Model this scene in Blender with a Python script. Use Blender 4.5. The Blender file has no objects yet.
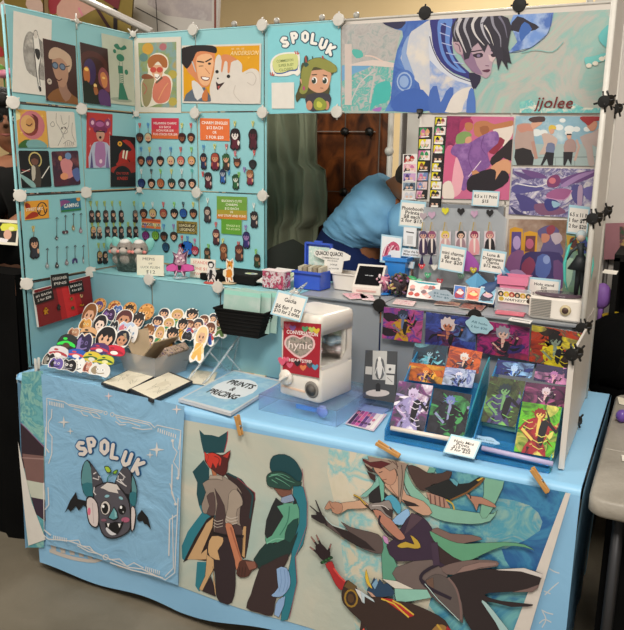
import bpy, bmesh, math, random
from mathutils import Vector, Matrix, noise
PI = math.pi
COL = bpy.context.scene.collection
# ---------------------------------------------------------------- camera
CP = Vector((2.02513413, -1.76213117, 1.50239269)); YAW, PIT, ROL = .441568062, .219425902, .0196236022
FL, CX, CY = 710.878978, 331.907370, 314.650477
_f = Vector((-math.sin(YAW)*math.cos(PIT), math.cos(YAW)*math.cos(PIT), -math.sin(PIT)))
_r = Vector((math.cos(YAW), math.sin(YAW), 0)); _u = _r.cross(_f)
RT = math.cos(ROL)*_r + math.sin(ROL)*_u; UP = -math.sin(ROL)*_r + math.cos(ROL)*_u; FW = _f
def ray(px, py): return (RT*((px-CX)/FL) - UP*((py-CY)/FL) + FW)
def hit(px, py, o, n):
    d = ray(px, py); o = Vector(o); n = Vector(n)
    return CP + d*((o-CP).dot(n)/d.dot(n))
def onZ(px, py, z): return hit(px, py, (0, 0, z), (0, 0, 1))
def onY(px, py, y): return hit(px, py, (0, y, 0), (0, 1, 0))
def onX(px, py, x): return hit(px, py, (x, 0, 0), (1, 0, 0))
# ---------------------------------------------------------------- materials
def lin(h):
    h = h.lstrip('#'); h = ''.join(x*2 for x in h) if len(h) == 3 else h; c = [int(h[i:i+2], 16)/255 for i in (0, 2, 4)]
    return tuple((x/12.92 if x <= .04045 else ((x+.055)/1.055)**2.4) for x in c) + (1,)
MC = {}
def mat(key):
    """'#hex' plain paint, '#hex|rough|metal|trans' , or tuple (c1,c2[,c3],scale,distortion) blotchy print ink"""
    if key in MC: return MC[key]
    if isinstance(key, str) and key in PRE: m = PRE[key](); MC[key] = m; return m
    m = bpy.data.materials.new('paint'); m.use_nodes = True; nt = m.node_tree; b = nt.nodes['Principled BSDF']
    N = nt.nodes.new; L = nt.links.new
    tc = N('ShaderNodeTexCoord'); nz = N('ShaderNodeTexNoise'); L(tc.outputs['Object'], nz.inputs['Vector'])
    cr = N('ShaderNodeValToRGB'); L(nz.outputs['Fac'], cr.inputs['Fac']); L(cr.outputs['Color'], b.inputs['Base Color'])
    if isinstance(key, str):
        p = key.split('|'); c = lin(p[0]); rough = float(p[1]) if len(p) > 1 else .55
        nz.inputs['Scale'].default_value = 35; nz.inputs['Detail'].default_value = 2
        cr.color_ramp.elements[0].color = tuple(x*.93 for x in c[:3])+(1,); cr.color_ramp.elements[1].color = tuple(min(1, x*1.05) for x in c[:3])+(1,)
        b.inputs['Roughness'].default_value = rough
        if len(p) > 2: b.inputs['Metallic'].default_value = float(p[2])
        if len(p) > 3:
            b.inputs['Transmission Weight'].default_value = float(p[3]); b.inputs['IOR'].default_value = 1.2
    else:
        cs = [k for k in key if isinstance(k, str)]; nums = [k for k in key if not isinstance(k, str)]
        nz.inputs['Scale'].default_value = nums[0]; nz.inputs['Detail'].default_value = 5; nz.inputs['Roughness'].default_value = .6
        nz.inputs['Distortion'].default_value = nums[1] if len(nums) > 1 else 0
        el = cr.color_ramp.elements
        el[0].position = .36; el[1].position = .64; el[0].color = lin(cs[0]); el[1].color = lin(cs[-1])
        for i, c in enumerate(cs[1:-1]):
            e = el.new(.36+.28*(i+1)/(len(cs)-1)); e.color = lin(c)
        b.inputs['Roughness'].default_value = nums[2] if len(nums) > 2 else .5
    MC[key] = m; return m
def _m(name, col, rough=.5, metal=0, trans=0, ior=1.45, alpha=1, emis=None, es=0, bump=None, c2=None, scale=8, coat=0, det=4, dist=0, tc='Object', stretch=None, spec=None):
    m = bpy.data.materials.new(name); m.use_nodes = True; nt = m.node_tree; b = nt.nodes['Principled BSDF']
    N = nt.nodes.new; L = nt.links.new
    t = N('ShaderNodeTexCoord'); mp = N('ShaderNodeMapping'); L(t.outputs[tc], mp.inputs['Vector'])
    if stretch: mp.inputs['Scale'].default_value = stretch
    nz = N('ShaderNodeTexNoise'); nz.inputs['Scale'].default_value = scale; nz.inputs['Detail'].default_value = det; nz.inputs['Distortion'].default_value = dist
    L(mp.outputs['Vector'], nz.inputs['Vector'])
    cr = N('ShaderNodeValToRGB'); L(nz.outputs['Fac'], cr.inputs['Fac']); L(cr.outputs['Color'], b.inputs['Base Color'])
    c = lin(col); d = lin(c2) if c2 else tuple(x*.93 for x in c[:3])+(1,)
    cr.color_ramp.elements[0].position = .3; cr.color_ramp.elements[1].position = .7
    cr.color_ramp.elements[0].color = d; cr.color_ramp.elements[1].color = c
    b.inputs['Roughness'].default_value = rough; b.inputs['Metallic'].default_value = metal
    b.inputs['Transmission Weight'].default_value = trans; b.inputs['IOR'].default_value = ior; b.inputs['Alpha'].default_value = alpha
    b.inputs['Coat Weight'].default_value = coat
    if spec is not None: b.inputs['Specular IOR Level'].default_value = spec
    if emis: b.inputs['Emission Color'].default_value = lin(emis); b.inputs['Emission Strength'].default_value = es
    if bump:
        n2 = N('ShaderNodeTexNoise'); n2.inputs['Scale'].default_value = bump[0]; n2.inputs['Detail'].default_value = 5; n2.inputs['Distortion'].default_value = bump[2] if len(bump) > 2 else 0
        L(mp.outputs['Vector'], n2.inputs['Vector'])
        bp = N('ShaderNodeBump'); bp.inputs['Strength'].default_value = bump[1]; bp.inputs['Distance'].default_value = .01
        L(n2.outputs['Fac'], bp.inputs['Height']); L(bp.outputs['Normal'], b.inputs['Normal'])
    return m
def wood_panel():
    m = _m('dark_wood_pattern', '#84481f', .4, c2='#2a1208', scale=7, det=6, dist=1.5, stretch=(1.5, 1, 1))
    return m
def holo():
    m = _m('iridescent_acrylic', '#bfeaf4', .1, trans=.85, ior=1.08, alpha=.4, c2='#cfc0f0', scale=7, dist=1)
    return m
PRE = {
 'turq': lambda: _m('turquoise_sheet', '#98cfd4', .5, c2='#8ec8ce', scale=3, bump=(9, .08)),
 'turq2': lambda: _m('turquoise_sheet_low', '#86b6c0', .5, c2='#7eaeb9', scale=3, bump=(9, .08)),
 'whitep': lambda: _m('white_panel', '#d9d2ca', .4, c2='#cfc8c0', scale=3),
 'greyp': lambda: _m('grey_panel', '#8f959b', .35, c2='#868b92', scale=3),
 'clear': lambda: _m('clear_acrylic', '#eef6f8', .06, trans=1, ior=1.12, alpha=.22),
 'clear2': lambda: _m('clear_acrylic_edge', '#e8f0f4', .15, trans=.6, ior=1.3, alpha=.75),
 'frost': lambda: _m('frosted_plastic', '#c9ced2', .35, trans=.4, ior=1.2, alpha=.75),
 'blueac': lambda: _m('blue_acrylic', '#58b0e4', .1, trans=.5, ior=1.15, c2='#3f98d4', alpha=.8),
 'tealac': lambda: _m('teal_acrylic', '#66ccd4', .1, trans=.5, ior=1.15, c2='#48b0c4', alpha=.8),
 'holo': holo,
 'connw': lambda: _m('white_plastic', '#d8d4cc', .4, c2='#cdc9c0', scale=30),
 'connb': lambda: _m('black_plastic', '#1a1918', .4, c2='#121110', scale=30),
 'wire': lambda: _m('wire', '#46403c', .4, metal=.6),
 'conc': lambda: _m('concrete_floor', '#7a7263', .55, c2='#5d5647', scale=2.2, det=8, dist=.6, bump=(30, .15)),
 'wallb': lambda: _m('beige_wall', '#cdb88e', .8, c2='#c4ae84', scale=1.2),
 'wood': wood_panel,
 'drape': lambda: _m('olive_drape', '#83866f', .9, c2='#767963', scale=5, bump=(60, .15)),
 'blackc': lambda: _m('black_cloth', '#0d0d0d', .95, c2='#080808', scale=6, bump=(12, .2), spec=.1),
 'blackm': lambda: _m('black_matte', '#181716', .8, c2='#100f0e', scale=6, spec=.2),
 'tshirt': lambda: _m('blue_cotton', '#82b9dd', .9, c2='#76add3', scale=12, bump=(9, .55, .8), spec=.2),
 'navy': lambda: _m('navy_fabric', '#1c2c5a', .9, c2='#16244c', scale=12, bump=(9, .5, .8), spec=.2),
 'skin': lambda: _m('skin', '#a9714d', .55, c2='#9c6543', scale=14),
 'skin2': lambda: _m('skin_tan', '#a06c50', .55, c2='#8f5e45', scale=14),
 'hair': lambda: _m('black_hair', '#15110f', .7, c2='#0c0908', scale=90, stretch=(1, 1, .2), bump=(120, .5)),
 'buzz': lambda: _m('short_hair', '#4a4038', .9, c2='#372f29', scale=160),
 'cloth': lambda: _m('blue_tablecloth', '#96c8e8', .38, c2='#8cc0e2', scale=3, bump=(6, .3, .6)),
 'clothf': lambda: _m('blue_tablecloth_front', '#8cbde0', .45, c2='#84b6da', scale=3, bump=(6, .35, .6)),
 'spban': lambda: _m('sky_blue_banner', '#8dbbdb', .65, c2='#85b4d5', scale=4, bump=(5, 1.0, 2)),
 'marble': lambda: _m('cream_teal_marble', '#cfc9b8', .55, c2='#a9bcb4', scale=3.2, det=7, dist=1.2, bump=(4, .5, 1)),
 'paper': lambda: _m('paper', '#ece7dc', .7, c2='#e4dfd3', scale=20),
 'cream': lambda: _m('cream_paper', '#e8e0cc', .7, c2='#ded6c0', scale=20),
 'gold': lambda: _m('gold', '#d8a93a', .3, metal=.8),
 'pin': lambda: _m('clothespin_wood', '#c99a5c', .6, c2='#b98548', scale=40, stretch=(1, 1, .1)),
 'tabtop': lambda: _m('grey_plastic_top', '#a09a8f', .45, c2='#8d877c', scale=5, det=6, dist=2, bump=(60, .2)),
 'glass': lambda: _m('window_glass', '#f0f4f5', .05, trans=1, ior=1.1, alpha=.3),
 'fur': lambda: _m('grey_plush', '#a39a92', .95, c2='#8f867e', scale=120, bump=(160, .6)),
 'crystal': lambda: _m('woven_silver', '#8f8b82', .4, metal=.2, c2='#5c5850', scale=60, bump=(80, .9)),
 'machine': lambda: _m('white_machine', '#e9e2d8', .3, c2='#e2dbd0', scale=5, coat=.3),
 'emit': lambda: _m('lamp', '#ffffff', .5, emis='#fff1dc', es=6),
}
# ---------------------------------------------------------------- mesh builder
def frame(o, ex, ey):
    ex = Vector(ex).normalized(); ez = ex.cross(Vector(ey)).normalized(); ey = ez.cross(ex)
    m = Matrix((ex, ey, ez)).transposed().to_4x4(); m.translation = Vector(o); return m
def smooth(pts, k=4, closed=True):
    n = len(pts); out = []
    rng = range(n) if closed else range(n-1)
    for i in rng:
        if closed: p0, p1, p2, p3 = pts[i-1], pts[i], pts[(i+1) % n], pts[(i+2) % n]
        else: p0, p1, p2, p3 = pts[max(i-1, 0)], pts[i], pts[i+1], pts[min(i+2, n-1)]
        for j in range(k):
            t = j/k
            out.append(tuple(.5*(2*p1[a]+(p2[a]-p0[a])*t+(2*p0[a]-5*p1[a]+4*p2[a]-p3[a])*t*t+(3*p1[a]-p0[a]-3*p2[a]+p3[a])*t**3) for a in range(len(p1))))
    if not closed: out.append(tuple(pts[-1]))
    return out
TXT = {}
def text_polys(s, bold):
    k = (s, bold)
    if k in TXT: return TXT[k]
    cu = bpy.data.curves.new('t', 'FONT'); cu.body = s; cu.offset = bold*.6; cu.resolution_u = 2; cu.align_x = 'CENTER'; cu.space_line = 1
    ob = bpy.data.objects.new('t', cu); COL.objects.link(ob); bpy.context.view_layer.update()
    me = bpy.data.meshes.new_from_object(ob.evaluated_get(bpy.context.evaluated_depsgraph_get()))
    V = [(v.co.x, v.co.y) for v in me.vertices]; F = [tuple(p.vertices) for p in me.polygons]
    bpy.data.objects.remove(ob); bpy.data.curves.remove(cu); bpy.data.meshes.remove(me)
    TXT[k] = (V, F); return TXT[k]
def clip(pts, C):
    ar = sum(C[i][0]*C[(i+1) % len(C)][1]-C[(i+1) % len(C)][0]*C[i][1] for i in range(len(C)))
    if ar < 0: C = C[::-1]
    for i in range(len(C)):
        a, b = C[i], C[(i+1) % len(C)]; out = []
        f = lambda p: (b[0]-a[0])*(p[1]-a[1])-(b[1]-a[1])*(p[0]-a[0])
        for j in range(len(pts)):
            p, q = pts[j-1], pts[j]; fp, fq = f(p), f(q)
            if (fp >= 0) != (fq >= 0):
                t = fp/(fp-fq); out.append((p[0]+(q[0]-p[0])*t, p[1]+(q[1]-p[1])*t))
            if fq >= 0: out.append(q)
        pts = out
        if len(pts) < 3: return []
    return pts
class MB:
    LAY = .00005
    def __init__(s, M=None):
        s.V = []; s.F = []; s.C = []; s.S = []; s.M = M or Matrix(); s.n = 0; s.map = None; s.clipc = None
    def face(s, vs, c, sm=False):
        b = len(s.V); s.V += [Vector(v) for v in vs]; s.F.append(tuple(range(b, b+len(vs)))); s.C.append(c); s.S.append(sm); return s
    def grid(s, rows, c, closed=False, sm=True, caps=False):
        b = len(s.V); n = len(rows[0]); s.V += [Vector(v) for r in rows for v in r]
        for i in range(len(rows)-1):
            for j in range(n if closed else n-1):
                k = (j+1) % n; s.F.append((b+i*n+j, b+i*n+k, b+(i+1)*n+k, b+(i+1)*n+j)); s.C.append(c); s.S.append(sm)
        if caps:
            s.F.append(tuple(b+j for j in reversed(range(n)))); s.C.append(c); s.S.append(False)
            s.F.append(tuple(b+(len(rows)-1)*n+j for j in range(n))); s.C.append(c); s.S.append(False)
        return s
    def box(s, c, d, col, R=None, bev=0):
        x, y, z = (k/2 for k in d); c = Vector(c); R = R or Matrix.Identity(3)
        if bev:
            o = [(x-bev, -y), (x, -y+bev), (x, y-bev), (x-bev, y), (-x+bev, y), (-x, y-bev), (-x, -y+bev), (-x+bev, -y)]
            o2 = [(p[0]*(x-bev)/x, p[1]*(y-bev)/y) for p in o]
            rows = [[(p[0], p[1], -z) for p in o2], [(p[0], p[1], -z+bev) for p in o], [(p[0], p[1], z-bev) for p in o], [(p[0], p[1], z) for p in o2]]
            return s.grid([[c+R@Vector(p) for p in r] for r in rows], col, True, False, True)
        P = [c+R@Vector((a*x, b*y, e*z)) for a in (-1, 1) for b in (-1, 1) for e in (-1, 1)]
        b0 = len(s.V); s.V += P
        for f in ((0, 1, 3, 2), (4, 6, 7, 5), (0, 4, 5, 1), (2, 3, 7, 6), (0, 2, 6, 4), (1, 5, 7, 3)):
            s.F.append(tuple(b0+i for i in f)); s.C.append(col); s.S.append(False)
        return s
    def tube(s, path, r, col, seg=8, r2=None):
        path = [Vector(p) for p in path]; rows = []
        for i, p in enumerate(path):
            t = (path[min(i+1, len(path)-1)]-path[max(i-1, 0)]).normalized()
            a = t.cross(Vector((0, 0, 1)) if abs(t.z) < .9 else Vector((1, 0, 0))).normalized(); b = t.cross(a)
            rr = r[i] if isinstance(r, (list, tuple)) else r + ((r2-r)*i/(len(path)-1) if r2 is not None else 0)
            rows.append([p+a*rr*math.cos(2*PI*k/seg)+b*rr*math.sin(2*PI*k/seg) for k in range(seg)])
        return s.grid(rows, col, True, True, True)
    def ball(s, c, r, col, seg=14, rings=9, R=None):
        r = Vector((r, r, r)) if isinstance(r, (int, float)) else Vector(r); c = Vector(c); rows = []
        for i in range(rings+1):
            th = PI*(i/rings) if 0 < i < rings else (1e-3 if i == 0 else PI-1e-3)
            row = [Vector((r.x*math.sin(th)*math.cos(2*PI*k/seg), r.y*math.sin(th)*math.sin(2*PI*k/seg), -r.z*math.cos(th))) for k in range(seg)]
            rows.append([c+(R@p if R else p) for p in row])
        return s.grid(rows, col, True, True, True)
    def lathe(s, c, prof, col, seg=24, R=None, sq=1, sm=True):
        c = Vector(c); rows = []
        for r, z in prof:
            row = [Vector((r*math.cos(2*PI*k/seg), r*sq*math.sin(2*PI*k/seg), z)) for k in range(seg)]
            rows.append([c+(R@p if R else p) for p in row])
        return s.grid(rows, col, True, sm, True)
    def prism(s, pts, z0, z1, col, side=None):
        """outline in local xy, extruded z0..z1"""
        b = len(s.V); n = len(pts); s.V += [Vector((p[0], p[1], z0)) for p in pts]+[Vector((p[0], p[1], z1)) for p in pts]
        s.F.append(tuple(b+i for i in reversed(range(n)))); s.C.append(side or col); s.S.append(False)
        s.F.append(tuple(b+n+i for i in range(n))); s.C.append(col); s.S.append(False)
        for i in range(n):
            j = (i+1) % n; s.F.append((b+i, b+j, b+n+j, b+n+i)); s.C.append(side or col); s.S.append(False)
        return s
    # ---- drawing on a flat sheet: map takes drawing coordinates to local xy
    def sheet(s, pts, th, col, side=None):
        P = [s.map(*p) for p in pts]
        s.prism(P, 0, th, col, side); s.z = th; s.n = 0; s.out = P; return s
    def _nz(s):
        s.n += .3 if getattr(s, 'hold', 0) else 1
        return s.z+s.n*s.LAY
    def poly(s, pts, col, sm=0, z=None):
        if sm: pts = smooth(pts, sm)
        P = [s.map(*p) for p in pts]
        if s.clipc: P = clip(P, s.clipc)
        if len(P) < 3: return s
        ink = getattr(s, 'ink', 0); z0 = z; z = z or s._nz(); ar = sum(P[i][0]*P[(i+1) % len(P)][1]-P[(i+1) % len(P)][0]*P[i][1] for i in range(len(P)))
        if ar < 0: P = P[::-1]
        s.face([(p[0], p[1], z) for p in P], col)
        if ink and z0 is None: s.line(pts, ink, '#241d20', closed=True, z=z+s.LAY*.5)
        return s
    def ell(s, cx, cy, rx, ry, col, rot=0, n=16):
        c, d = math.cos(rot), math.sin(rot)
        return s.poly([(cx+rx*math.cos(2*PI*k/n)*c-ry*math.sin(2*PI*k/n)*d, cy+rx*math.cos(2*PI*k/n)*d+ry*math.sin(2*PI*k/n)*c) for k in range(n)], col)
    def line(s, pts, w, col, closed=False, sm=0, taper=None, z=None):
        if sm: pts = smooth(pts, sm, closed)
        z = z or s._nz(); n = len(pts); L = []; Rr = []
        for i in range(n):
            a = pts[i-1] if (i or closed) else pts[0]; b = pts[(i+1) % n] if (i < n-1 or closed) else pts[-1]
            dx, dy = b[0]-a[0], b[1]-a[1]; l = math.hypot(dx, dy) or 1
            k = w/2*(1-(1-taper)*i/(n-1) if taper is not None else 1)
            L.append((pts[i][0]-dy/l*k, pts[i][1]+dx/l*k)); Rr.append((pts[i][0]+dy/l*k, pts[i][1]-dx/l*k))
        for i in range(n if closed else n-1):
            j = (i+1) % n; s.poly([L[i], L[j], Rr[j], Rr[i]], col, z=z)
        return s
    def stroke(s, pts, w, col):
        """thick line with round joints"""
        for a, b in zip(pts, pts[1:]):
            s.line([a, b], w, col)
        for p in pts: s.ell(p[0], p[1], w/2, w/2, col, n=10)
        return s
    def rect(s, x0, y0, x1, y1, col): return s.poly([(x0, y0), (x1, y0), (x1, y1), (x0, y1)], col)
    def text(s, t, cx, cy, h, col, bold=.02, rot=0, wid=None, ol=None, olw=.06, squash=1, skew=0):
        """centred at (cx,cy) in drawing coords with y DOWN; h = cap height"""
        for c, bd in (((ol, olw),) if ol else ())+((col, bold),):
            V, F = text_polys(t, bd)
            if not V: return s
            base = text_polys(t, bold)[0]
            x0 = min(v[0] for v in base); x1 = max(v[0] for v in base)
            y0 = min(v[1] for v in base); y1 = max(v[1] for v in base)
            k = h/(y1-y0) if '\n' not in t and len(t) < 3 else h/.7
            if wid: kx = wid/(x1-x0)
            else: kx = k*squash
            ym = .34 if '\n' not in t else (y0+y1)/2
            c_, d_ = math.cos(rot), math.sin(rot); z = s._nz(); b = len(s.V)
            for v in V:
                X = (v[0]-(x0+x1)/2)*kx+skew*(v[1]-ym)*k; Y = -(v[1]-ym)*k
                p = s.map(cx+X*c_-Y*d_, cy+X*d_+Y*c_); s.V.append(Vector((p[0], p[1], z)))
            for f in F:
                P = [s.V[b+i] for i in f]
                ar = sum(P[i].x*P[(i+1) % len(P)].y-P[(i+1) % len(P)].x*P[i].y for i in range(len(P)))
                s.F.append(tuple(b+i for i in (f if ar > 0 else f[::-1]))); s.C.append(c); s.S.append(False)
        return s
    def mesh(s, name, deform=None, cut=None):
        keys = []; idx = []
        for c in s.C:
            if c not in keys: keys.append(c)
            idx.append(keys.index(c))
        me = bpy.data.meshes.new(name); me.from_pydata([tuple(v) for v in s.V], [], s.F)
        for k in keys: me.materials.append(mat(k))
        me.polygons.foreach_set('material_index', idx); me.polygons.foreach_set('use_smooth', s.S)
        if cut or deform:
            bm = bmesh.new(); bm.from_mesh(me)
            bmesh.ops.triangulate(bm, faces=[f for f in bm.faces if len(f.verts) > 4])
            if cut:
                for ax in (0, 1):
                    lo = min(v.co[ax] for v in bm.verts); hi = max(v.co[ax] for v in bm.verts)
                    k = math.ceil(lo/cut)*cut
                    while k < hi:
                        co = [0, 0, 0]; no = [0, 0, 0]; co[ax] = k; no[ax] = 1
                        bmesh.ops.bisect_plane(bm, geom=bm.verts[:]+bm.edges[:]+bm.faces[:], plane_co=co, plane_no=no, dist=1e-6); k += cut
            if deform:
                for v in bm.verts: v.co = deform(v.co)
                for f in bm.faces: f.smooth = True
            bm.to_mesh(me); bm.free()
        me.update(); return me
    def obj(s, name, parent=None, label=None, cat=None, group=None, kind=None, M=None, **kw):
        o = bpy.data.objects.new(name, s.mesh(name, **kw)); COL.objects.link(o)
        if parent is not None: o.parent = parent
        else: o.matrix_world = M if M is not None else s.M
        return tag(o, label, cat, group, kind)
def tag(o, label=None, cat=None, group=None, kind=None):
    if label: o['label'] = label
    if cat: o['category'] = cat
    if group: o['group'] = group
    if kind: o['kind'] = kind
    return o
def root(name, label, cat, M, group=None):
    o = bpy.data.objects.new(name, None); COL.objects.link(o); o.empty_display_size = .05
    o.matrix_world = M if isinstance(M, Matrix) else Matrix.Translation(M)
    return tag(o, label, cat, group)
def copytree(o, M):
    r = o.copy(); COL.objects.link(r); r.matrix_world = M
    for ch in list(o.children):
        c = ch.copy(); COL.objects.link(c); c.parent = r
        for g in list(ch.children):
            d = g.copy(); COL.objects.link(d); d.parent = c
    return r
def RZ(a): return Matrix.Rotation(a, 3, 'Z')
def RX(a): return Matrix.Rotation(a, 3, 'X')
def RY(a): return Matrix.Rotation(a, 3, 'Y')
def pxframe(quad, o, n, up=(0, 0, 1), thick_off=0):
    """frame on the plane (o,n) whose origin is the bottom-left pixel corner; quad TL,TR,BR,BL in pixels.
    returns M and a map(px,py) -> local xy and the local outline"""
    n = Vector(n).normalized(); 
    if n.dot(CP-Vector(o)) < 0: n = -n
    W = [hit(p[0], p[1], o, n) for p in quad]
    ex = ((W[1]-W[0])+(W[2]-W[3])).normalized(); ey = n.cross(ex)
    M = frame(W[3], ex, ey); Mi = M.inverted()
    O = W[3].copy()
    def mp(px, py):
        q = Mi @ hit(px, py, O, n); return (q.x, q.y)
    return M, mp, [tuple((Mi@w)[:2]) for w in W]
def bil(q):
    """unit square (x right, y down) to the quad TL,TR,BR,BL"""
    def f(x, y):
        return tuple((q[0][k]*(1-x)+q[1][k]*x)*(1-y)+(q[3][k]*(1-x)+q[2][k]*x)*y for k in (0, 1))
    return f
def card(quad, o, n, th=.0015, back='#d8d4cc', front=None, rnd=0):
    """a print: MB with unit-square drawing map, slab already made"""
    M, mp, q = pxframe(quad, o, n)
    # squared-up rectangle
    w = ((Vector(q[1])-Vector(q[0])).length+(Vector(q[2])-Vector(q[3])).length)/2
    h = ((Vector(q[0])-Vector(q[3])).length+(Vector(q[1])-Vector(q[2])).length)/2
    b = MB(M); b.w, b.h = w, h; b.asp = w/h
    ang = math.atan2(q[1][1]-q[0][1], q[1][0]-q[0][0])*.5+math.atan2(q[2][1]-q[3][1], q[2][0]-q[3][0])*.5
    sk = (q[0][0]+q[1][0]-q[2][0]-q[3][0])/2/h
    b.q = [(sk*h, h), (sk*h+w, h), (w, 0), (0, 0)]
    b.map = bil(b.q)
    if rnd:
        r = rnd; ry = r*w/h; o_ = []
        for cx, cy, a in ((1-r, ry, -PI/2), (1-r, 1-ry, 0), (r, 1-ry, PI/2), (r, ry, PI)):
            for k in range(4): t = a+PI/2*k/3; o_.append((cx+r*math.cos(t), cy+ry*math.sin(t)))
        b.sheet(o_[::-1], th, front or back, back)
    else: b.sheet([(0, 1), (1, 1), (1, 0), (0, 0)], th, front or back, back)
    b.clipc = b.q
    return b
S = .305; T = .74
# ================================================================ setting
def struct(name, mb, M=None): return mb.obj(name, kind='structure', M=M or Matrix())
b = MB(); b.box((1.5, 1, -.05), (14, 12, .1), 'conc'); struct('floor', b)
b = MB(); b.box((1.5, 6.05, 2.0), (14, .1, 4.0), 'wallb'); struct('wall_back', b)
b = MB(); b.box((1.5, 1, 4.05), (14, 12, .1), '#5a554e'); struct('ceiling', b)
b = MB(); b.box((-5.55, 1, 2), (.1, 12, 4), 'wallb'); struct('wall_left', b)
b = MB(); b.box((8.55, 1, 2), (.1, 12, 4), 'wallb'); struct('wall_right', b)

# ================================================================ cube rack
rack = root('display_rack', 'cube panel display rack on the blue table, turquoise left half, white right half', 'display rack', Matrix.Translation((0, 0, T)))
def rp(i, j, k, yoff=0): return Vector((i*S, j*S+yoff, k*S))
def panel(c, d, col, label=None):
    b = MB(); b.box(c, d, col); return b.obj('panel', rack, label)
G = .007; PW = S-.006
# left wing: columns j=0,1 rows 0..3
for j in range(2):
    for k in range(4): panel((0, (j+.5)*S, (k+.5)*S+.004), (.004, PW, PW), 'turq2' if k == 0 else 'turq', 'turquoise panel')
for i in range(3):
    for k in range(1, 4):
        if i < 2 or k == 3: panel(((i+.5)*S, 2*S, (k+.5)*S+.004), (PW, .004, PW), 'turq', 'turquoise panel')
for i in range(3, 6):
    panel(((i+.5)*S, 2*S+.001, 3.5*S+.004), (PW, .004, PW), 'whitep', 'white panel')
for i, k in ((4, 2), (5, 2), (5, 1)): panel(((i+.5)*S, 2*S, (k+.5)*S+.004), (PW, .004, PW), 'whitep', 'white panel')
panel((4.5*S, 2*S, 1.5*S+.004), (PW, .004, PW), 'greyp', 'frosted grey panel')
for i in range(6):   # riser
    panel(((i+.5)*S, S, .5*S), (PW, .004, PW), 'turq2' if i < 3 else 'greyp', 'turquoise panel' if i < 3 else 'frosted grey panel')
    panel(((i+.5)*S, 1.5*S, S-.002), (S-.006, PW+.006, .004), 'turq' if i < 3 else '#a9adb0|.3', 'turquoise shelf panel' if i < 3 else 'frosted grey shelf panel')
for j in range(2):
    for k in range(4):
        if j == 0 and k > 0: continue
        panel((6*S+(.012 if j == 0 else 0), (j+.5)*S, (k+.5)*S+.004), (.006, PW, PW), 'whitep', 'white panel')
b = MB(); b.box((6*S+.012, .0, .5*S+.004), (.014, .012, S), 'whitep'); b.obj('post', rack, 'white upright')
for (i, j, k0, k1, c) in ((0, 0, 0, 4, 'turq'), (0, 1, 0, 4, 'turq'), (0, 2, 0, 4, 'turq'), (1, 2, 1, 4, 'turq'), (2, 2, 1, 4, 'turq'), (3, 2, 3, 4, 'turq'),
                       (4, 2, 1, 4, 'connw'), (5, 2, 3, 4, 'wire'), (6, 2, 0, 4, 'connw'), (6, 1, 0, 4.12, 'connw')):
    yo = .009 if j == 2 else -.006; xo = Vector((-.005 if i == 0 else 0, 0, 0))
    b = MB(); b.tube([rp(i, j, k0, yo)+xo, rp(i, j, k1, yo)+xo], .0045 if c != 'connw' else .008, c); b.obj('rod', rack)
for (p, q, c) in (((0, 0, 4), (0, 2, 4), 'turq'), ((0, 0, 3), (0, 2, 3), 'wire'), ((0, 0, 2), (0, 2, 2), 'wire'), ((0, 0, 1), (0, 1, 1), 'wire'), ((0, 2, 4), (3, 2, 4), 'turq'), ((3, 2, 4), (6, 2, 4), 'connw'),
                  ((0, 2, 3), (2, 2, 3), 'turq'), ((2, 2, 3), (6, 2, 3), 'connw'), ((0, 2, 2), (2, 2, 2), 'turq'), ((0, 1, 1), (3, 1, 1), 'turq'), ((3, 1, 1), (6, 1, 1), 'greyp'), ((4, 2, 2), (6, 2, 2), 'connw')):
    yo = .009 if p[1] == q[1] == 2 and p[2] < 4 else (0 if p[1] == 2 or p[0] == 0 else -.006); b = MB(); b.tube([rp(*p, yo), rp(*q, yo)], .0035 if p[0] == 0 else .0045, c); b.obj('rod', rack)
def conn(p, d, col, r=.0215):
    b = MB(); R = Vector((0, 0, 1)).rotation_difference(Vector(d)).to_matrix()
    b.lathe(Vector(p), [(.002, -.004), (r*.9, -.004), (r, 0), (r, .004), (r*.94, .007), (.002, .008)], col, 24, R, sm=False)
    for a in range(4):
        v = R@Vector((math.cos(a*PI/2), math.sin(a*PI/2), 0)); b.tube([Vector(p), Vector(p)+v*.027], .003, col, 6)
    b.obj('connector', rack, 'black connector' if col == 'connb' else 'white connector')
for j in range(3):
    for k in range(5 if j < 2 else 1):
        if j == 2 or (k == 4): continue
        if k: conn(rp(0, j, k)+Vector((.008, -.004, 0)), (1, -.8, .1), 'connw')
for k in (1, 2, 3, 4): conn(rp(0, 2, k)+Vector((.012, -.012, 0)), (1, -1, 0), 'connw', .012)
conn(rp(0, 1, 4)+Vector((.004, 0, 0)), (1, 0, 0), 'connw', .009)
for i, k in ((1, 2), (1, 3), (1, 4), (2, 2), (2, 3), (2, 4), (3, 3), (3, 4)): conn(rp(i, 2, k, -.014), (0, -1, 0), 'connw')
for i in (1, 2, 3): conn(rp(i, 1, 1, -.014), (0, -1, 0), 'connw')
for i in (4, 5): conn(rp(i, 1, 1, -.012)+Vector((0, 0, 0)), (0, -1, 0), 'connb')
conn(rp(4, 2, 4)+Vector((0, 0, .006)), (0, -1, 0), 'connb'); conn(rp(5, 2, 4)+Vector((0, 0, .01)), (0, -1, 0), 'connb'); conn(rp(4, 2, 3, -.005), (0, -1, .6), 'connb', .012)
for (j, k, dx) in ((1, 3, 0), (1, 2, 0), (2, 3, 0), (2, 2, 0), (1, 1, 0), (0, 1, .012), (1, 0.08, 0)):
    p = rp(6, j, k)+Vector((dx, -.012, 0)); conn(p, (-.2, -1, 0), 'connb', .016); conn(p+Vector((.012, .01, .004)), (1, -.6, 0), 'connb', .014)

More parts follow.
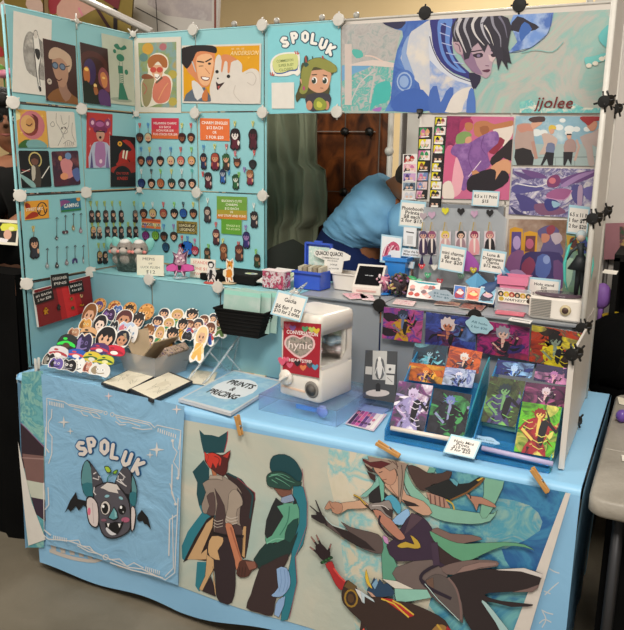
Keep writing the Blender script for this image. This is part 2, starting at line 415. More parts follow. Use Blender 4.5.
# ================================================================ table and cloths
tb = root('folding_table', 'long folding table hidden under the blue cloth', 'table', (0.93, .3, 0))
TX0, TX1, TY0, TY1 = .018, 1.9, -.088, .70
b = MB(); b.box((0, 0, .715), (TX1-TX0-.03, TY1-TY0-.04, .03), '#c8c4ba'); b.obj('tabletop', tb)
for sx in (-.8, .8):
    for sy in (-.3, .3):
        b = MB(); b.tube([(sx, sy, 0), (sx, sy, .70)], .013, '#55555a|.4|.7'); b.obj('leg', tb)
WAVE = lambda x, z: (.006*math.sin(x*9+z*3)+.0035*math.sin(x*13+1+z*3)*min(1, max(0, (T-z)*3)))
def front_def(off):
    def f(co):   # local x,y(up),z(out) on the front plane frame -> displaced outward
        x, z = co.x, co.y
        d = WAVE(x, z)*min(1, max(0, (T-.01-z)*6))+.03*max(0, (.6-z))*.25
        return Vector((x, z, co.z+off+d))
    return f
FRM = frame((0, TY0-.004, 0), (1, 0, 0), (0, 0, 1))
cl = root('tablecloth', 'sky blue tablecloth covering the top and draping down the front and sides of the table', 'tablecloth', (0, 0, 0))
b = MB(); zt = T-.006
b.box(((TX0+TX1)/2, (TY0+TY1)/2+.01, T-.005), (TX1-TX0, TY1-TY0-.02, .008), 'cloth')
b.grid([[(TX0, TY0+.02*(1-math.sin(a*PI/10)), T-.021+.02*math.cos(a*PI/10)), (TX1, TY0+.02*(1-math.sin(a*PI/10)), T-.021+.02*math.cos(a*PI/10))] for a in range(6)][::-1], 'cloth'); b.obj('cloth_top', cl)
b = MB()
b.map = lambda x, z: (x, z)
rows = []
for i in range(26):
    t = i/25; row = []
    for j in range(97):
        x = .085+(TX1-.085)*j/96; hem = .03+.06*min(1, max(0, (x-.7)/.5))+.009*math.sin(x*14)
        z = (T-.02)*(1-t)+hem*t
        rr = min(1, t*12); y = TY0-.006*rr-WAVE(x, z)*min(1, max(0, (T-.01-z)*6))-.03*max(0, (.6-z))*.25
        row.append((x, y, z))
    rows.append(row)
b.grid(rows[::-1], 'clothf'); b.obj('cloth_front', cl)
for sx, nm in ((TX0, 'left'), (TX1, 'right')):
    b = MB(); rows = []
    for i in range(16):
        t = i/15
        rows.append([(sx+(1 if sx > 0 else -1)*(.006+.012*math.sin(j*1.3)*t+.015*t-(.045*t if sx > 0 else 0)), TY0+(TY1-TY0)*j/20, (T-.002)*(1-t)+.06*t) for j in range(21)])
    b.grid(rows if sx < 0 else rows[::-1], 'clothf')
    if sx > 0:
        pass
    b.obj('cloth_side', cl)
# ================================================================ lights / camera / world
def area(name, loc, size, power, col=(1, .93, .84), rot=(0, 0, 0)):
    L = bpy.data.lights.new(name, 'AREA'); L.shape = 'RECTANGLE'; L.size, L.size_y = size; L.energy = power; L.color = col
    o = bpy.data.objects.new(name, L); COL.objects.link(o); o.location = loc; o.rotation_euler = rot; return o
def lamp(x, y, w, h, p):
    r = root('ceiling_light', 'square white light panel on the hall ceiling, out of view', 'ceiling light', (x, y, 3.98), 'hall ceiling lights')
    bb = MB(); bb.box((0, 0, .0), (w+.06, h+.06, .03), '#d0d0d0'); bb.obj('housing', r)
    area('lamp', (x, y, 3.95), (w, h), p)
lamp(2.3, -2.4, 1.2, 1.2, 70); lamp(-.6, -1.6, 1.2, 1.2, 30); lamp(.6, 4.0, 1.2, 1.2, 80); lamp(4.6, .6, 1.2, 1.2, 20); lamp(-2.6, 2.6, 1.2, 1.2, 40)  # hall lights out of view; strong rear one added to wash the back wall
w = bpy.data.worlds.new('hall'); bpy.context.scene.world = w; w.use_nodes = True
w.node_tree.nodes['Background'].inputs[0].default_value = (1, .95, .88, 1); w.node_tree.nodes['Background'].inputs[1].default_value = .24
cam = bpy.data.cameras.new('camera'); co = bpy.data.objects.new('camera', cam); COL.objects.link(co)
cam.sensor_fit = 'HORIZONTAL'; cam.sensor_width = 36; cam.lens = FL*36/624; cam.shift_x = (312-CX)/624; cam.shift_y = (CY-315)/624; cam.clip_start = .05
Mc = Matrix((RT, UP, -FW)).transposed().to_4x4(); Mc.translation = CP; co.matrix_world = Mc
sc = bpy.context.scene; sc.camera = co
sc.view_settings.view_transform = 'Standard'; sc.view_settings.look = 'None'; sc.view_settings.gamma = 1; sc.view_settings.exposure = 1.38; sc.view_settings.use_curve_mapping = False
# ================================================================ drawing helpers
def vw(b, x0, y0, k): b.map = lambda x, y: b.pm(x0+x/k, y0+y/k); return b
def pxsheet(quad, o, n, th, front, back='#d8d4cc', outline=None, noclip=False):
    M, mp, q = pxframe(quad, o, n); b = MB(M); b.pm = mp; b.map = mp
    b.sheet(outline or quad, th, front, back); b.clipc = None if noclip else [mp(*p) for p in (outline or quad)]; return b
GL = {'S': [[(.85, .15), (.5, .02), (.15, .2), (.3, .45), (.75, .6), (.8, .85), (.45, .98), (.1, .85)]], 'P': [[(.15, 1), (.15, 0), (.65, .03), (.85, .28), (.65, .55), (.2, .55)]],
      'O': [[(.5, 0), (.15, .2), (.12, .75), (.5, 1), (.85, .75), (.85, .2), (.5, 0)]], 'L': [[(.15, 0), (.15, 1), (.8, 1)]],
      'U': [[(.12, 0), (.12, .75), (.48, 1), (.85, .75), (.85, 0)]], 'K': [[(.15, 0), (.15, 1)], [(.85, 0), (.2, .5), (.85, 1)]]}
def arc_logo(b, pos, h, wd, fill, ol, w):
    """pos: list of (cx, cy, rot) for S P O L U K"""
    Z = []
    for ch, (cx, cy, r) in zip('SPOLUK', pos):
        c, d = math.cos(r), math.sin(r)
        for st in GL[ch]:
            Z.append([(cx+(x-.5)*wd*c-(y-.5)*h*d, cy+(x-.5)*wd*d+(y-.5)*h*c) for x, y in st])
    b._nz(); b.hold = 1
    for z in Z: b.stroke(z, w*1.7, ol)
    b.hold = 0; b.n += 6; b._nz(); b.hold = 1
    for z in Z: b.stroke(z, w, fill)
    b.hold = 0
def star4(b, x, y, r, c, k=.22): b.poly([(x+(r if i % 2 == 0 else r*k)*math.sin(i*PI/4), y-(r if i % 2 == 0 else r*k)*math.cos(i*PI/4)) for i in range(8)], c)
def face(b, x, y, r, skin='#e0b08c', hair='#222222', eye='#1a1a1a', style=0, shade=None):
    """small drawn head; x,y centre, r radius; aspect already square in drawing units scaled by b.ax"""
    ax = getattr(b, 'ax', 1)
    def P(pts): return [(x+px*r*ax, y+py*r) for px, py in pts]
    b.poly(P([(-1.15, .5), (-1.2, -.3), (-.7, -1.1), (0, -1.3), (.7, -1.1), (1.2, -.3), (1.1, .6), (.7, .9), (-.7, .9)]), hair, 3)
    b.poly(P([(-.8, -.4), (.8, -.4), (.85, .25), (.35, .95), (-.35, .95), (-.85, .25)]), skin, 3)
    if style == 0: fr = [(-1, .2), (-1.1, -.6), (-.4, -1.2), (.5, -1.2), (1.1, -.6), (1, .2), (.7, -.35), (.35, 0), (.1, -.4), (-.3, 0), (-.6, -.4)]
    elif style == 1: fr = [(-1, .6), (-1.1, -.6), (-.3, -1.25), (.6, -1.15), (1.15, -.5), (.95, .1), (.5, -.5), (-.2, -.65), (-.7, -.1)]
    else: fr = [(-1.3, -.2), (-1.3, -.9), (-.9, -.9), (-.6, -1.5), (-.2, -1.2), (.3, -1.6), (.5, -1.1), (1.2, -1.2), (1, -.6), (1.4, -.2), (.8, -.2), (.5, .1), (.2, -.4), (-.2, .1), (-.5, -.3), (-.8, .1)]
    b.poly(P(fr), hair)
    for sx in (-.38, .38):
        b.ell(x+sx*r*ax, y+.15*r, .15*r*ax, .2*r, eye, n=8)
    b.line(P([(-.2, .62), (.2, .6)]), .08*r, '#6a3a34')
def hero(b, seed, bg, hair, skin, cloth, acc, cx=.5, hy=.3, r=.1, style=2, dark='#15131c', shards=9, lean=0):
    """dynamic illustrated figure on a unit-square card: backdrop brushwork, flowing cloth, torso, arms, face"""
    R = random.Random(seed); b.ax = 1/b.asp; ax = b.ax
    b.rect(0, 0, 1, 1, tuple(bg[:3])+(acc, 16, 1.5)); bg = [tuple(dict.fromkeys((c, dark if i % 2 else acc)))+(22, 1) for i, c in enumerate(bg)]; cl0 = cloth; cloth = (dark, cloth, cloth, acc, 30, 1)
    for k in range(6):
        x, y = R.random(), R.random(); w = R.uniform(.15, .4)
        b.poly([(x-w, y-w*.4), (x, y-w*R.uniform(.2, .7)), (x+w, y-w*.1), (x+w*.6, y+w*.4), (x-w*.3, y+w*.5)], bg[1+k % (len(bg)-1)] if len(bg) > 1 else bg[0], 3)
    for k in range(shards):
        a = R.uniform(0, 2*PI); l = R.uniform(.25, .7); w = R.uniform(.03, .1); x, y = cx+R.uniform(-.1, .1), hy+.25
        ex, ey = x+math.cos(a)*l*ax*.8, y+math.sin(a)*l*.7; mx, my = (x+ex)/2-math.sin(a)*w*2, (y+ey)/2+math.cos(a)*w*1.5
        b.poly([(x, y), (mx, my), (ex, ey), (mx+w*ax, my+w)], [acc, cloth, dark][k % 3], 3)
    sh = .26*ax*.9
    b.poly([(cx-.05, hy+r*.8), (cx+.05, hy+r*.8), (cx+sh*.8, hy+r*1.5), (cx+sh, hy+.35), (cx+sh*.6+lean, hy+.55), (cx+sh+lean, 1), (cx-sh+lean, 1), (cx-sh*.6+lean, hy+.55), (cx-sh, hy+.35), (cx-sh*.8, hy+r*1.5)], cloth, 2)
    b.poly([(cx-.03, hy+r), (cx+.03, hy+r), (cx+.06*ax, hy+.3), (cx-.02, hy+.45)], skin, 2)
    b.poly([(cx+sh*.2, hy+r*1.6), (cx+sh*.8, hy+r*1.6), (cx+sh*.6, hy+.5), (cx+sh*.5, hy+.62), (cx+sh*.1, hy+.5)], dark, 2)
    s1 = R.choice((-1, 1))
    b.line([(cx-sh*.8, hy+r*1.8), (cx-sh*1.4, hy+.32), (cx-sh*.4, hy+.42+.1*s1)], .085*min(1, ax), cloth); b.line([(cx-sh*1.3, hy+.33), (cx-sh*.3, hy+.42+.1*s1)], .06*min(1, ax), skin)
    b.line([(cx+sh*.8, hy+r*1.8), (cx+sh*1.5, hy+.3), (cx+sh*1.8, hy+.1)], .08*min(1, ax), dark); b.ell(cx+sh*1.8, hy+.08, .035*ax, .035, skin)
    for k in range(5):
        x = cx+R.uniform(-sh, sh); y = hy+.15+k*.12; b.line([(x-.08*ax, y), (x+.05*ax, y+.05), (x+.12*ax, y+.02)], .016, acc)
    face(b, cx, hy, r, skin, hair, acc if R.random() < .3 else '#1a1a1a', style)
    for k in range(4):
        a = R.uniform(-.4, PI+.4); b.line([(cx+math.cos(a)*r*ax, hy-.5*math.sin(a)*r), (cx+math.cos(a)*r*2.2*ax, hy+R.uniform(-1, 1)*r)], .02, hair, taper=.2)
def Q(x0, y0, k, *p): return [(x0+a/k, y0+c/k) for a, c in p]
def hang(b, name, label, cat, group=None, **kw): return b.obj(name, label=label, cat=cat, group=group, **kw)
YB = 2*S-.004      # front of the back panels
NB = (0, -1, 0); NL = (1, 0, 0); XL = .004
# ================================================================ prints on the left wing
b = card(Q(0, 0, 5.725, (40, 50), (295, 118), (255, 540), (70, 525)), (XL, 0, 0), NL, front='#e9e3d8'); b.ax = 1/b.asp
b.poly([(.33, .25), (.5, .22), (.85, .38), (.9, .7), (.85, .8), (.6, .78), (.35, .7), (.25, .45)], ('#b5b0a8', '#8f8a84', '#d8d2c8', 14), 3)
b.ink = .008; b.poly([(.5, .26), (.62, .22), (.68, .35), (.72, .5), (.66, .7), (.72, .92), (.66, .9), (.6, .7), (.55, .5), (.53, .38)], '#f0ebe2', 3); b.ell(.57, .22, .05, .04, '#d8d0c6'); b.ink = 0
b.poly([(.55, .42), (.68, .42), (.7, .5), (.66, .55), (.6, .52)], '#2a2626', 2); b.poly([(.67, .88), (.74, .9), (.75, .95), (.7, .96)], '#1a1818')
b.line([(.5, .27), (.53, .4), (.57, .55), (.62, .75), (.68, .9)], .012, '#3a3636', sm=3); b.line([(.68, .35), (.72, .5), (.68, .68), (.72, .88)], .01, '#3a3636', sm=3); b.ell(.57, .25, .05, .035, '#d8d0c6'); b.line([(.53, .24), (.57, .21), (.62, .25)], .01, '#555')if 0 else None
hang(b, 'art_print', 'white print of a slim ink sketched figure, at the top front of the left wing', 'print')
b = card(Q(0, 0, 5.725, (242, 216), (430, 262), (445, 597), (262, 575)), (XL+.002, 0, 0), NL, front='#3f201d')
b.poly([(.1, 1), (.12, .88), (.35, .78), (.6, .75), (.85, .85), (1, .9), (1, 1)], '#8a5a30', 2); b.poly([(.4, .6), (.6, .5), (.68, .75), (.8, .85), (.6, .98), (.42, .8)], '#a27b68', 2)
b.poly([(.25, .3), (.35, .2), (.6, .2), (.72, .3), (.72, .55), (.6, .72), (.45, .73), (.33, .6), (.25, .45)], '#b58a70', 3)
b.poly([(.15, .3), (.18, .18), (.35, .1), (.6, .12), (.82, .2), (.85, .35), (.74, .48), (.7, .35), (.5, .26), (.3, .3)], '#c9ab90', 3)
for x in (.33, .55): b.ell(x, .4, .1, .06, '#3d4a5c'); b.ell(x, .4, .07, .04, '#6a7f96')
b.line([(.65, .39), (.78, .36)], .015, '#222'); b.line([(.32, .61), (.42, .64), (.52, .6)], .02, '#5a2a24', sm=3); b.ell(.13, .68, .07, .05, '#c8b8a8'); b.line([(.1, .68), (.16, .67)], .015, '#3a2a24')
hang(b, 'art_print', 'dark maroon portrait print of a grinning person in round sunglasses', 'print')
b = card(Q(70, 20, 6.3, (177, 85), (395, 130), (390, 545), (215, 520)), (XL, 0, 0), NL, front='#c4cdb9')
b.ell(.55, .93, .35, .035, '#9fae9c'); b.poly([(.5, .68), (.62, .68), (.78, .92), (.45, .93)], '#2f7f66')
b.poly([(.36, .14), (.48, .1), (.58, .15), (.7, .1), (.78, .14), (.65, .18), (.5, .19)], '#2f7f66', 3); b.ell(.55, .24, .12, .06, '#b9c9ae'); b.ell(.56, .3, .13, .055, '#338268'); b.poly([(.47, .42), (.62, .42), (.62, .53), (.48, .54)], '#2f7f66'); b.ell(.74, .5, .06, .04, '#338268'); b.ell(.38, .22, .05, .03, '#338268')
for k in range(5): b.line([(.52, .56+k*.028), (.63, .565+k*.028)], .01, '#4a7f6c')
b.line([(.52, .36), (.5, .68)], .012, '#4a7f6c'); b.line([(.62, .36), (.63, .68)], .012, '#4a7f6c')
hang(b, 'art_print', 'pale green print of a tall figure in a dark green dress', 'print')
b = card(Q(70, 20, 6.3, (62, 150), (235, 182), (258, 555), (85, 520)), (XL+.002, 0, 0), NL, front='#351a18')
b.ell(.45, .3, .5, .2, '#4f241f'); b.ell(.45, .34, .38, .14, '#3a1b1a'); b.poly([(.1, .35), (.3, .24), (.48, .32), (.5, .5), (.42, .62), (.3, .68), (.12, .6)], '#3b2c5c', 3); b.poly([(.08, .42), (.2, .38), (.28, .45), (.26, .62), (.12, .66), (.05, .55)], '#c0703c', 3); b.ell(.17, .43, .08, .03, '#ffd06a')
b.poly([(0, .7), (.15, .62), (.35, .72), (.5, .85), (.6, 1), (0, 1)], '#16261f', 2); b.poly([(.6, .45), (.75, .34), (.95, .42), (1, .6), (.98, .75), (.8, .72), (.6, .62)], '#8c4a50', 3); b.poly([(.66, .48), (.8, .42), (.92, .52), (.88, .66), (.74, .68)], '#d48a55', 3); b.ell(.78, .52, .06, .02, '#ffcf7a')
b.poly([(.55, .8), (.7, .72), (.95, .78), (1, 1), (.6, 1)], '#5a3a70', 2); b.ell(.45, .68, .06, .035, '#ffd98a'); b.poly([(.38, .72), (.5, .7), (.55, .8), (.42, .84)], '#a8663c', 2)
hang(b, 'art_print', 'dark print of two candlelit faces, purple hair beside mauve hair', 'print')
def mini(q, seed, off=0, **kw): return card(q, (XL+off, 0, 0), NL, rnd=.05, **kw)
b = mini(Q(0, 100, 6.3, (92, 55), (288, 68), (300, 300), (115, 300)), 1, front='#e5ab4c')
b.ell(.5, .4, .42, .38, '#d27a82'); b.ell(.42, .42, .28, .27, '#8c3c34', rot=.3); b.ell(.36, .38, .24, .24, '#e2b070'); b.ell(.42, .34, .13, .12, '#d49a5e'); b.line([(.3, .38), (.4, .42), (.5, .36)], .03, '#5a2a24', sm=3); b.poly([(.5, .1), (.7, .2), (.68, .45), (.58, .5), (.6, .25)], '#6b2f2c', 3)
b.poly([(0, 1), (.1, .85), (.35, .78), (.5, 1)], '#3c6a32', 2); b.poly([(.3, .82), (.6, .78), (.85, .85), (.95, 1), (.3, 1)], '#7fb0b0', 2); b.poly([(0, .02), (.14, .1), (.12, .25), (0, .3)], '#f3e2a0'); star4(b, .85, .15, .08, '#f6d070'); star4(b, .12, .6, .07, '#f6d070')
hang(b, 'mini_print', 'yellow and pink mini print of a curled up figure under a crescent shape', 'print', 'mini prints on the left wing')
b = mini(Q(0, 100, 6.3, (290, 72), (465, 75), (485, 300), (310, 302)), 2, front='#e6dfd2')
for pts in ([(.1, .35), (.2, .28), (.25, .38), (.15, .42), (.1, .35)], [(.35, .05), (.32, .3), (.45, .5), (.55, .75)], [(.8, .1), (.75, .4), (.6, .55), (.3, .95)], [(.45, .5), (.6, .42), (.7, .55), (.55, .62), (.45, .5)], [(.5, .9), (.7, .8), (.9, .92)], [(.9, .3), (.85, .6), (.95, .85)], [(.5, .1), (.55, .35), (.7, .3)]): b.line(pts, .014, '#8a8078', sm=3)
for p in ((.5, .46), (.62, .45)): b.ell(*p, .03, .03, '#5a524c')
for k in range(5): b.line([(.55+k*.07, .98), (.6+k*.07, .84)], .02, '#a8a098')
hang(b, 'mini_print', 'cream mini print of a loose pencil line drawing', 'print', 'mini prints on the left wing')
b = mini(Q(0, 100, 6.3, (113, 320), (305, 320), (325, 548), (135, 555)), 3, front='#161417')
b.ell(.52, .25, .22, .22, '#d8c27a'); b.ell(.52, .25, .18, .18, '#161417'); b.ell(.5, .28, .12, .12, '#7c5142'); b.poly([(.38, .24), (.4, .14), (.52, .1), (.64, .16), (.64, .26), (.5, .2)], '#3a2620', 2); b.poly([(.42, .4), (.6, .4), (.66, .6), (.62, 1), (.42, 1), (.38, .6)], '#4b4038', 2); b.poly([(.38, .42), (.5, .45), (.46, .75), (.36, .8)], '#c8bfae', 2)
b.poly([(0, .62), (.4, .85), (.45, 1), (.3, .98), (0, .7)], '#8fb8b4', 2); b.line([(.68, .75), (.98, .42)], .03, '#e6e0d4'); b.line([(.05, .52), (.3, .55)], .03, '#a03a3a'); b.line([(.02, .6), (.32, .5)], .02, '#e6e0d4')
hang(b, 'mini_print', 'black mini print of a haloed figure with a white blade', 'print', 'mini prints on the left wing')
b = mini(Q(0, 100, 6.3, (325, 322), (490, 318), (510, 530), (340, 548)), 4, front=('#5b2333', '#3a2135', '#8a4a4c', 9))
b.poly([(.3, .3), (.55, .2), (.75, .35), (.7, .55), (.8, .7), (.5, .8), (.35, .6)], '#d98a8c', 3); b.ell(.6, .15, .12, .1, '#6f8fb8'); b.ell(.4, .72, .15, .1, '#e79a70'); b.poly([(.7, .6), (.95, .5), (1, .8), (.85, .9)], '#5a6aa0', 3); b.ell(.3, .2, .07, .07, '#d9a75a')
hang(b, 'mini_print', 'plum mini print of a pink curled figure among lantern glows', 'print', 'mini prints on the left wing')
b = card(Q(75, 100, 6.3, (55, 78), (235, 92), (215, 428), (68, 428)), (XL, 0, 0), NL, front='#c23a38')
for p in ((.12, .3), (.9, .35), (.15, .6), (.85, .1)): star4(b, *p, .05, '#f0a5a0')
b.poly([(.1, 1), (.2, .6), (.4, .52), (.65, .52), (.9, .6), (1, 1)], '#b9bfd2', 2); b.poly([(.35, .55), (.7, .55), (.72, .95), (.36, .95)], '#b07aa8', 2); b.poly([(.15, 1), (.2, .7), (.27, 1)], '#54497c'); b.poly([(.75, 1), (.8, .65), (.9, 1)], '#7f74a0')
b.poly([(.38, .33), (.68, .33), (.66, .46), (.53, .52), (.4, .46)], '#cf9b84', 2); b.poly([(.25, .3), (.3, .18), (.5, .12), (.72, .18), (.8, .3), (.7, .36), (.52, .3), (.35, .36)], '#7c2f5c', 3)
for x, y in ((.22, .18), (.8, .18)): b.ell(x, y, .13, .09, '#93406f'); b.ell(x, y, .06, .04, '#e8b8d0')
b.ell(.52, .44, .05, .025, '#1a1214'); b.line([(.35, .33), (.7, .33)], .02, '#1a1214'); b.ell(.55, .88, .06, .04, '#f0d0d8'); b.ell(.5, .2, .16, .05, '#b3629a')
hang(b, 'art_print', 'red print of a laughing pink haired character with buns, on the left wing', 'print')
b = card(Q(75, 100, 6.3, (215, 222), (378, 235), (378, 546), (222, 548)), (XL+.002, 0, 0), NL, front='#161112')
b.ell(.62, .42, .42, .36, '#b02a20'); b.poly([(0, .05), (.3, .05), (.55, .12), (.85, .25), (.65, .3), (.5, .26), (.35, .36), (.3, .5), (0, .6)], '#161112', 3); b.ell(.38, .15, .09, .05, '#e8a52e'); b.ell(.38, .15, .03, .02, '#161112')
b.poly([(.5, .28), (.57, .27), (.52, .44), (.46, .42)], '#f0e2c8'); b.poly([(.63, .28), (.7, .27), (.63, .46), (.57, .44)], '#f0e2c8'); b.line([(.7, .45), (.85, .55), (1, .53)], .03, '#161112', sm=3); b.rect(0, .62, 1, 1, '#161112'); b.poly([(.05, .62), (1, .48), (1, .7), (.2, .75)], '#9c2a20', 2)
b.ell(.47, .78, .36, .2, '#161112'); b.text('ON YOUR', .47, .73, .05, '#c0392b', wid=.5); b.text('KNEES', .47, .83, .06, '#c0392b', wid=.42)
hang(b, 'art_print', 'black and red print of a long fanged beast over a round red lettered stamp', 'print')
# ---- signs and charms panel, left wing row 2
b = card(Q(10, 185, 6.3, (82, 105), (240, 93), (240, 208), (92, 222)), (XL, 0, 0), NL, front='#e8a032'); b.ax = 1/b.asp
b.poly([(0, .9), (.3, .6), (.5, .65), (.55, .85), (.2, .95)], '#a83018', 2); b.poly([(.05, .1), (.2, .15), (.25, .35), (.05, .35)], '#a83018', 2); b.line([(.72+.2*math.cos(a*.5), .48+.36*math.sin(a*.5)) for a in range(13)], .05, '#1d1626', closed=False); b.line([(.6, .7), (.74, .25), (.84, .72)], .05, '#1d1626'); b.text('STREET ARC', .4, .45, .16, '#fff6e0', wid=.7, ol='#a83018')
hang(b, 'price_card', 'orange card with a black ring emblem over the left wing charms', 'sign')
b = card(Q(10, 185, 6.3, (312, 85), (440, 78), (447, 152), (320, 172)), (XL, 0, 0), NL, front='#2a6f8c')
b.poly([(0, .15), (.3, .1), (.5, .3), (.2, .4), (0, .6)], '#8a4a80', 2); b.rect(0, .85, 1, 1, '#2f7a44'); b.text('GAMING', .52, .55, .3, '#f4f4f0', wid=.72, ol='#163a50'); b.ell(.9, .12, .1, .16, '#e0a050')
hang(b, 'price_card', 'blue card with white block lettering over the hanging necklaces', 'sign')
# ================================================================ prints on the back, left half
b = card(Q(130, 25, 7, (30, 85), (358, 82), (358, 608), (38, 608)), (0, YB, 0), NB, front='#ddd6c8')
U = lambda *p: [((x-34)/322, (y-84)/524) for x, y in p]
b.poly(U((62, 118), (325, 118), (328, 572), (75, 572)), ('#6c8c88', '#8f9c60', '#7fa0a0', '#b09a58', 9))
for x, y, r, c in ((130, 160, 40, '#c99a3c'), (235, 150, 25, '#b06a70'), (300, 340, 30, '#b5a44a'), (300, 530, 30, '#b5a44a'), (100, 220, 30, '#5f8480')): b.ell((x-34)/322, (y-84)/524, r/322, r/524, c)
b.poly(U((125, 270), (150, 210), (210, 190), (265, 225), (270, 290), (240, 330), (280, 350), (300, 400), (285, 480), (260, 540), (190, 550), (140, 570), (85, 560), (78, 450), (85, 380), (130, 330)), '#e6ddca', 3)
b.poly(U((95, 550), (85, 460), (90, 390), (130, 350), (175, 370), (160, 440), (150, 520), (120, 570)), '#9a8f66', 3); b.poly(U((160, 500), (175, 400), (240, 350), (280, 370), (290, 430), (270, 520), (200, 545)), '#cf7862', 3); b.poly(U((85, 350), (110, 335), (150, 345), (170, 365), (130, 372), (90, 370)), '#8a5238', 3)
b.poly(U((150, 280), (230, 280), (232, 330), (215, 375), (190, 390), (160, 340)), '#d9a583', 3); b.poly(U((135, 290), (130, 240), (165, 205), (225, 205), (262, 240), (262, 290), (235, 290), (200, 250), (160, 290)), '#a86636', 3)
for x in (167, 212): b.ell((x-34)/322, (308-84)/524, 22/322, 20/524, '#c04a3c')
b.poly(U((175, 335), (215, 345), (205, 385), (185, 375)), '#f2ece2', 2); b.line(U((180, 358), (195, 368), (213, 348)), .012, '#5a2a24'); b.line(U((95, 400), (120, 440), (100, 480)), .02, '#b56a5c', sm=3); b.line(U((200, 520), (240, 440), (270, 400)), .015, '#e0a070', sm=3); b.line(U((185, 400), (230, 360)), .03, '#6c5a48')
hang(b, 'art_print', 'white bordered painting of an orange haired person in red round glasses and pink top', 'print')
b = card([(182.5, 46), (261.5, 43.5), (261.5, 104.5), (182.5, 103)], (0, YB, 0), NB, front='#ddd6cb')
U = lambda *p: [(((190+x/7)-182.5)/79, ((25+y/7)-44.5)/59) for x, y in p]
b.rect(.02, .03, .98, .97, '#e0a010'); 
for k in range(9): star4(b, .05+.1*((k*7) % 10), .05+.09*((k*3) % 10), .02, '#f0bd40', .5)
b.poly([(.02, .97), (.05, .85), (.13, .76), (.3, .72), (.42, .97)], '#5c6876'); b.poly(U((20, 390), (60, 400), (110, 470), (60, 530), (30, 470)), '#ddd9d4', 2)
b.poly(U((-20, 300), (20, 200), (170, 170), (185, 260), (175, 330), (150, 410), (120, 435), (80, 420), (40, 370)), '#d98a5c', 3); b.poly(U((60, 220), (150, 200), (178, 260), (165, 330), (150, 400), (120, 425), (80, 400), (60, 330)), '#edb688', 3)
b.poly(U((-75, 200), (-55, 160), (-10, 145), (60, 135), (170, 143), (200, 165), (195, 195), (160, 190), (110, 180), (60, 185), (40, 220), (20, 260), (-10, 300), (-30, 290), (-65, 240)), '#231d1f', 2)
b.line(U((60, 250), (110, 258)), .022, '#241c1c', sm=0); b.line(U((120, 255), (165, 232)), .022, '#241c1c'); b.line(U((72, 285), (105, 283)), .012, '#241c1c'); b.ell(*U((148, 268))[0], .02, .02, '#241c1c'); b.poly(U((85, 358), (150, 365), (135, 388), (100, 383)), '#7a2c22', 2); b.poly(U((95, 362), (146, 368), (132, 382), (104, 378)), '#f6f1ea', 2); b.line(U((118, 300), (150, 340)), .01, '#c2764c')
b.poly(U((20, 250), (30, 250), (55, 330), (45, 320)), '#b9c4c8')
b.poly(U((160, 530), (150, 440), (180, 330), (190, 240), (215, 205), (245, 235), (320, 250), (345, 245), (375, 280), (375, 330), (400, 320), (440, 305), (485, 325), (495, 400), (490, 545), (160, 545)), '#ded6cc', 3)
b.line(U((400, 340), (440, 330), (470, 370), (450, 420), (410, 400)), .012, '#c9bfb4', sm=3); b.line(U((330, 420), (320, 480), (370, 540)), .01, '#c9bfb4', sm=3)
b.poly(U((230, 215), (270, 205), (325, 230), (335, 245), (300, 262), (290, 330), (275, 330), (275, 262), (255, 255), (240, 325), (230, 320), (235, 250)), '#d98a5c', 2)
for p in ((202, 325), (282, 358)): b.ell(*U(p)[0], .022, .03, '#1d1a1a')
b.ell(*U((208, 372))[0], .012, .014, '#1d1a1a'); b.poly(U((195, 392), (215, 412), (255, 398), (230, 430), (205, 455), (198, 425)), '#3a2422', 2); b.poly(U((205, 430), (222, 422), (215, 452)), '#c05a54'); b.poly(U((95, 490), (130, 440), (135, 530), (100, 530)), '#c8773f', 2)
b.text('ANDERSION', .8, .15, .07, '#f6dca0', wid=.34, skew=.2); b.text('안 경 호' if 0 else '= = =', .72, .08, .05, '#f6dca0')
hang(b, 'art_print', 'golden yellow print of a winking man in a suit patting a fluffy white dog', 'print')
# ---- header with the artist name
b = pxsheet([(268, 28), (341, 22.5), (341, 112), (268, 114)], (0, YB-.001, 0), NB, .002, '#86cfd8'); vw(b, 262, 15, 6.3)
arc_logo(b, [(147, 171, -.4), (209, 143, -.2), (275, 138, 0), (334, 152, .15), (388, 185, .35), (436, 220, .5)], 56, 42, '#f2efe8', '#1f5068', 19)
b.poly([(60, 290), (110, 245), (200, 235), (240, 250), (240, 330), (245, 365), (225, 385), (205, 372), (160, 385), (90, 385), (60, 360)], '#f0ece2', 3); b.poly([(70, 300), (110, 260), (190, 248), (228, 262), (228, 345), (180, 355), (130, 372), (85, 365)], '#3f5f9a', 3); b.poly([(70, 296), (110, 256), (190, 244), (228, 258), (226, 335), (180, 347), (130, 364), (85, 358)], '#d3d88e', 3)
for k, t in enumerate(('COMMISSION', 'SUPER BUSY', 'CLOSED')): b.text(t, 148+(8 if k else 0), 288+k*28, 17, '#6f8044', rot=-.1, wid=105-k*8)
for x, y in ((222, 240), (66, 374)): b.line([(x-12, y-12), (x-4, y+8)], 6, '#c4473a'); b.line([(x+4, y-12), (x+3, y+8)], 6, '#c4473a'); b.line([(x+16, y-2), (x+6, y+10)], 6, '#c4473a')
b.poly([(64, 428), (206, 425), (208, 590), (66, 590)], '#e6e1d8')
b.poly([(250, 320), (270, 300), (340, 270), (400, 275), (470, 320), (472, 350), (440, 380), (430, 420), (420, 520), (300, 530), (250, 520), (225, 550), (215, 510), (240, 440)], '#4d4a2a', 2)
b.poly([(285, 505), (430, 500), (425, 590), (380, 600), (300, 600)], '#3c3a42', 3); b.ell(302, 570, 20, 30, '#c98e70'); b.ell(412, 570, 16, 28, '#c98e70')
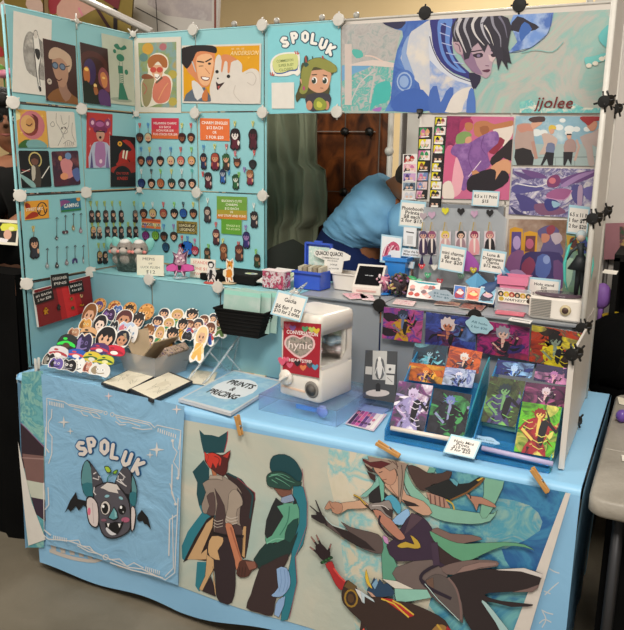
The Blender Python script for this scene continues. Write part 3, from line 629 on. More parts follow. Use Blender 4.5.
b.poly([(290, 360), (430, 350), (428, 440), (400, 480), (350, 490), (300, 460), (285, 420)], '#d5a080', 3); b.poly([(240, 400), (285, 420), (275, 450), (255, 445)], '#d5a080')
b.poly([(250, 385), (262, 330), (300, 290), (345, 272), (400, 278), (450, 305), (476, 335), (470, 360), (430, 362), (380, 340), (330, 330), (310, 380), (300, 420), (290, 480), (260, 500), (240, 480), (255, 430)], '#8f9046', 3)
b.poly([(270, 270), (285, 255), (295, 275), (290, 300), (300, 315), (280, 330), (268, 315)], '#34524a', 2); b.line([(278, 262), (284, 300)], 9, '#b0483c'); b.line([(385, 258), (390, 280)], 9, '#b0483c'); b.line([(322, 262), (324, 278)], 8, '#34524a')
for x in (334, 402): b.ell(x, 413, 18, 23, '#f5f2ea'); b.ell(x-3, 415, 14, 19, '#2c3a2e'); b.ell(x-8, 405, 4, 6, '#ffffff')
b.line([(318, 378), (350, 376)], 6, '#3a3524'); b.line([(388, 378), (415, 385)], 6, '#3a3524'); b.line([(372, 460), (390, 462)], 4, '#7a4a3c'); b.ell(268, 462, 7, 14, '#b8487c')
b.poly([(335, 540), (360, 520), (390, 530), (412, 560), (400, 595), (350, 600), (330, 575)], '#8f9a3c', 3); b.poly([(350, 550), (365, 545), (385, 565), (375, 585), (352, 578)], '#c8c850', 2)
hang(b, 'name_sign', 'turquoise header sign with white bubble lettering and a green haired horned character', 'sign')
# ---- wide banner
b = pxsheet([(342, 26), (611, 9), (602, 113), (342, 113)], (0, YB-.002, 0), NB, .002, ('#a9b8ae', '#8fb8b0', '#b9b4ac', '#9cc2b4', 5, 1.5), '#e8e2d8', outline=[(342, 25), (611, 9.5), (602.5, 113), (342, 113)])
vw(b, 340, 10, 6)
b.poly([(10, 60), (260, 70), (370, 110), (330, 300), (230, 320), (60, 330), (10, 330)], ('#a8a4a2', '#b9b4b0', '#98a4a2', 22, 2)); b.poly([(5, 330), (200, 330), (330, 345), (300, 605), (5, 605)], ('#8fb5ac', '#4fb0a8', '#a9b4b0', '#c0b8b8', 26, 2.5))
b.poly([(5, 335), (190, 335), (90, 380), (5, 430)], '#6fa4cc', 2)
b.poly([(80, 235), (130, 245), (140, 280), (100, 290), (75, 260)], '#56b4a8', 2); b.poly([(215, 450), (300, 430), (295, 540), (220, 570), (180, 600), (200, 520)], '#45b4ac', 3); b.poly([(190, 600), (250, 580), (240, 610)], '#a070b8', 2)
b.rect(30, 205, 72, 570, '#cfc0b8'); b.poly([(72, 325), (200, 300), (330, 320), (320, 345), (200, 335), (72, 335)], '#d8c8bf', 2); b.line([(150, 275), (200, 280), (260, 310)], 9, '#dcc4b8', sm=3); b.line([(60, 570), (120, 440), (200, 370)], 7, '#c8c4c0', sm=3); b.line([(180, 560), (210, 380)], 12, '#c0bcb8')
b.poly([(240, 62), (420, 45), (600, 35), (640, 605), (270, 608), (305, 540), (325, 330), (345, 240), (380, 160), (375, 125), (330, 115)], ('#4f74b8', '#3a5fae', '#5c86c8', 10, .5)); b.poly([(245, 65), (395, 55), (370, 110), (320, 110)], '#2c2a4c', 2)
b.poly([(390, 200), (430, 130), (520, 70), (640, 20), (700, 30), (640, 480), (600, 500), (570, 450), (515, 600), (475, 440), (430, 400), (380, 330), (365, 290)], ('#d6cec6', '#c3c6cf', '#dcd4ca', 8)); b.poly([(370, 300), (385, 200), (420, 150), (400, 260), (450, 400), (430, 440)], '#8aa4d0', 2)
b.ell(390, 430, 62, 72, '#4a70b8'); b.ell(388, 430, 46, 58, '#9fb4d8'); b.ell(388, 430, 38, 48, '#4f76bc'); b.ell(386, 430, 28, 36, '#8faad6')
b.poly([(390, 480), (500, 480), (560, 600), (330, 608), (320, 540)], '#3b62b2', 2)
vw(b, 430, 0, 5.48)
b.poly([(0, 100), (40, 92), (90, 92), (140, 85), (180, 90), (130, 170), (130, 300), (220, 400), (280, 415), (250, 490), (230, 440), (130, 400), (60, 340), (20, 260), (10, 180)], '#2e2f78', 2)
b.poly([(45, 120), (100, 95), (125, 110), (115, 170), (110, 260), (150, 350), (200, 400), (140, 385), (80, 330), (50, 240)], '#5f86cc', 3); b.poly([(60, 150), (90, 130), (85, 230), (120, 330), (160, 380), (100, 330), (70, 250)], '#26266c', 3)
for k, (x, y) in enumerate(((60, 130), (55, 180), (65, 235), (90, 290), (130, 340))): b.line([(x, y), (x+55, y+22-k*3)], 5, '#aeb8e0')
b.poly([(0, 170), (20, 260), (60, 345), (130, 405), (225, 445), (215, 470), (140, 440), (60, 390), (0, 330)], '#cfd2dc', 3); b.line([(0, 200), (18, 270), (60, 350), (130, 412), (228, 450)], 5, '#303058', sm=3)
b.poly([(0, 330), (60, 390), (140, 440), (235, 470), (250, 615), (0, 615)], ('#d8d0c8', '#8aa2d2', '#c9c8cc', 12)); b.poly([(0, 500), (40, 470), (60, 560), (90, 500), (130, 480), (110, 615), (0, 615)], '#4468b4', 2); b.poly([(90, 600), (130, 520), (200, 480), (240, 490), (190, 560), (170, 615), (90, 615)], '#dcd4cc', 3); b.poly([(215, 500), (240, 490), (252, 615), (200, 615)], '#4d74bc', 2)
b.poly([(215, 400), (275, 410), (275, 450), (240, 490), (225, 450)], '#251f3c', 2)
b.poly([(440, 130), (460, 80), (548, 65), (680, 62), (665, 140), (640, 190), (560, 260), (430, 290), (480, 230)], ('#6f94d4', '#9fb6de', '#4c70b8', 12)); b.line([(430, 290), (510, 280), (580, 245), (650, 180), (668, 80)], 3, '#3a4a80', sm=3); b.poly([(480, 90), (548, 120), (600, 150), (540, 175), (440, 165)], '#241f30', 2); b.poly([(520, 120), (560, 160), (525, 200), (500, 230), (490, 170)], '#3a66b0', 2)
b.poly([(150, 240), (230, 200), (340, 260), (370, 300), (345, 340), (335, 400), (310, 430), (280, 415), (230, 390), (180, 320)], '#b49aa6', 2); b.poly([(170, 300), (230, 290), (260, 360), (290, 410), (230, 390)], '#8d6f8c', 2); b.poly([(320, 300), (365, 310), (345, 340), (330, 335)], '#d0b8ba')
b.poly([(130, 225), (155, 225), (175, 260), (180, 300), (150, 290), (130, 255)], '#b79aa4', 3); b.line([(140, 240), (160, 250), (168, 285)], 5, '#5a3a52', sm=3)
b.poly([(235, 300), (285, 290), (290, 312), (255, 318)], '#2a1a2c', 2); b.ell(268, 306, 10, 8, '#7a6a8a'); b.poly([(335, 298), (360, 292), (358, 312), (340, 312)], '#2a1a2c', 2); b.line([(225, 285), (290, 275)], 6, '#2a1a2c'); b.line([(335, 280), (362, 278)], 6, '#2a1a2c'); b.line([(305, 360), (325, 362)], 5, '#7c5a70'); b.poly([(285, 388), (320, 380), (332, 386), (315, 398)], '#5a2a42', 2)
b.poly([(130, 230), (120, 150), (150, 100), (220, 85), (300, 75), (380, 80), (430, 100), (450, 150), (440, 200), (430, 260), (445, 340), (420, 320), (425, 380), (395, 330), (375, 390), (365, 320), (345, 290), (320, 240), (300, 290), (265, 235), (235, 260), (215, 320), (190, 330), (180, 270), (160, 230)], '#2b2634', 0)
for pts, c, w in (([(170, 100), (150, 160), (175, 230), (200, 290)], '#c4bfc2', 22), ([(210, 92), (190, 150), (215, 220), (230, 270)], '#a8a6b0', 20), ([(260, 85), (235, 130), (250, 190), (300, 250)], '#cdc8c8', 24), ([(310, 82), (285, 130), (300, 190), (330, 240)], '#b4b2bc', 22), ([(340, 85), (350, 140), (385, 200), (390, 260)], '#8c8a98', 18), ([(380, 90), (410, 140), (425, 210)], '#6f6c80', 14), ([(150, 120), (135, 180), (150, 225)], '#8c8a98', 12), ([(300, 140), (330, 190), (350, 250)], '#d6d0cc', 10)): b.line(pts, w, c, sm=4, taper=.15)
for pts in ([(185, 100), (180, 170), (200, 250)], [(240, 95), (220, 160), (245, 230)], [(290, 90), (265, 150), (285, 220)], [(280, 130), (310, 125), (300, 160)]): b.line(pts, 5, '#2b2634', sm=3, taper=.3)
b.poly([(400, 260), (430, 300), (450, 350), (425, 340), (430, 385), (405, 340)], '#241f2c')
vw(b, 520, 0, 5.48)
for x, y, r, c in () and ((120, 290, 60, '#9cc0b4'), (60, 340, 50, '#c8b8a8'), (100, 380, 40, '#ccb4a8'), (240, 160, 60, '#b8aca8'), (190, 440, 50, '#8cc4b0'), (300, 250, 70, '#a0bab0')): b.ell(x, y, r, r*.6, c, rot=.4)
b.line([(10, 290), (90, 275), (180, 285), (240, 230)], 4, '#7fb8b4', sm=3); b.poly([(430, 200), (500, 130), (500, 240), (470, 260)], '#62b8b8', 3); b.poly([(355, 320), (400, 310), (480, 290), (485, 325), (420, 345), (370, 365)], '#6fc0bc', 3)
for x, y in ((380, 362), (415, 350), (450, 325), (475, 318)): b.poly([(x-18, y-3), (x-4, y-14), (x+14, y-8), (x+10, y+8), (x-8, y+10)], '#e4dccc', 2)
b.poly([(0, 560), (60, 545), (110, 590), (280, 600), (290, 560), (350, 590), (480, 595), (480, 625), (0, 625)], ('#8cc8bc', '#5fb8b8', '#dcd8c8', 24, 1.5))
b.text('jjolee', 193, 562, 62, '#6e1c1c', bold=.012, wid=205, skew=.3)
vw(b, 340, 10, 6)
hang(b, 'banner', 'wide banner of a dark haired figure in blue and white beside red name lettering', 'banner')
# ================================================================ prints on the back, right half
YR = YB-.001
b = pxsheet([(447, 116), (514, 117), (509, 200), (442, 198.5)], (0, YR, 0), NB, .0015, '#c9668c'); vw(b, 440, 110, 6.3)
b.poly([(45, 38), (200, 38), (120, 150), (80, 250), (35, 280)], ('#7c2450', '#96305e', '#6a2048', 16), 2); b.poly([(35, 250), (90, 230), (140, 350), (90, 450), (30, 440)], '#d05f86', 3); b.poly([(100, 300), (150, 350), (140, 500), (90, 550), (70, 520)], '#e8a8b4', 3); b.poly([(18, 470), (70, 450), (90, 555), (20, 555)], '#e6d8cc', 3); b.poly([(330, 120), (460, 90), (450, 170), (400, 230), (380, 180)], '#e2d4c8', 2); b.poly([(300, 250), (350, 170), (410, 190), (380, 240), (340, 280)], '#8f2a40', 2)
b.poly([(215, 90), (250, 70), (300, 70), (345, 90), (455, 65), (455, 100), (350, 120), (300, 140), (270, 170), (220, 160)], '#b9784e', 2); b.poly([(250, 110), (300, 100), (310, 135), (270, 160)], '#a0603c', 2)
b.poly([(125, 90), (140, 60), (175, 48), (200, 60), (210, 85), (190, 80), (165, 85), (150, 120), (125, 140)], '#a8305a', 3); b.poly([(160, 85), (190, 78), (210, 95), (205, 120), (180, 135), (160, 120)], '#b9784e', 3)
b.poly([(100, 190), (110, 155), (150, 135), (190, 142), (200, 165), (170, 175), (160, 205), (130, 215), (105, 212)], '#7f9c5c', 3); b.poly([(165, 175), (195, 168), (200, 195), (185, 210), (160, 205)], '#d29a7a', 3)
b.poly([(70, 250), (100, 215), (180, 210), (230, 180), (290, 150), (350, 132), (372, 160), (365, 210), (300, 270), (320, 340), (280, 380), (190, 420), (165, 500), (135, 500), (150, 420), (130, 350), (110, 300), (75, 280)], ('#8d5fa0', '#7a4f90', '#9a70ac', 22), 2)
b.line([(200, 220), (180, 300), (200, 370)], 5, '#6a4080', sm=3); b.line([(280, 160), (260, 230), (290, 280)], 5, '#6a4080', sm=3); b.line([(260, 320), (180, 420)], 5, '#e6d0e0')
b.poly([(325, 300), (400, 230), (460, 180), (455, 320), (400, 300), (350, 350), (320, 340)], '#261a1e', 2); b.poly([(320, 360), (400, 310), (445, 330), (440, 400), (350, 440), (340, 400)], '#d49a74', 2); b.poly([(175, 440), (220, 400), (320, 370), (355, 390), (350, 440), (390, 380), (430, 400), (430, 450), (340, 510), (190, 515), (170, 480)], '#1f1720', 2); b.poly([(200, 385), (230, 378), (250, 395), (205, 410)], '#c98a60')
hang(b, 'art_print', 'magenta print of a green haired figure in purple carrying a pink haired one', 'print')
b = pxsheet([(516, 116), (605, 116.5), (600, 166), (512, 165)], (0, YR, 0), NB, .0015, ('#7fa6b8', '#8fb4c4', '#c4d4d8', 8)); vw(b, 505, 110, 5.73)
for x, y, r in ((180, 130, 30), (220, 130, 25), (310, 100, 25), (370, 110, 30), (410, 110, 22), (470, 110, 20), (330, 60, 18)): b.ell(x, y, r, r*.7, '#dfe4e2')
b.rect(40, 195, 570, 330, '#a4b6b4'); b.line([(60, 275), (555, 268)], 8, '#8c9a98'); 
for x in (290, 400, 520): b.line([(x, 275), (x, 320)], 5, '#8c9a98')
b.poly([(65, 110), (80, 80), (140, 75), (160, 100), (170, 190), (175, 250), (60, 240)], '#b39a90', 2); b.poly([(70, 90), (140, 80), (165, 120), (130, 120), (90, 130)], '#c48a78', 2); b.poly([(60, 225), (150, 230), (160, 318), (70, 318)], '#241f22', 2); b.poly([(150, 75), (200, 60), (215, 75), (180, 100), (160, 110)], '#d3a088', 2); b.poly([(135, 55), (160, 40), (225, 38), (228, 65), (190, 70), (160, 72)], '#4a3436', 2); b.line([(160, 180), (180, 280)], 20, '#b58a7c')
b.poly([(210, 140), (250, 135), (295, 160), (300, 185), (270, 240), (215, 255), (195, 250), (225, 200)], '#c4aca0', 2); b.poly([(245, 190), (285, 195), (280, 245), (235, 245)], '#6f7896', 2); b.poly([(235, 240), (282, 245), (275, 318), (250, 318), (240, 280), (215, 318), (205, 315)], '#1e1c22', 1 and 0); b.ell(268, 115, 16, 24, '#d3a088'); b.poly([(250, 100), (265, 85), (290, 92), (292, 112), (265, 108), (255, 125)], '#d8b848', 2)
b.poly([(345, 180), (380, 165), (405, 185), (405, 240), (340, 240)], '#a68a84', 2); b.poly([(335, 240), (390, 240), (380, 318), (362, 280), (345, 318), (335, 315)], '#1e1c22'); b.ell(368, 148, 14, 20, '#d3a088'); b.poly([(345, 128), (365, 118), (385, 130), (380, 142), (348, 142)], '#e6e2dc', 2); b.rect(354, 136, 382, 144, '#1e1c22'); b.line([(410, 170), (425, 210), (400, 290)], 14, '#c4a498')
b.poly([(430, 155), (500, 130), (555, 95), (570, 120), (560, 225), (500, 200), (515, 310), (480, 315), (465, 230)], '#b7a49e', 2); b.poly([(465, 75), (500, 62), (530, 70), (520, 110), (490, 120)], '#c48a70', 2); b.poly([(430, 50), (450, 35), (540, 38), (548, 60), (510, 65), (480, 90), (460, 75)], '#9c2a2e', 2)
hang(b, 'art_print', 'wide print of four people by a railing under a cloudy blue sky', 'print')
b = pxsheet([(513, 167.5), (600, 169), (595, 219), (508.5, 214)], (0, YR, 0), NB, .0015, '#c9c2c6', outline=None); vw(b, 505, 110, 5.73)
R = random.Random(8)
b.rect(20, 325, 540, 640, ('#d4cfd2', '#a8a2c0', '#4f4a80', '#ccc6cc', 17, 2.5))
for pts, c in (([(50, 350), (130, 370), (200, 380), (120, 400)], '#5a4478'), ([(95, 340), (200, 360), (240, 390), (150, 385)], '#6a4a80'), ([(40, 440), (120, 420), (230, 450), (150, 470), (60, 480)], '#54508c'), ([(60, 480), (140, 500), (210, 560), (100, 580), (80, 530)], '#4a4480'), ([(320, 400), (420, 360), (520, 345), (525, 370), (440, 410), (340, 430)], '#6c4880'), ([(260, 380), (300, 370), (320, 400), (300, 440), (250, 440), (240, 410)], '#7a3a68'), ([(240, 480), (300, 450), (380, 460), (340, 510), (250, 505)], '#9c5a88'), ([(390, 430), (450, 440), (440, 540), (400, 530), (380, 480)], '#54508c'), ([(450, 450), (520, 440), (510, 520), (460, 500)], '#7068a8'), ([(170, 540), (280, 540), (350, 590), (200, 600)], '#7a5070'), ([(30, 550), (100, 590), (200, 612), (350, 618), (200, 622), (80, 610)], '#3f3a68'), ([(240, 510), (300, 520), (310, 560), (250, 580), (225, 540)], '#3a3a7c'), ([(270, 520), (320, 540), (280, 560)], '#8fb4c8'), ([(420, 440), (445, 440), (440, 545), (415, 545)], '#b79cb8')): b.poly(pts, c, 3)
b.poly([(320, 430), (420, 370), (520, 350), (420, 400), (350, 440)], '#a080b0', 3); b.ell(272, 405, 20, 18, '#c9707c'); b.line([(60, 420), (180, 440), (240, 420)], 6, '#e0dce0', sm=3); b.line([(230, 500), (340, 515), (385, 460)], 5, '#c890b8', sm=3)
hang(b, 'art_print', 'violet and white print of a swirling winged battle scene', 'print')
b = pxsheet([(509, 219), (567, 220), (562, 298), (503, 292)], (0, YR, 0), NB, .0015, ('#7a5a44', '#a08878', '#c8b8a4', 7)); vw(b, 500, 205, 5.04)
for pts in ([(50, 120), (75, 110), (115, 120), (120, 250), (90, 290), (45, 285)], [(120, 140), (150, 130), (190, 140), (185, 240), (115, 250)]): b.poly(pts, '#d29a28', 1 and 0)
b.poly([(60, 135), (108, 135), (105, 230), (55, 270)], '#5a4888', 0); b.ell(85, 190, 20, 35, '#b9a0d0'); b.poly([(130, 155), (180, 155), (175, 235), (125, 235)], '#6a3a40'); b.ell(150, 195, 20, 26, '#b8607c')
b.poly([(30, 300), (60, 240), (120, 230), (110, 340), (40, 380)], '#8a5a88', 2); b.poly([(190, 130), (230, 105), (270, 105), (300, 130), (290, 160), (320, 230), (300, 260), (200, 260), (220, 190), (200, 160)], '#5c5480', 2); b.poly([(210, 145), (250, 150), (245, 180), (215, 190)], '#c08068', 2); b.poly([(235, 115), (265, 100), (280, 120), (260, 150), (240, 145)], '#8c3a4a', 2); b.poly([(255, 150), (300, 140), (315, 175), (280, 200)], '#b7a8b0', 2)
b.poly([(105, 290), (130, 240), (190, 235), (300, 240), (320, 300), (310, 370), (120, 360)], '#3d3466', 2); b.poly([(110, 300), (150, 260), (180, 300), (150, 360), (115, 350)], '#8c3f5c', 2); b.poly([(190, 260), (240, 250), (260, 310), (230, 370), (180, 350)], '#5468a8', 2); b.ell(235, 275, 18, 22, '#8a9ccc'); b.poly([(270, 280), (320, 300), (330, 400), (280, 420)], '#6a4878', 2); b.poly([(40, 340), (110, 330), (150, 400), (40, 440)], '#b794c0', 3)
hang(b, 'art_print', 'portrait print of an embracing pair above gold framed mirrors and violet cloth', 'print')
b = pxsheet([(567, 222), (590, 224), (584, 300), (562, 298)], (0, YR+.0005, 0), NB, .0015, ('#5a7a58', '#7a9c84', '#4a5a88', 12)); vw(b, 500, 205, 5.04)
b.poly([(335, 150), (380, 160), (400, 180), (395, 230), (340, 220)], '#c09a3c'); b.ell(370, 190, 20, 28, '#5a3430'); b.poly([(405, 180), (445, 170), (440, 240), (400, 240)], '#3a4a8a', 2); b.poly([(330, 290), (370, 270), (360, 380), (330, 420)], '#a8c8b0', 2)
hang(b, 'art_print', 'narrow green print half hidden behind the dark display figure', 'print')
# photo strips
def strip(q, cells, bg, label, off=0):
    b = card(q, (0, YR-off, 0), NB, front=bg); n = len(cells)
    for k, cs in enumerate(cells):
        y0, y1 = (k+.07)/n, (k+.93)/n; b.rect(.07, y0, .93, y1, cs[0]); b.ax = (1/n)/b.asp*.9
        R = random.Random(k*7+len(label)); b.poly([(.07, y1), (.3, y0+.02), (.6, y1)], cs[1], 0); b.poly([(.93, y0), (.6, y0), (.5, y1), (.93, y1)], cs[2])
        for x in (.34, .66):
            c = cs[1+R.randrange(len(cs)-1)]; b.ell(x+R.uniform(-.05, .05), (y0+y1)/2, .15, .32/n, c, n=9); b.ell(x+R.uniform(-.03, .03), (y0+y1)/2+.06/n, .1, .2/n, '#dcb49c', n=8)
            b.poly([(x-.15, (y0+y1)/2-.05/n), (x, (y0+y1)/2-.38/n), (x+.17, (y0+y1)/2)], cs[1+R.randrange(len(cs)-1)], 2)
        b.line([(.2, y1-.06/n), (.8, y1-.1/n)], .02, '#f2eee6')
    hang(b, 'photo_strip', label, 'photo strip', 'photo booth strips')
YE, PK, GR, BK = '#e0d020', '#c8709c', '#2f8a50', '#1c1a1c'
strip([(434, 117), (447.5, 117), (440, 208), (429, 207)], [(YE, BK, '#e8dcd8', '#8a3a4a'), (GR, PK, '#e8dcd8', BK), (YE, '#e8dcd8', BK, PK), (YE, PK, GR, '#e8dcd8'), ('#201a1c', '#5a1f24', BK, '#3a2022'), (YE, '#e8e4dc', BK, '#b8a8a0'), (YE, '#e8e4dc', BK, BK), (YE, BK, '#e8e4dc', '#e8e4dc'), (YE, BK, '#e8e4dc', BK), ('#201a1c', '#5a1f24', BK, BK)], '#161416', 'tallest black photo strip with yellow frames, beside the magenta print', .001)
strip([(418.5, 127), (432.5, 127), (430, 172), (417, 172)], [(GR, PK, BK, '#d8a070'), (YE, GR, '#e8dcd8', BK), (PK, GR, '#e8dcd8', YE), (YE, BK, BK, '#8a4a2a')], '#161416', 'short black photo strip topped by a green frame, second from the left', .0005)
strip([(417, 172), (429, 172), (427, 199), (415.5, 199)], [('#a8b0c8', PK, '#6a88b8', '#d8c8c8'), ('#b8a8b8', '#6a88b8', '#d8c0c0', PK), ('#d8a8b8', PK, BK, '#d8c8c8')], '#2a2628', 'pale pink and blue strip below the green framed one')
strip([(403, 154), (417.5, 154), (416, 200), (402, 200)], [('#2a1c20', '#b02a2c', '#e8e0dc', BK), ('#dca0ac', BK, '#e8c0c4', PK), ('#8a78b8', '#4a3a70', '#c8a0c8', BK), ('#7f94a8', '#2a3440', '#5a6a7c', BK), ('#dcd8d8', '#c8ccd4', '#d4d0d4', '#c0c4cc')], '#e6e2dc', 'white bordered photo strip, farthest left beside the vendor')
# ================================================================ signs
def sign(q, lines, label, o, n, front='#ece8e0', edge='#a9d4e4', col='#151515', name='price_sign', hs=.13, tilt=0, th=.002, ys=None, grp=None):
    b = card(q, o, n, th=th, front=edge, back='#dcd8d0'); b.rect(.05, .09, .95, .94, front)
    k = len(lines)
    for i, t in enumerate(lines):
        y = ys[i] if ys else .22+.6*(i+.5)/k
        w = min(.84, len(t)*hs*.62/b.asp*1.15); b.text(t, .5, y, hs, col, bold=.035, wid=w, rot=0)
    hang(b, name, label, 'sign', grp); return b
NS = (0, -1, .0)
def sg(q, lines, label, y, **kw): return sign(q, lines, label, (0, y, 0), NS, **kw)
sg([(400.5, 199), (426.5, 202), (423, 228), (398.5, 226)], ['Photobooth', 'Prints', '$8 each', '2 for $15'], 'small white sign pricing the photobooth prints, by the vendor', YR-.004)
sg([(473, 190), (500, 191.5), (498.5, 207), (471.5, 205.5)], ['8.5 x 11 Print', '$15'], 'white sign pricing the 8.5 x 11 print under the magenta print', YR-.004, hs=.2)
sg([(569, 205), (590, 207), (587, 236), (566.5, 233)], ['6.5 x 11 P', '1 for $11', '2 for $20'], 'white sign pricing 6.5 x 11 prints at the right edge', YR-.004, hs=.13)
# acrylic charm display board
yb = .52
b = pxsheet([(424, 206), (502, 211), (509, 218), (503, 262), (500, 268), (430, 262), (420, 245)], (0, yb, 0), NB, .003, 'frost', 'frost')if 0 else None
M, mp, q = pxframe([(424, 207), (503, 211), (503, 292), (418, 285)], (0, yb, 0), NB)
b = MB(M); b.map = mp; b.sheet([(424, 207), (497, 210), (507, 219), (502, 293), (418, 284)], .003, 'frost', 'frost'); zc = .003
hang(b, 'charm_board', 'clear frosted acrylic board holding a row of long keychains', 'display board')
def longcharm(cx, top, clasp, hair, skin, cloth, label, w=11, h=24, y0=231):
    M, mp, q = pxframe([(cx-w/2, y0), (cx+w/2, y0+1), (cx+w/2, y0+h), (cx-w/2, y0+h)], (0, yb-.004, 0), NB)
    r = root('keychain', label, 'keychain', M, 'long keychains on the acrylic board')
    b = MB(); b.map = mp; b.LAY = .0001; b.sheet([(cx-w/2, y0), (cx+w/2, y0+.6), (cx+w/2-.3, y0+h), (cx-w/2-.5, y0+h-.6)], .002, '#d8ccd0|.15', '#d8d4d8')
    b.poly([(cx-w*.45, y0+h*.95), (cx-w*.4, y0+h*.45), (cx-w*.1, y0+h*.3), (cx+w*.15, y0+h*.3), (cx+w*.4, y0+h*.45), (cx+w*.42, y0+h*.95)], cloth, 2); b.poly([(cx-1, y0+h*.3), (cx+1.2, y0+h*.3), (cx+.8, y0+h*.9), (cx-.6, y0+h*.9)], '#e6d8d0')
    face(b, cx, y0+h*.17, h*.14, skin, hair, style=cx % 3 > 1); b.obj('figure', r)
    b = MB(); b.map = mp; b.z = .001; b.LAY = .0003; b.line([(cx-2, y0), (cx-.5, y0-9)], .9, '#b8a050'); b.line([(cx+2, y0), (cx+.5, y0-9)], .9, '#b8b0a8'); b.obj('strap', r)
    b = MB(); b.map = mp; P = [(cx, top+7), (cx-3.6, top+3), (cx-3.2, top), (cx-1.4, top-.4), (cx, top+1.2), (cx+1.4, top-.4), (cx+3.2, top), (cx+3.6, top+3)]; b.sheet(P, .003, clasp, clasp); b.obj('clasp', r)
longcharm(423.5, 213, '#b0a0a8', '#5c4a6c', '#d0a090', '#3a2c4a', 'first keychain from the left, dark violet figure with yellow strap', w=9)
longcharm(432, 212, '#c0a0b8', '#8a4a6c', '#d0a090', '#2a2638', 'second keychain from the left, mauve haired figure in black', w=9)
longcharm(445.5, 208, '#d8d030', '#d8c04c', '#e0b8a0', '#c8a0a0', 'blond keychain hanging from a yellow heart clasp')
longcharm(461, 208.5, '#1c1a1c', '#241f22', '#e0b8a0', '#9c8088', 'black haired keychain in an open dark coat under a black heart')
longcharm(474.5, 211, '#c09cb8', '#8c3050', '#e6b0a8', '#dc9ca0', 'pink keychain of a red haired figure under a mauve heart')
longcharm(490, 210, '#1c1a1c', '#b06a70', '#e0b0a0', '#1e1a20', 'keychain of a black suited figure, rightmost on the board')
sg([(441.5, 243), (467, 248), (463.5, 273), (438, 269)], ['mini charms', '$8 each', '3 for $20'], 'small white sign pricing the mini charms', .46, ys=(.3, .47, .63))
sg([(482, 248.5), (507, 252), (503, 275), (479, 271)], ['Luna &', 'Dragonpass', 'Charms', '$12 each'], 'small white sign pricing the dragon charms', .47, ys=(.22, .38, .54, .7))
# ================================================================ cloth banners on the table front
def bsheet(outl, off):
    b = MB(FRM.copy()); y = TY0-.004
    def pm(px, py): p = onY(px, py, y); return (p.x, p.z)
    b.pm = pm; b.map = pm; b.LAY = .00008; b.off = off; b.z = .0; b.n = 0; b.clipc = [pm(*p) for p in outl]; b.outl = outl; return b
def bdone(b, name, label, cat): return b.obj(name, label=label, cat=cat, M=FRM, deform=front_def(b.off), cut=.02)
OUT = [(183, 419), (568, 492), (522, 640), (345, 640), (180, 585)]
b = bsheet(OUT, .004); b.rect(150, 380, 620, 650, 'marble')
b.map = lambda x, y: b.pm(x, y)
b.poly([(395, 400), (620, 400), (620, 660), (470, 660), (400, 560)], ('#3f8ba6', '#2f6f9c', '#6fb0b4', '#3f86a8', 5, 1.2, .6), 0)
b.poly([(330, 440), (420, 440), (440, 520), (420, 640), (360, 640), (340, 520)], ('#cfc8b2', '#d4ccb8', '#86c0c4', '#cfc8b2', 11, .6, .6), 2)
b.poly([(505, 480), (545, 470), (565, 520), (540, 590), (505, 560), (500, 520)], ('#2a629a', '#3f86b0', '#2a5c94', 6, 1.5, .6), 3); b.poly([(480, 500), (530, 505), (540, 530), (490, 550)], ('#a8b8a8', '#4f9cb4', '#88b4b0', 14, 1, .6), 3)
b.map = None
V = lambda x0, y0, k: vw(b, x0, y0, k)
V(180, 410, 5.2)
TD, TL = '#1a4850', '#2c7c8c'
b.poly([(105, 100), (130, 125), (170, 128), (205, 138), (252, 108), (250, 125), (245, 170), (232, 220), (130, 220), (115, 160)], TD); b.line([(252, 108), (248, 160), (234, 215)], 4, '#b03848')
b.poly([(130, 255), (75, 315), (100, 370), (97, 430), (110, 490), (125, 525), (50, 625), (18, 700), (20, 765), (35, 780), (130, 650), (200, 560)], TL, 0); b.poly([(130, 255), (75, 315), (100, 370), (97, 430), (110, 490), (160, 480), (160, 300)], TD)
b.poly([(100, 780), (150, 780), (135, 900), (110, 935), (90, 905)], TL)
b.poly([(235, 325), (300, 350), (350, 400), (385, 425), (392, 465), (378, 560), (368, 640), (350, 760), (325, 745), (300, 640), (290, 420)], '#362628', 2); b.line([(250, 325), (320, 362), (365, 420), (380, 445), (368, 560)], 9, '#1d4248'); b.line([(300, 350), (355, 400), (390, 430), (392, 468)], 3, '#a03848'); b.poly([(338, 600), (350, 600), (345, 760), (325, 745), (325, 660)], '#c49c6c')
b.poly([(190, 530), (150, 560), (90, 655), (25, 785), (60, 765), (150, 775), (175, 765), (195, 640)], '#2b1d1c'); b.poly([(185, 550), (150, 580), (48, 768), (120, 768), (150, 765), (165, 700), (120, 740), (180, 600)], '#cba478')
b.ink = 1.6
b.poly([(165, 335), (230, 340), (300, 390), (330, 440), (335, 480), (320, 500), (318, 580), (332, 650), (190, 640), (195, 540), (140, 530), (128, 512), (125, 480), (145, 420), (128, 375), (160, 355)], '#94857a', 2)
b.poly([(190, 400), (215, 440), (240, 490), (250, 550), (245, 600), (300, 585), (328, 600), (332, 650), (190, 642), (196, 545), (205, 480)], '#4b393a'); b.poly([(300, 400), (330, 440), (338, 480), (320, 500), (316, 470)], '#3a2c2e'); b.poly([(262, 430), (295, 408), (325, 450), (330, 490), (305, 510), (300, 560), (308, 585), (255, 582), (245, 562), (258, 500)], '#a59688', 2)
b.poly([(150, 440), (185, 420), (195, 480), (190, 540), (150, 530), (165, 490)], '#5a4746', 2)
for y in (545, 560, 575): b.line([(250, y), (275, y+12), (308, y+4)], 4, '#c8bcb0', sm=3); b.line([(188, y+15), (205, y+25), (235, y+18)], 3, '#c8bcb0', sm=3)
b.poly([(165, 332), (225, 335), (228, 360), (200, 352), (160, 352)], '#a99a8c'); b.poly([(168, 290), (190, 300), (200, 335), (180, 335)], '#b06a48')
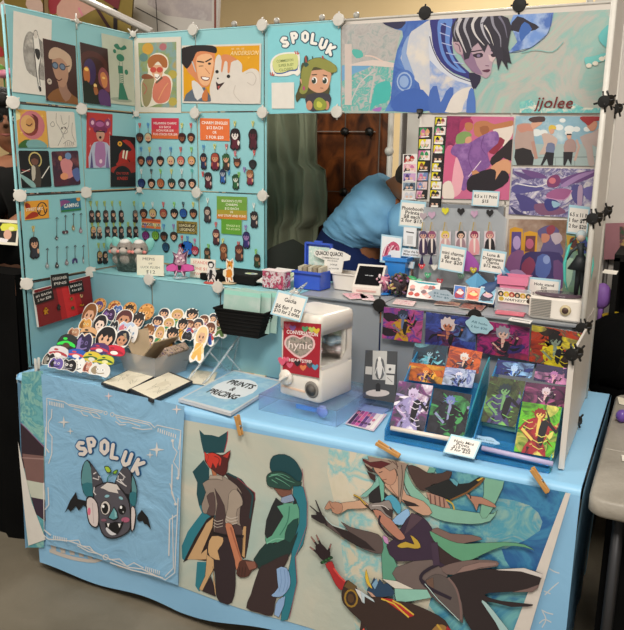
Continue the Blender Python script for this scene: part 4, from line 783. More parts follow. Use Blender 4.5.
b.poly([(140, 235), (150, 225), (175, 215), (215, 230), (240, 225), (265, 208), (264, 240), (255, 270), (252, 310), (235, 337), (205, 327), (178, 305), (160, 285), (138, 260)], '#54201f', 2)
b.poly([(145, 225), (175, 218), (200, 228), (222, 250), (215, 290), (205, 270), (195, 300), (178, 270), (170, 300), (150, 275), (142, 250)], '#c83a2e', 2); b.poly([(228, 236), (268, 207), (252, 248)], '#b83830'); b.poly([(134, 210), (158, 235), (150, 265), (138, 250)], '#c83a2e'); b.line([(185, 235), (210, 250), (205, 285)], 4, '#7a2624', sm=3)
b.poly([(190, 640), (330, 642), (335, 660), (330, 760), (302, 780), (303, 900), (285, 985), (240, 992), (205, 955), (196, 830), (165, 780), (155, 700)], '#32252a', 2); b.line([(186, 628), (255, 645), (330, 650)], 12, '#191416')
b.poly([(180, 645), (237, 652), (232, 690), (210, 720), (222, 768), (170, 750), (160, 700)], '#cda678', 2); b.poly([(155, 740), (190, 765), (192, 810), (165, 860), (130, 928), (112, 920), (145, 850)], '#cda678'); b.poly([(186, 800), (202, 930), (200, 955), (190, 900)], '#cda678'); b.poly([(175, 850), (192, 900), (200, 955), (130, 930)], '#32252a')
b.poly([(249, 580), (280, 585), (298, 640), (320, 720), (335, 765), (352, 790), (330, 835), (305, 815), (298, 770), (275, 690), (256, 625)], '#c27c5c', 2); b.line([(275, 600), (300, 680), (330, 770)], 9, '#a05f46', taper=.6)
V(300, 440, 4.8)  # right hand group first layer is drawn below the second man
V(180, 410, 5.2)
b.poly([(470, 275), (490, 235), (550, 227), (600, 255), (624, 290), (640, 330), (625, 380), (590, 370), (500, 330), (475, 315)], TD, 2); b.poly([(590, 390), (620, 385), (645, 400), (663, 470), (662, 600), (640, 700), (598, 764), (608, 894), (590, 990), (565, 1085), (530, 1090), (540, 960), (580, 760)], TL, 0); b.line([(640, 300), (648, 400), (665, 480), (662, 600), (600, 764), (610, 894), (572, 1080)], 3, '#9a5a6a')
b.poly([(490, 395), (570, 400), (582, 435), (545, 452), (520, 445), (500, 420)], '#7c5244', 2); b.poly([(528, 455), (582, 437), (600, 470), (545, 485), (525, 478)], '#8fa0bc')
b.poly([(505, 465), (530, 485), (610, 485), (622, 540), (618, 590), (595, 660), (578, 725), (540, 705), (500, 685), (455, 695), (448, 640), (458, 570), (480, 500)], '#62a68a', 2)
b.poly([(500, 455), (478, 500), (452, 570), (445, 640), (455, 665), (480, 650), (538, 552), (505, 500), (540, 490)], '#25282b'); b.poly([(583, 435), (605, 465), (622, 520), (610, 485), (590, 490), (596, 465)], '#25282b')
b.line([(570, 500), (560, 580), (520, 650)], 5, '#3a7a66', sm=3); b.poly([(560, 600), (618, 560), (600, 650), (575, 715), (545, 680)], '#1f4a44', 2)
b.poly([(450, 690), (400, 755), (394, 775), (420, 818), (470, 800), (560, 770), (592, 700), (615, 630), (575, 690), (545, 672), (500, 692)], '#1c3836', 2); b.line([(455, 690), (500, 668), (540, 670)], 7, '#7fc0a4', sm=3)
b.poly([(455, 795), (565, 745), (548, 805), (516, 832), (522, 900), (500, 1000), (488, 1060), (420, 1040), (360, 1012), (382, 945), (420, 820)], '#3a2b2c', 2)
b.poly([(506, 822), (556, 818), (576, 870), (572, 920), (540, 960), (510, 966), (482, 955), (516, 918)], '#8fb0da', 2); b.poly([(518, 978), (552, 962), (546, 1010), (522, 1070), (498, 1055), (505, 1000)], '#8fb0da'); 
for x in (525, 545, 560): b.line([(x, 825), (x+6, 890), (x-5, 940)], 2.5, '#6f90c0', sm=3)
b.poly([(325, 775), (355, 768), (405, 785), (412, 812), (385, 825), (368, 852), (330, 857), (308, 835), (318, 800)], '#55322a', 2); b.poly([(352, 775), (400, 778), (408, 812), (372, 822)], '#8c5a4a'); 
for x in (325, 340, 355): b.line([(x, 805), (x-5, 850)], 3, '#2f1c1a')
b.poly([(452, 345), (475, 322), (530, 316), (575, 335), (610, 365), (640, 372), (622, 390), (590, 392), (575, 412), (530, 408), (490, 402), (458, 390)], '#284c44', 2)
for pts in ([(465, 345), (510, 335), (560, 360), (600, 375)], [(475, 335), (530, 330), (575, 350)], [(500, 350), (540, 370), (575, 395)], [(480, 360), (510, 380)]): b.line(pts, 5, '#6aa88e', sm=3, taper=.4)
V(300, 440, 4.8)
MI, MI2 = '#86b8a4', '#5f9c84'
b.poly([(500, 110), (545, 200), (580, 240), (650, 300), (760, 330), (920, 350), (950, 330), (915, 385), (820, 400), (700, 385), (620, 350), (560, 290), (515, 220), (495, 150)], MI, 2); b.poly([(896, 155), (990, 165), (945, 290), (896, 370), (866, 350), (886, 250)], '#7fb49c', 2); b.poly([(615, 150), (640, 95), (672, 100), (650, 150)], '#6faa98')
b.poly([(520, 115), (576, 125), (621, 152), (690, 152), (736, 127), (716, 190), (640, 205), (612, 235), (580, 230), (550, 190)], '#4d3a36', 2); b.poly([(604, 225), (716, 182), (742, 205), (728, 182), (770, 205), (816, 200), (866, 170), (880, 184), (796, 250), (726, 282), (696, 268), (640, 250)], '#222527'); b.line([(892, 166), (866, 202), (806, 246), (726, 282)], 14, '#7c5630', taper=.5); b.poly([(850, 185), (896, 162), (874, 184), (860, 192)], '#d8b446'); b.poly([(722, 178), (745, 180), (766, 200), (758, 216), (742, 205)], '#5fa0b0')
b.poly([(610, 240), (700, 272), (728, 322), (690, 318), (630, 295)], '#b08878'); 
for x in (630, 652, 674, 694): b.line([(x, 252+(x-630)*.3), (x+4, 300+(x-630)*.25)], 6, '#6a4a44')
b.line([(706, 280), (736, 300), (744, 328)], 7, '#c8a83c', sm=3); b.poly([(800, 250), (828, 262), (876, 268), (936, 300), (942, 318), (896, 308), (862, 300), (852, 335), (836, 302), (816, 276)], '#b2826e', 2); b.line([(818, 250), (824, 275)], 6, '#3a2a28')
b.poly([(340, 245), (380, 195), (410, 235), (432, 255), (412, 290), (372, 292), (345, 285)], '#272426'); b.poly([(300, 258), (352, 215), (385, 160), (398, 200), (355, 235), (330, 262)], '#7fb4a8'); b.poly([(385, 160), (412, 200), (415, 270), (402, 285), (392, 220)], '#6fb09c')
b.poly([(205, 292), (270, 282), (318, 276), (345, 308), (300, 316), (240, 320), (200, 345), (185, 320)], '#cba286', 2); b.poly([(130, 312), (150, 282), (165, 290), (180, 286), (212, 295), (215, 325), (195, 345), (165, 335), (160, 318), (142, 326), (128, 322)], '#b98a72', 2); b.line([(150, 286), (160, 310), (175, 322)], 3, '#7a5044'); b.line([(270, 252), (298, 266), (330, 300), (372, 332)], 10, '#3a2c20'); b.line([(268, 250), (298, 264), (328, 296)], 5, '#c8a436')
b.poly([(430, 190), (480, 160), (500, 200), (520, 252), (600, 285), (640, 340), (600, 352), (530, 310), (480, 265), (440, 232), (415, 205)], '#c59c84', 2); b.line([(440, 210), (480, 262), (540, 300)], 4, '#8a6454', sm=3); b.poly([(500, 275), (560, 295), (580, 308), (520, 305)], '#2c2426')
b.poly([(360, 122), (400, 108), (450, 118), (472, 150), (467, 188), (445, 207), (415, 192), (388, 162)], '#bd8f78', 2); b.line([(388, 148), (405, 142)], 4, '#3a2826'); b.line([(405, 182), (425, 178)], 3, '#6a3a34')
b.poly([(330, 55), (375, 42), (430, 58), (490, 85), (530, 80), (560, 85), (520, 115), (510, 160), (500, 250), (490, 300), (482, 250), (478, 160), (462, 128), (440, 140), (400, 112), (360, 120), (345, 140), (308, 80), (340, 88)], '#9b8678', 2); b.poly([(308, 80), (345, 98), (400, 92), (445, 105), (395, 128), (350, 118), (310, 92)], '#5a2226'); b.poly([(318, 108), (345, 125), (375, 150), (340, 140)], '#3a2422'); b.poly([(330, 140), (372, 160), (372, 190), (350, 175)], '#3a2422')
for pts in ([(345, 65), (400, 70), (450, 100)], [(380, 50), (430, 75), (480, 120)], [(495, 110), (500, 170), (490, 260)], [(440, 70), (470, 100), (475, 130)]): b.line(pts, 4, '#5f4a42', sm=3)
b.line([(525, 105), (540, 85), (560, 78)], 5, '#d8b446', sm=3)
# middle figure
b.poly([(415, 270), (450, 250), (490, 290), (495, 330), (480, 340), (440, 290)], '#4fa0bc', 2); b.poly([(455, 370), (500, 330), (530, 318), (537, 360), (510, 392), (470, 388)], '#8fb8e0', 2)
b.poly([(60, 0), (60, 0), (60, 0)], MI)
b.poly([(410, 450), (440, 490), (482, 590), (470, 690), (412, 650), (405, 520)], MI2, 0)
b.poly([(130, 370), (165, 400), (245, 425), (208, 378), (255, 402), (320, 417), (390, 435), (412, 470), (408, 525), (350, 517), (290, 492), (220, 455), (160, 417), (120, 388)], '#5e504e', 2); b.poly([(165, 400), (250, 425), (330, 470), (380, 515), (300, 495), (225, 458)], '#2e2426'); b.line([(130, 360), (165, 395), (230, 412)], 3, '#bcd4d4', sm=3)
b.poly([(85, 335), (112, 345), (135, 375), (122, 392), (95, 382), (66, 366), (62, 352), (88, 352)], '#2a2226', 2); b.line([(100, 345), (54, 308)], 9, '#2a2226', taper=.5); b.line([(112, 348), (84, 280)], 10, '#2a2226', taper=.5); b.line([(95, 368), (62, 362)], 8, '#2a2226'); b.line([(122, 360), (140, 400)], 8, '#2a2226')
b.poly([(475, 590), (640, 550), (720, 560), (720, 620), (690, 700), (640, 740), (480, 655)], '#70625f', 2); b.poly([(410, 645), (480, 655), (640, 735), (560, 750), (470, 690)], '#dcd4c8'); b.poly([(470, 690), (620, 700), (640, 740), (480, 760), (470, 720)], '#8fc4b4')
b.poly([(500, 400), (545, 340), (600, 360), (640, 410), (700, 520), (712, 570), (680, 600), (640, 560), (480, 562), (430, 490), (460, 460)], '#3b2b40', 2); b.poly([(545, 335), (600, 362), (560, 400), (510, 440)], '#54404c')
b.poly([(636, 430), (666, 410), (730, 440), (826, 448), (880, 470), (776, 490), (700, 500), (700, 470)], '#7c645e', 2); b.poly([(640, 470), (700, 520), (790, 570), (720, 600), (660, 560)], '#3a2a2c'); b.poly([(630, 425), (660, 440), (730, 475), (806, 490), (980, 482), (1080, 492), (1130, 520), (1080, 505), (980, 502), (880, 542), (790, 575), (700, 520), (650, 470)], '#62a07e', 2)
b.poly([(365, 320), (405, 325), (440, 352), (480, 400), (512, 440), (515, 456), (490, 462), (450, 430), (420, 400), (395, 370)], '#b67e6a', 2); b.line([(400, 345), (395, 380), (440, 440), (500, 470)], 10, '#2f2430', sm=3); b.poly([(345, 292), (400, 284), (440, 275), (458, 320), (455, 360), (430, 350), (400, 322), (372, 314), (355, 318)], '#8c827e', 2); b.poly([(400, 300), (458, 320), (455, 358), (425, 335)], '#3a3030'); b.line([(360, 300), (410, 300), (440, 320)], 3, '#d8d0cc', sm=3)
b.poly([(412, 440), (435, 450), (440, 480), (420, 470)], '#c890c0', 2)
b.poly([(480, 488), (520, 470), (560, 485), (540, 440), (575, 465), (590, 500), (560, 505), (530, 498), (500, 500)], '#bfa03c', 2)
V(400, 530, 6.24)
b.poly([(270, 215), (370, 185), (480, 175), (608, 182), (612, 215), (500, 232), (430, 250), (380, 262), (300, 260)], '#76625e', 2); b.poly([(360, 255), (400, 215), (500, 190), (605, 190), (608, 210), (500, 225), (395, 258)], '#917670')
b.poly([(320, 275), (450, 240), (624, 232), (780, 225), (905, 262), (930, 300), (820, 345), (720, 370), (560, 380), (540, 400), (640, 430), (860, 450), (700, 465), (520, 430), (640, 560), (700, 640), (760, 720), (560, 720), (450, 600), (400, 500), (350, 350)], '#2f2527', 2); b.poly([(600, 235), (780, 222), (905, 260), (930, 300), (870, 275), (760, 245), (624, 240)], '#d4ccc8'); b.poly([(800, 350), (930, 300), (830, 370), (700, 375)], '#7a6460')
b.poly([(515, 435), (545, 440), (640, 555), (700, 640), (680, 700), (600, 560)], '#a8c8c8', 2)
b.poly([(175, 290), (235, 255), (300, 278), (350, 335), (395, 440), (402, 560), (370, 532), (300, 470), (240, 420), (180, 335)], '#5f5553', 2); b.line([(310, 280), (360, 350), (385, 450), (390, 540)], 12, '#7c6460', sm=3); b.poly([(175, 290), (220, 275), (225, 340), (190, 335)], '#6e5448')
b.line([(250, 195), (170, 235), (145, 280), (200, 340), (330, 410)], 20, '#2b2230', sm=3); b.line([(160, 290), (240, 400), (345, 515)], 10, '#2b2230'); b.line([(170, 310), (250, 410), (380, 545)], 4, '#c4dcd8'); b.line([(225, 60), (240, 200)], 40, '#453448')
V(300, 530, 6.24)
b.poly([(440, 345), (470, 300), (485, 265), (505, 300), (520, 275), (545, 305), (570, 300), (605, 345), (598, 378), (470, 385)], '#2a4562', 2); b.poly([(470, 310), (500, 270), (510, 300), (490, 340)], '#7fa8c8'); b.poly([(435, 215), (428, 270), (445, 315), (475, 335), (455, 290)], '#e2bc40', 2); b.poly([(440, 350), (470, 385), (500, 390), (470, 360)], '#caa08c')
b.poly([(170, 200), (215, 178), (235, 225), (270, 270), (303, 300), (275, 357), (235, 320), (200, 250)], '#b02c30', 2); b.line([(225, 220), (260, 265), (300, 300)], 12, '#e0544c', taper=.7); b.poly([(405, 520), (430, 560), (420, 650), (385, 640)], '#3a2a28'); b.poly([(380, 625), (420, 580), (440, 650), (400, 700)], '#e06050')
b.poly([(280, 355), (300, 305), (320, 290), (372, 325), (380, 345), (450, 385), (520, 385), (624, 410), (700, 420), (830, 480), (920, 540), (960, 620), (1000, 720), (520, 720), (430, 570), (350, 500), (290, 440), (275, 395)], '#3b2b27', 2)
b.poly([(290, 330), (320, 288), (375, 325), (360, 350), (320, 345)], '#6a5434'); b.line([(295+42+40*math.cos(a*PI/6), 402+52*math.sin(a*PI/6)) for a in range(12)], 12, '#a07c30', closed=True); b.ell(336, 402, 22, 30, '#5a4028')
b.poly([(362, 338), (400, 350), (412, 430), (398, 400), (385, 380)], '#dcdcdc'); b.poly([(400, 350), (480, 400), (490, 420), (425, 385), (425, 430), (410, 420)], '#c4d4dc')
b.poly([(520, 388), (600, 395), (650, 430), (735, 500), (700, 512), (620, 455), (560, 410)], '#b8302c'); b.line([(530, 395), (610, 425), (700, 510)], 9, '#dcb848'); b.line([(600, 405), (650, 430), (730, 495)], 9, '#dcb848'); b.poly([(840, 590), (880, 560), (920, 570), (930, 600), (880, 650), (850, 640)], '#9c7440', 2); b.line([(870, 560), (930, 640)], 12, '#c8a040'); b.poly([(930, 570), (1000, 640), (1020, 700), (900, 700)], '#a02830')
b.poly([(110, 85), (150, 72), (185, 108), (200, 110), (205, 140), (185, 165), (155, 172), (120, 135)], '#2a1c22', 2)
for p, q_ in (((130, 95), (80, 28)), ((148, 85), (115, 15)), ((125, 130), (72, 92)), ((190, 125), (212, 66))): b.line([p, q_], 17, '#2a1c22', taper=.5); b.line([((p[0]+q_[0])/2, (p[1]+q_[1])/2), q_], 9, '#a07068', taper=.5)
for k in range(7): b.ell(152+k*10, 188-k*6, 11, 9, '#2f6c3a' if k % 2 else '#1c4428')
b.ink = 0
bdone(b, 'illustrated_banner', 'cream and teal cloth banner of robed flying figures pinned to the table front', 'banner')
# white turned hem of the right edge
b = bsheet([(564, 490), (571, 492), (528, 640), (508, 640)], .009); b.poly([(566, 491), (571, 492), (527, 640), (510, 640)], '#d8d0c8'); bdone(b, 'banner_hem', 'white back of the illustrated banner curling along its right edge', 'banner')
# square logo banner
OUT = [(44, 376), (187, 408), (181, 583), (51, 541), (46, 480)]
b = bsheet([(44, 373), (187, 405), (181, 583), (51, 541)], .012); b.map = b.pm; b.rect(30, 360, 200, 600, 'spban')
W = '#dcd8d4'; V(40, 390, 4.16)
def pl(pts, w=3.5): b.line(pts, w, W)
b._nz(); b.n += 3; b.hold = 1
pl([(40, 60), (40, 30), (110, 45), (135, 62), (270, 90)]); 
for k in range(9): b.line([(50+k*7, 42+k*1.4), (50+k*7, 58+k*1.6)], 3.5, W)
pl([(132, 55), (275, 84)]); b.line([(284+7*math.cos(a), 91+7*math.sin(a)) for a in [k*PI/4 for k in range(8)]], 3, W, closed=True); b.line([(312+8*math.cos(a), 97+8*math.sin(a)) for a in [k*PI/4 for k in range(8)]], 3, W, closed=True)
pl([(150, 75), (180, 85), (190, 100), (210, 104)]); pl([(180, 80), (215, 88), (235, 108), (262, 115)]); pl([(215, 86), (245, 92), (262, 108)])
pl([(322, 98), (470, 130), (490, 150), (500, 140), (598, 162), (590, 240)]); pl([(325, 106), (465, 137), (480, 155), (440, 158), (395, 150)]); pl([(330, 112), (350, 130), (380, 128), (430, 145)]); pl([(325, 125), (345, 140), (370, 138)])
for k in range(9): b.line([(505+k*9, 152+k*3.2), (504+k*9, 168+k*3.2)], 4, W)
pl([(40, 30), (35, 270)], 3); pl([(60, 75), (58, 110), (45, 130), (45, 170), (60, 190), (60, 260), (48, 300)]); pl([(36, 150), (36, 235), (50, 255)], 5)
pl([(565, 200), (568, 230), (585, 250), (570, 290), (590, 320), (590, 360)]); pl([(598, 162), (594, 350)], 3); pl([(565, 300), (562, 420), (575, 450)], 5)
b.ell(565, 203, 6, 6, W); b.ell(588, 357, 6, 6, W)
star4(b, 108, 130, 26, W); star4(b, 134, 168, 15, W); star4(b, 500, 240, 32, W); star4(b, 472, 262, 17, W); star4(b, 580, 75, 22, '#e8dcd8'); star4(b, 298, 20, 18, '#e8d0d0')
b.hold = 0
arc_logo(b, [(184, 238, -.4), (228, 223, -.2), (281, 231, .02), (327, 249, .15), (376, 280, .35), (424, 310, .5)], 53, 37, '#dfd6d0', '#1c588a', 15.5)
V(60, 425, 5.673)
b.poly([(48, 487), (75, 420), (108, 370), (118, 410), (165, 420), (172, 460), (150, 445), (125, 475), (108, 450), (80, 480), (65, 465)], '#17171b'); b.poly([(460, 500), (485, 467), (520, 510), (538, 580), (515, 550), (500, 548), (490, 530), (470, 535), (458, 520)], '#17171b')
DK = '#1c1c22'
b.poly([(172, 188), (200, 215), (240, 270), (268, 330), (250, 400), (180, 400), (148, 370), (135, 290), (145, 220)], DK, 2); b.poly([(172, 195), (195, 240), (205, 330), (195, 320), (142, 325), (142, 270), (152, 215)], '#5b9096', 2); b.poly([(145, 325), (200, 320), (205, 395), (165, 392), (148, 360)], '#2f7480', 2); b.poly([(195, 215), (240, 275), (262, 325), (245, 390), (210, 380), (200, 300)], '#4c4a52', 2)
b.poly([(380, 222), (330, 315), (340, 350), (400, 400), (440, 450), (460, 390), (455, 320), (430, 260)], DK, 2); b.poly([(378, 228), (335, 318), (350, 350), (415, 380), (425, 290), (415, 245)], '#4c4a52', 2); b.poly([(432, 275), (452, 330), (456, 370), (430, 370)], '#5b9096', 2); b.poly([(418, 372), (456, 372), (448, 445), (420, 430)], '#2f7480', 2)
for pts in ([(208, 268), (225, 258)], [(205, 290), (240, 300), (238, 280), (250, 285)], [(358, 255), (392, 285)], [(362, 300), (390, 330)], [(352, 275), (350, 295), (380, 300), (385, 285)], [(342, 300), (400, 335)]): b.line(pts, 6, '#d8d4d4')
b.line([(288, 310), (295, 280), (320, 262)], 5, '#2f7a70', sm=3); b.poly([(270, 225), (295, 222), (315, 250), (290, 262)], '#1d3a2c', 2); b.poly([(275, 229), (295, 227), (308, 250), (290, 256)], '#a8c840', 2); b.poly([(318, 262), (332, 244), (352, 242), (340, 268)], '#1d3a2c', 2); b.poly([(324, 260), (334, 248), (346, 246), (338, 263)], '#8ab830', 2)
b.poly([(205, 360), (230, 330), (290, 310), (350, 325), (410, 400), (425, 470), (425, 570), (395, 605), (340, 630), (290, 628), (258, 600), (238, 540), (215, 430)], DK, 2); b.poly([(212, 365), (235, 336), (290, 318), (345, 332), (403, 403), (418, 470), (418, 565), (390, 600), (338, 622), (292, 620), (263, 595), (245, 540), (222, 430)], '#56535c', 2)
b.poly([(250, 345), (290, 315), (345, 325), (365, 355), (345, 352), (355, 375), (300, 365), (270, 350)], '#dad2cc', 0); b.line([(215, 340), (212, 370), (225, 385)], 6, '#d8d4d4')
b.poly([(168, 405), (200, 392), (235, 430), (245, 500), (240, 560), (215, 570), (185, 545), (170, 480)], DK, 2); b.poly([(174, 412), (200, 400), (230, 434), (238, 500), (234, 555), (215, 562), (190, 540), (176, 480)], '#dccfcc', 2); b.ell(186, 478, 9, 22, '#e07090'); b.line([(205, 430), (212, 545)], 3, '#b8a8a8'); b.poly([(425, 450), (448, 452), (456, 500), (445, 575), (425, 588), (430, 520)], DK, 2); b.poly([(429, 456), (445, 458), (450, 500), (440, 570), (430, 575)], '#dccfcc', 2)
b.ell(280, 457, 31, 42, DK); b.ell(280, 457, 27, 38, '#dad2cc'); b.ell(278, 460, 19, 30, '#141418'); b.ell(268, 448, 7, 9, '#ffffff'); b.ell(376, 465, 22, 28, '#141418'); b.ell(370, 452, 7, 9, '#ffffff'); b.ell(383, 478, 4, 5, '#bbbbbb')
b.ell(290, 390, 14, 8, '#8fc0cc', rot=-.2); b.ell(370, 400, 13, 8, '#8fc0cc', rot=.5)
b.poly([(330, 448), (352, 480), (356, 515), (340, 525), (325, 528), (292, 512)], DK, 0); b.poly([(330, 455), (346, 482), (350, 510), (338, 518), (324, 520), (300, 510)], '#5f9ea6'); b.poly([(332, 462), (344, 484), (346, 505), (336, 510)], '#8fc4c8')
b.ell(396, 522, 24, 15, '#b0607c'); b.ell(272, 525, 16, 8, '#8a5a6c'); b.poly([(278, 540), (300, 545), (340, 532), (370, 540), (388, 525), (372, 570), (350, 605), (320, 610), (285, 580)], '#121216', 0); b.poly([(290, 565), (320, 590), (345, 603), (320, 610), (300, 600), (284, 578)], '#d8d8dc', 2)
for x, y in ((298, 543), (362, 543)): b.poly([(x-8, y), (x+8, y), (x, y+24)], '#f2eeea')
V(40, 480, 4.16); b.n += 3; b.hold = 1
pl([(22, 0), (30, 200), (60, 230), (140, 240), (180, 255), (270, 300), (300, 312), (390, 350), (440, 355), (540, 400), (580, 370), (596, 60)], 4); pl([(38, 0), (42, 190), (70, 215)], 5); pl([(55, 20), (60, 90), (45, 110)], 3.5)
for k in range(8): b.line([(82+k*7, 216+k*1.8), (82+k*7, 230+k*2)], 3.5, W); b.line([(460+k*8, 345+k*2.5), (458+k*8, 362+k*2.5)], 3.5, W)
pl([(140, 240), (180, 238), (190, 262), (225, 265), (245, 290), (275, 300)], 4); pl([(175, 260), (220, 285), (250, 292)], 4); b.line([(292+11*math.cos(a), 308+11*math.sin(a)) for a in [k*PI/4 for k in range(8)]], 3.5, W, closed=True); pl([(305, 318), (350, 315), (380, 345), (410, 330), (450, 352)], 4); pl([(310, 330), (400, 360), (470, 375), (530, 392)], 5)
pl([(562, 0), (585, 80)], 3.5); b.ell(585, 85, 6, 6, W); pl([(560, 150), (556, 300)], 5); pl([(572, 130), (575, 350), (540, 385)], 3.5); b.line([(560, 150), (590, 130)], 4, W); b.hold = 0
bdone(b, 'logo_banner', 'sky blue square banner with a grey bat in white earmuffs', 'banner')
# pale pattern on the tablecloth hem
b = bsheet([(51, 500), (183, 560), (183, 610), (53, 575)], .003); V(40, 480, 4.16)
for k in range(5): b.poly([(52+k*36, 250+k*8), (75+k*36, 252+k*8), (78+k*36, 292+k*9), (60+k*36, 288+k*9)], '#c4bcb4')
b.line([(50, 285), (140, 320), (230, 335), (280, 315)], 14, '#c4bcb4', sm=3); b.poly([(325, 335), (470, 365), (470, 385), (325, 360)], '#bfb7b0')
o = b.obj('hem_pattern', cl, 'pale printed border on the cloth', deform=front_def(.003), cut=.02); o.matrix_world = FRM
# marbled runner corner at the left
b = bsheet([(21, 372), (48, 366), (52, 545), (30, 545)], .008)
b.map = b.pm; b.poly([(24, 372), (45, 370), (48, 545), (32, 545), (21, 420)], ('#6fb0b4', '#4f98a4', '#8fc0b4', '#3f8898', 12, 2))
b.poly([(22, 420), (46, 445), (46, 480), (26, 465)], '#33222c'); b.line([(22, 420), (30, 428), (46, 446)], .8, '#8a6a94'); b.poly([(26, 452), (46, 455), (47, 490), (31, 482)], '#7c5c58'); b.line([(26, 456), (46, 458)], 1.2, '#a0807c'); b.poly([(30, 478), (47, 482), (49, 500), (36, 498)], '#c4c8b8'); b.poly([(35, 495), (48, 498), (50, 520), (40, 512)], '#3a2a3c')
bdone(b, 'marbled_runner', 'marbled teal cloth end hanging at the left corner of the table', 'tablecloth')
b = bsheet([(20, 440), (52, 440), (52, 550), (20, 550)], .010); b.map = b.pm; b.poly([(22, 440), (27, 462), (36, 500), (50, 537), (33, 543), (28, 500)], '#ddd8d0'); bdone(b, 'white_lining', 'white fabric back hanging from the marbled runner', 'tablecloth')
# white squiggles printed on the right end of the tablecloth
b = bsheet([(575, 490), (592, 485), (560, 640), (520, 640)], .002); V(480, 460, 3.708)
for pts in ([(258, 402), (275, 412), (295, 418)], [(240, 500), (265, 475), (292, 452)], [(238, 485), (262, 495)], [(228, 555), (250, 565), (272, 570)], [(220, 605), (240, 590), (265, 600)], [(232, 560), (245, 590), (230, 620)]): b.line(pts, 4, '#c8ccd0', sm=3)
o = b.obj('side_pattern', cl, 'pale squiggle print on the cloth', deform=front_def(.002), cut=.02); o.matrix_world = FRM
# clothespins
def pin(px0, px1, lab, c='pin', y=TY0-.016):
    p, q_ = onY(*px0, y), onY(*px1, y); ex = (q_-p).normalized(); L = (q_-p).length
    M = frame(p, ex, Vector((0, -1, 0)).cross(ex)); r = root('clothespin', lab, 'clothespin', M, 'wooden clothespins' if c == 'pin' else None)
    for s in (-1, 1):
        b = MB(); Rm = RY(s*.05); b.box((L/2, 0, .006*s+.002), (L, .011, .005), c, Rm, .0015); b.obj('jaw', r)
    b = MB(); b.tube([(L*.55, -.007, .002), (L*.55, .007, .002)], .004, '#8a8a8a|.3|.8'); b.obj('spring', r)
pin((237, 415), (241.5, 435), 'wooden clothespin under the corner of the pricing folder')
pin((377, 442), (400, 456), 'wooden clothespin above the white haired robed figure')
pin((532, 468), (548, 492), 'wooden clothespin at the right end of the banner')
pin((37.5, 358), (38, 378), 'white clothespin clipped on the left front edge of the cloth', '#dcd8d0', TY0+.03)
# ================================================================ hanging charms
def place(o, n, px, py, up=(0, 0, 1)):
    p = hit(px, py, o, n); nn = Vector(n).normalized(); ex = Vector(up).cross(nn) ; return frame(p, ex, up)
FLB = ((0, YB, 0), NB); FLL = ((XL, 0, 0), NL)
def pxs(pl, px, py):   # metres per pixel on that plane, horizontally / vertically
    a = hit(px, py, *pl); return (hit(px+1, py, *pl)-a).length, (hit(px, py+1, *pl)-a).length
def charm(pl, px, py, cpx, cpy, r, clasp, hair, skin, style, label, group, body=None, ears=None, wide=1):
    """head/figure charm: figure centre pixel, clasp top pixel, r radius in pixels"""
    M = place(*pl, px, py); kx, ky = pxs(pl, px, py); Mi = M.inverted(); rr = r*ky
    c = Mi @ hit(cpx, cpy, *pl)
    g = root('charm', label, 'charm', M, group)
    b = MB(); b.map = lambda x, y: (x*rr, -y*rr); b.LAY = .0001; b.ax = 1
    if body:
        b.sheet(smooth([(-.9*wide, -.2), (-.7*wide, -1.3), (0, -1.6), (.7*wide, -1.3), (.9*wide, -.2), (.75*wide, .6), (.9*wide, 1.5), (.2, 1.9), (0, 1.6), (-.3, 1.9), (-.95*wide, 1.4), (-.75*wide, .6)], 2), .003, '#1d181c', '#15110f')
        b.poly([(-.6*wide, .1), (.6*wide, .1), (.7*wide, 1.2), (.3, 1.7), (0, 1.3), (-.3, 1.7), (-.7*wide, 1.2)], body, 2); b.poly([(-.8*wide, .4), (-.5*wide, .3), (-.5*wide, 1), (-.8*wide, 1)], hair, 2); b.poly([(.5*wide, .3), (.85*wide, .5), (.7*wide, 1.1), (.45*wide, .9)], skin, 2)
        face(b, 0, -.55, .72, skin, hair, style=style)
    else:
        b.sheet(smooth([(-1.1, .2), (-1.15, -.6), (-.5, -1.2), (.5, -1.2), (1.15, -.6), (1.1, .2), (.6, 1), (0, 1.35), (-.6, 1)], 2), .003, '#2a2224', '#1a1614')
        face(b, 0, 0, .88, skin, hair, style=style); b.poly([(-.3, .95), (.3, .95), (.2, 1.25), (-.2, 1.25)], '#15110f')
    if ears:
        for s in (-1, 1): b.poly([(s*.4, -1), (s*1.2, -1.6), (s*1.1, -.5)], ears)
    b.obj('figure', g)
    b = MB(); top = 1.35*rr if not body else 1.5*rr
    d = Vector((c.x, c.y-.004, 0))-Vector((0, top, 0)); s0 = Vector((0, top-.001, .0015))
    b.tube([s0, s0+d*.5+Vector((.001, 0, .001)), Vector((c.x, c.y-.008, .002))], .0011, '#b8b0a0|.3|.8', 6); b.obj('chain', g)
    b = MB(); b.map = lambda x, y: (c.x+x*.0017, c.y-y*.0014); b.sheet(smooth([(-2.5, 0), (-3, 5), (-1.5, 9), (-1.2, 14), (1.2, 14), (1.5, 9), (3, 5), (2.5, 0), (1.4, 0), (1.2, 5), (0, 6.5), (-1.2, 5), (-1.4, 0)], 2), .003, clasp, clasp)
    b.obj('clasp', g); return g
RED, YEL, GRN, BLU, PUR, WHT, BLK, TEA = '#d8504c', '#d8d070', '#8cc860', '#4a90c8', '#9a78b8', '#e0e4e0', '#26303c', '#58b8b0'
DS, LS, MS = '#8a5238', '#dca888', '#b87a58'
A = 'face charms on the upper back panel'
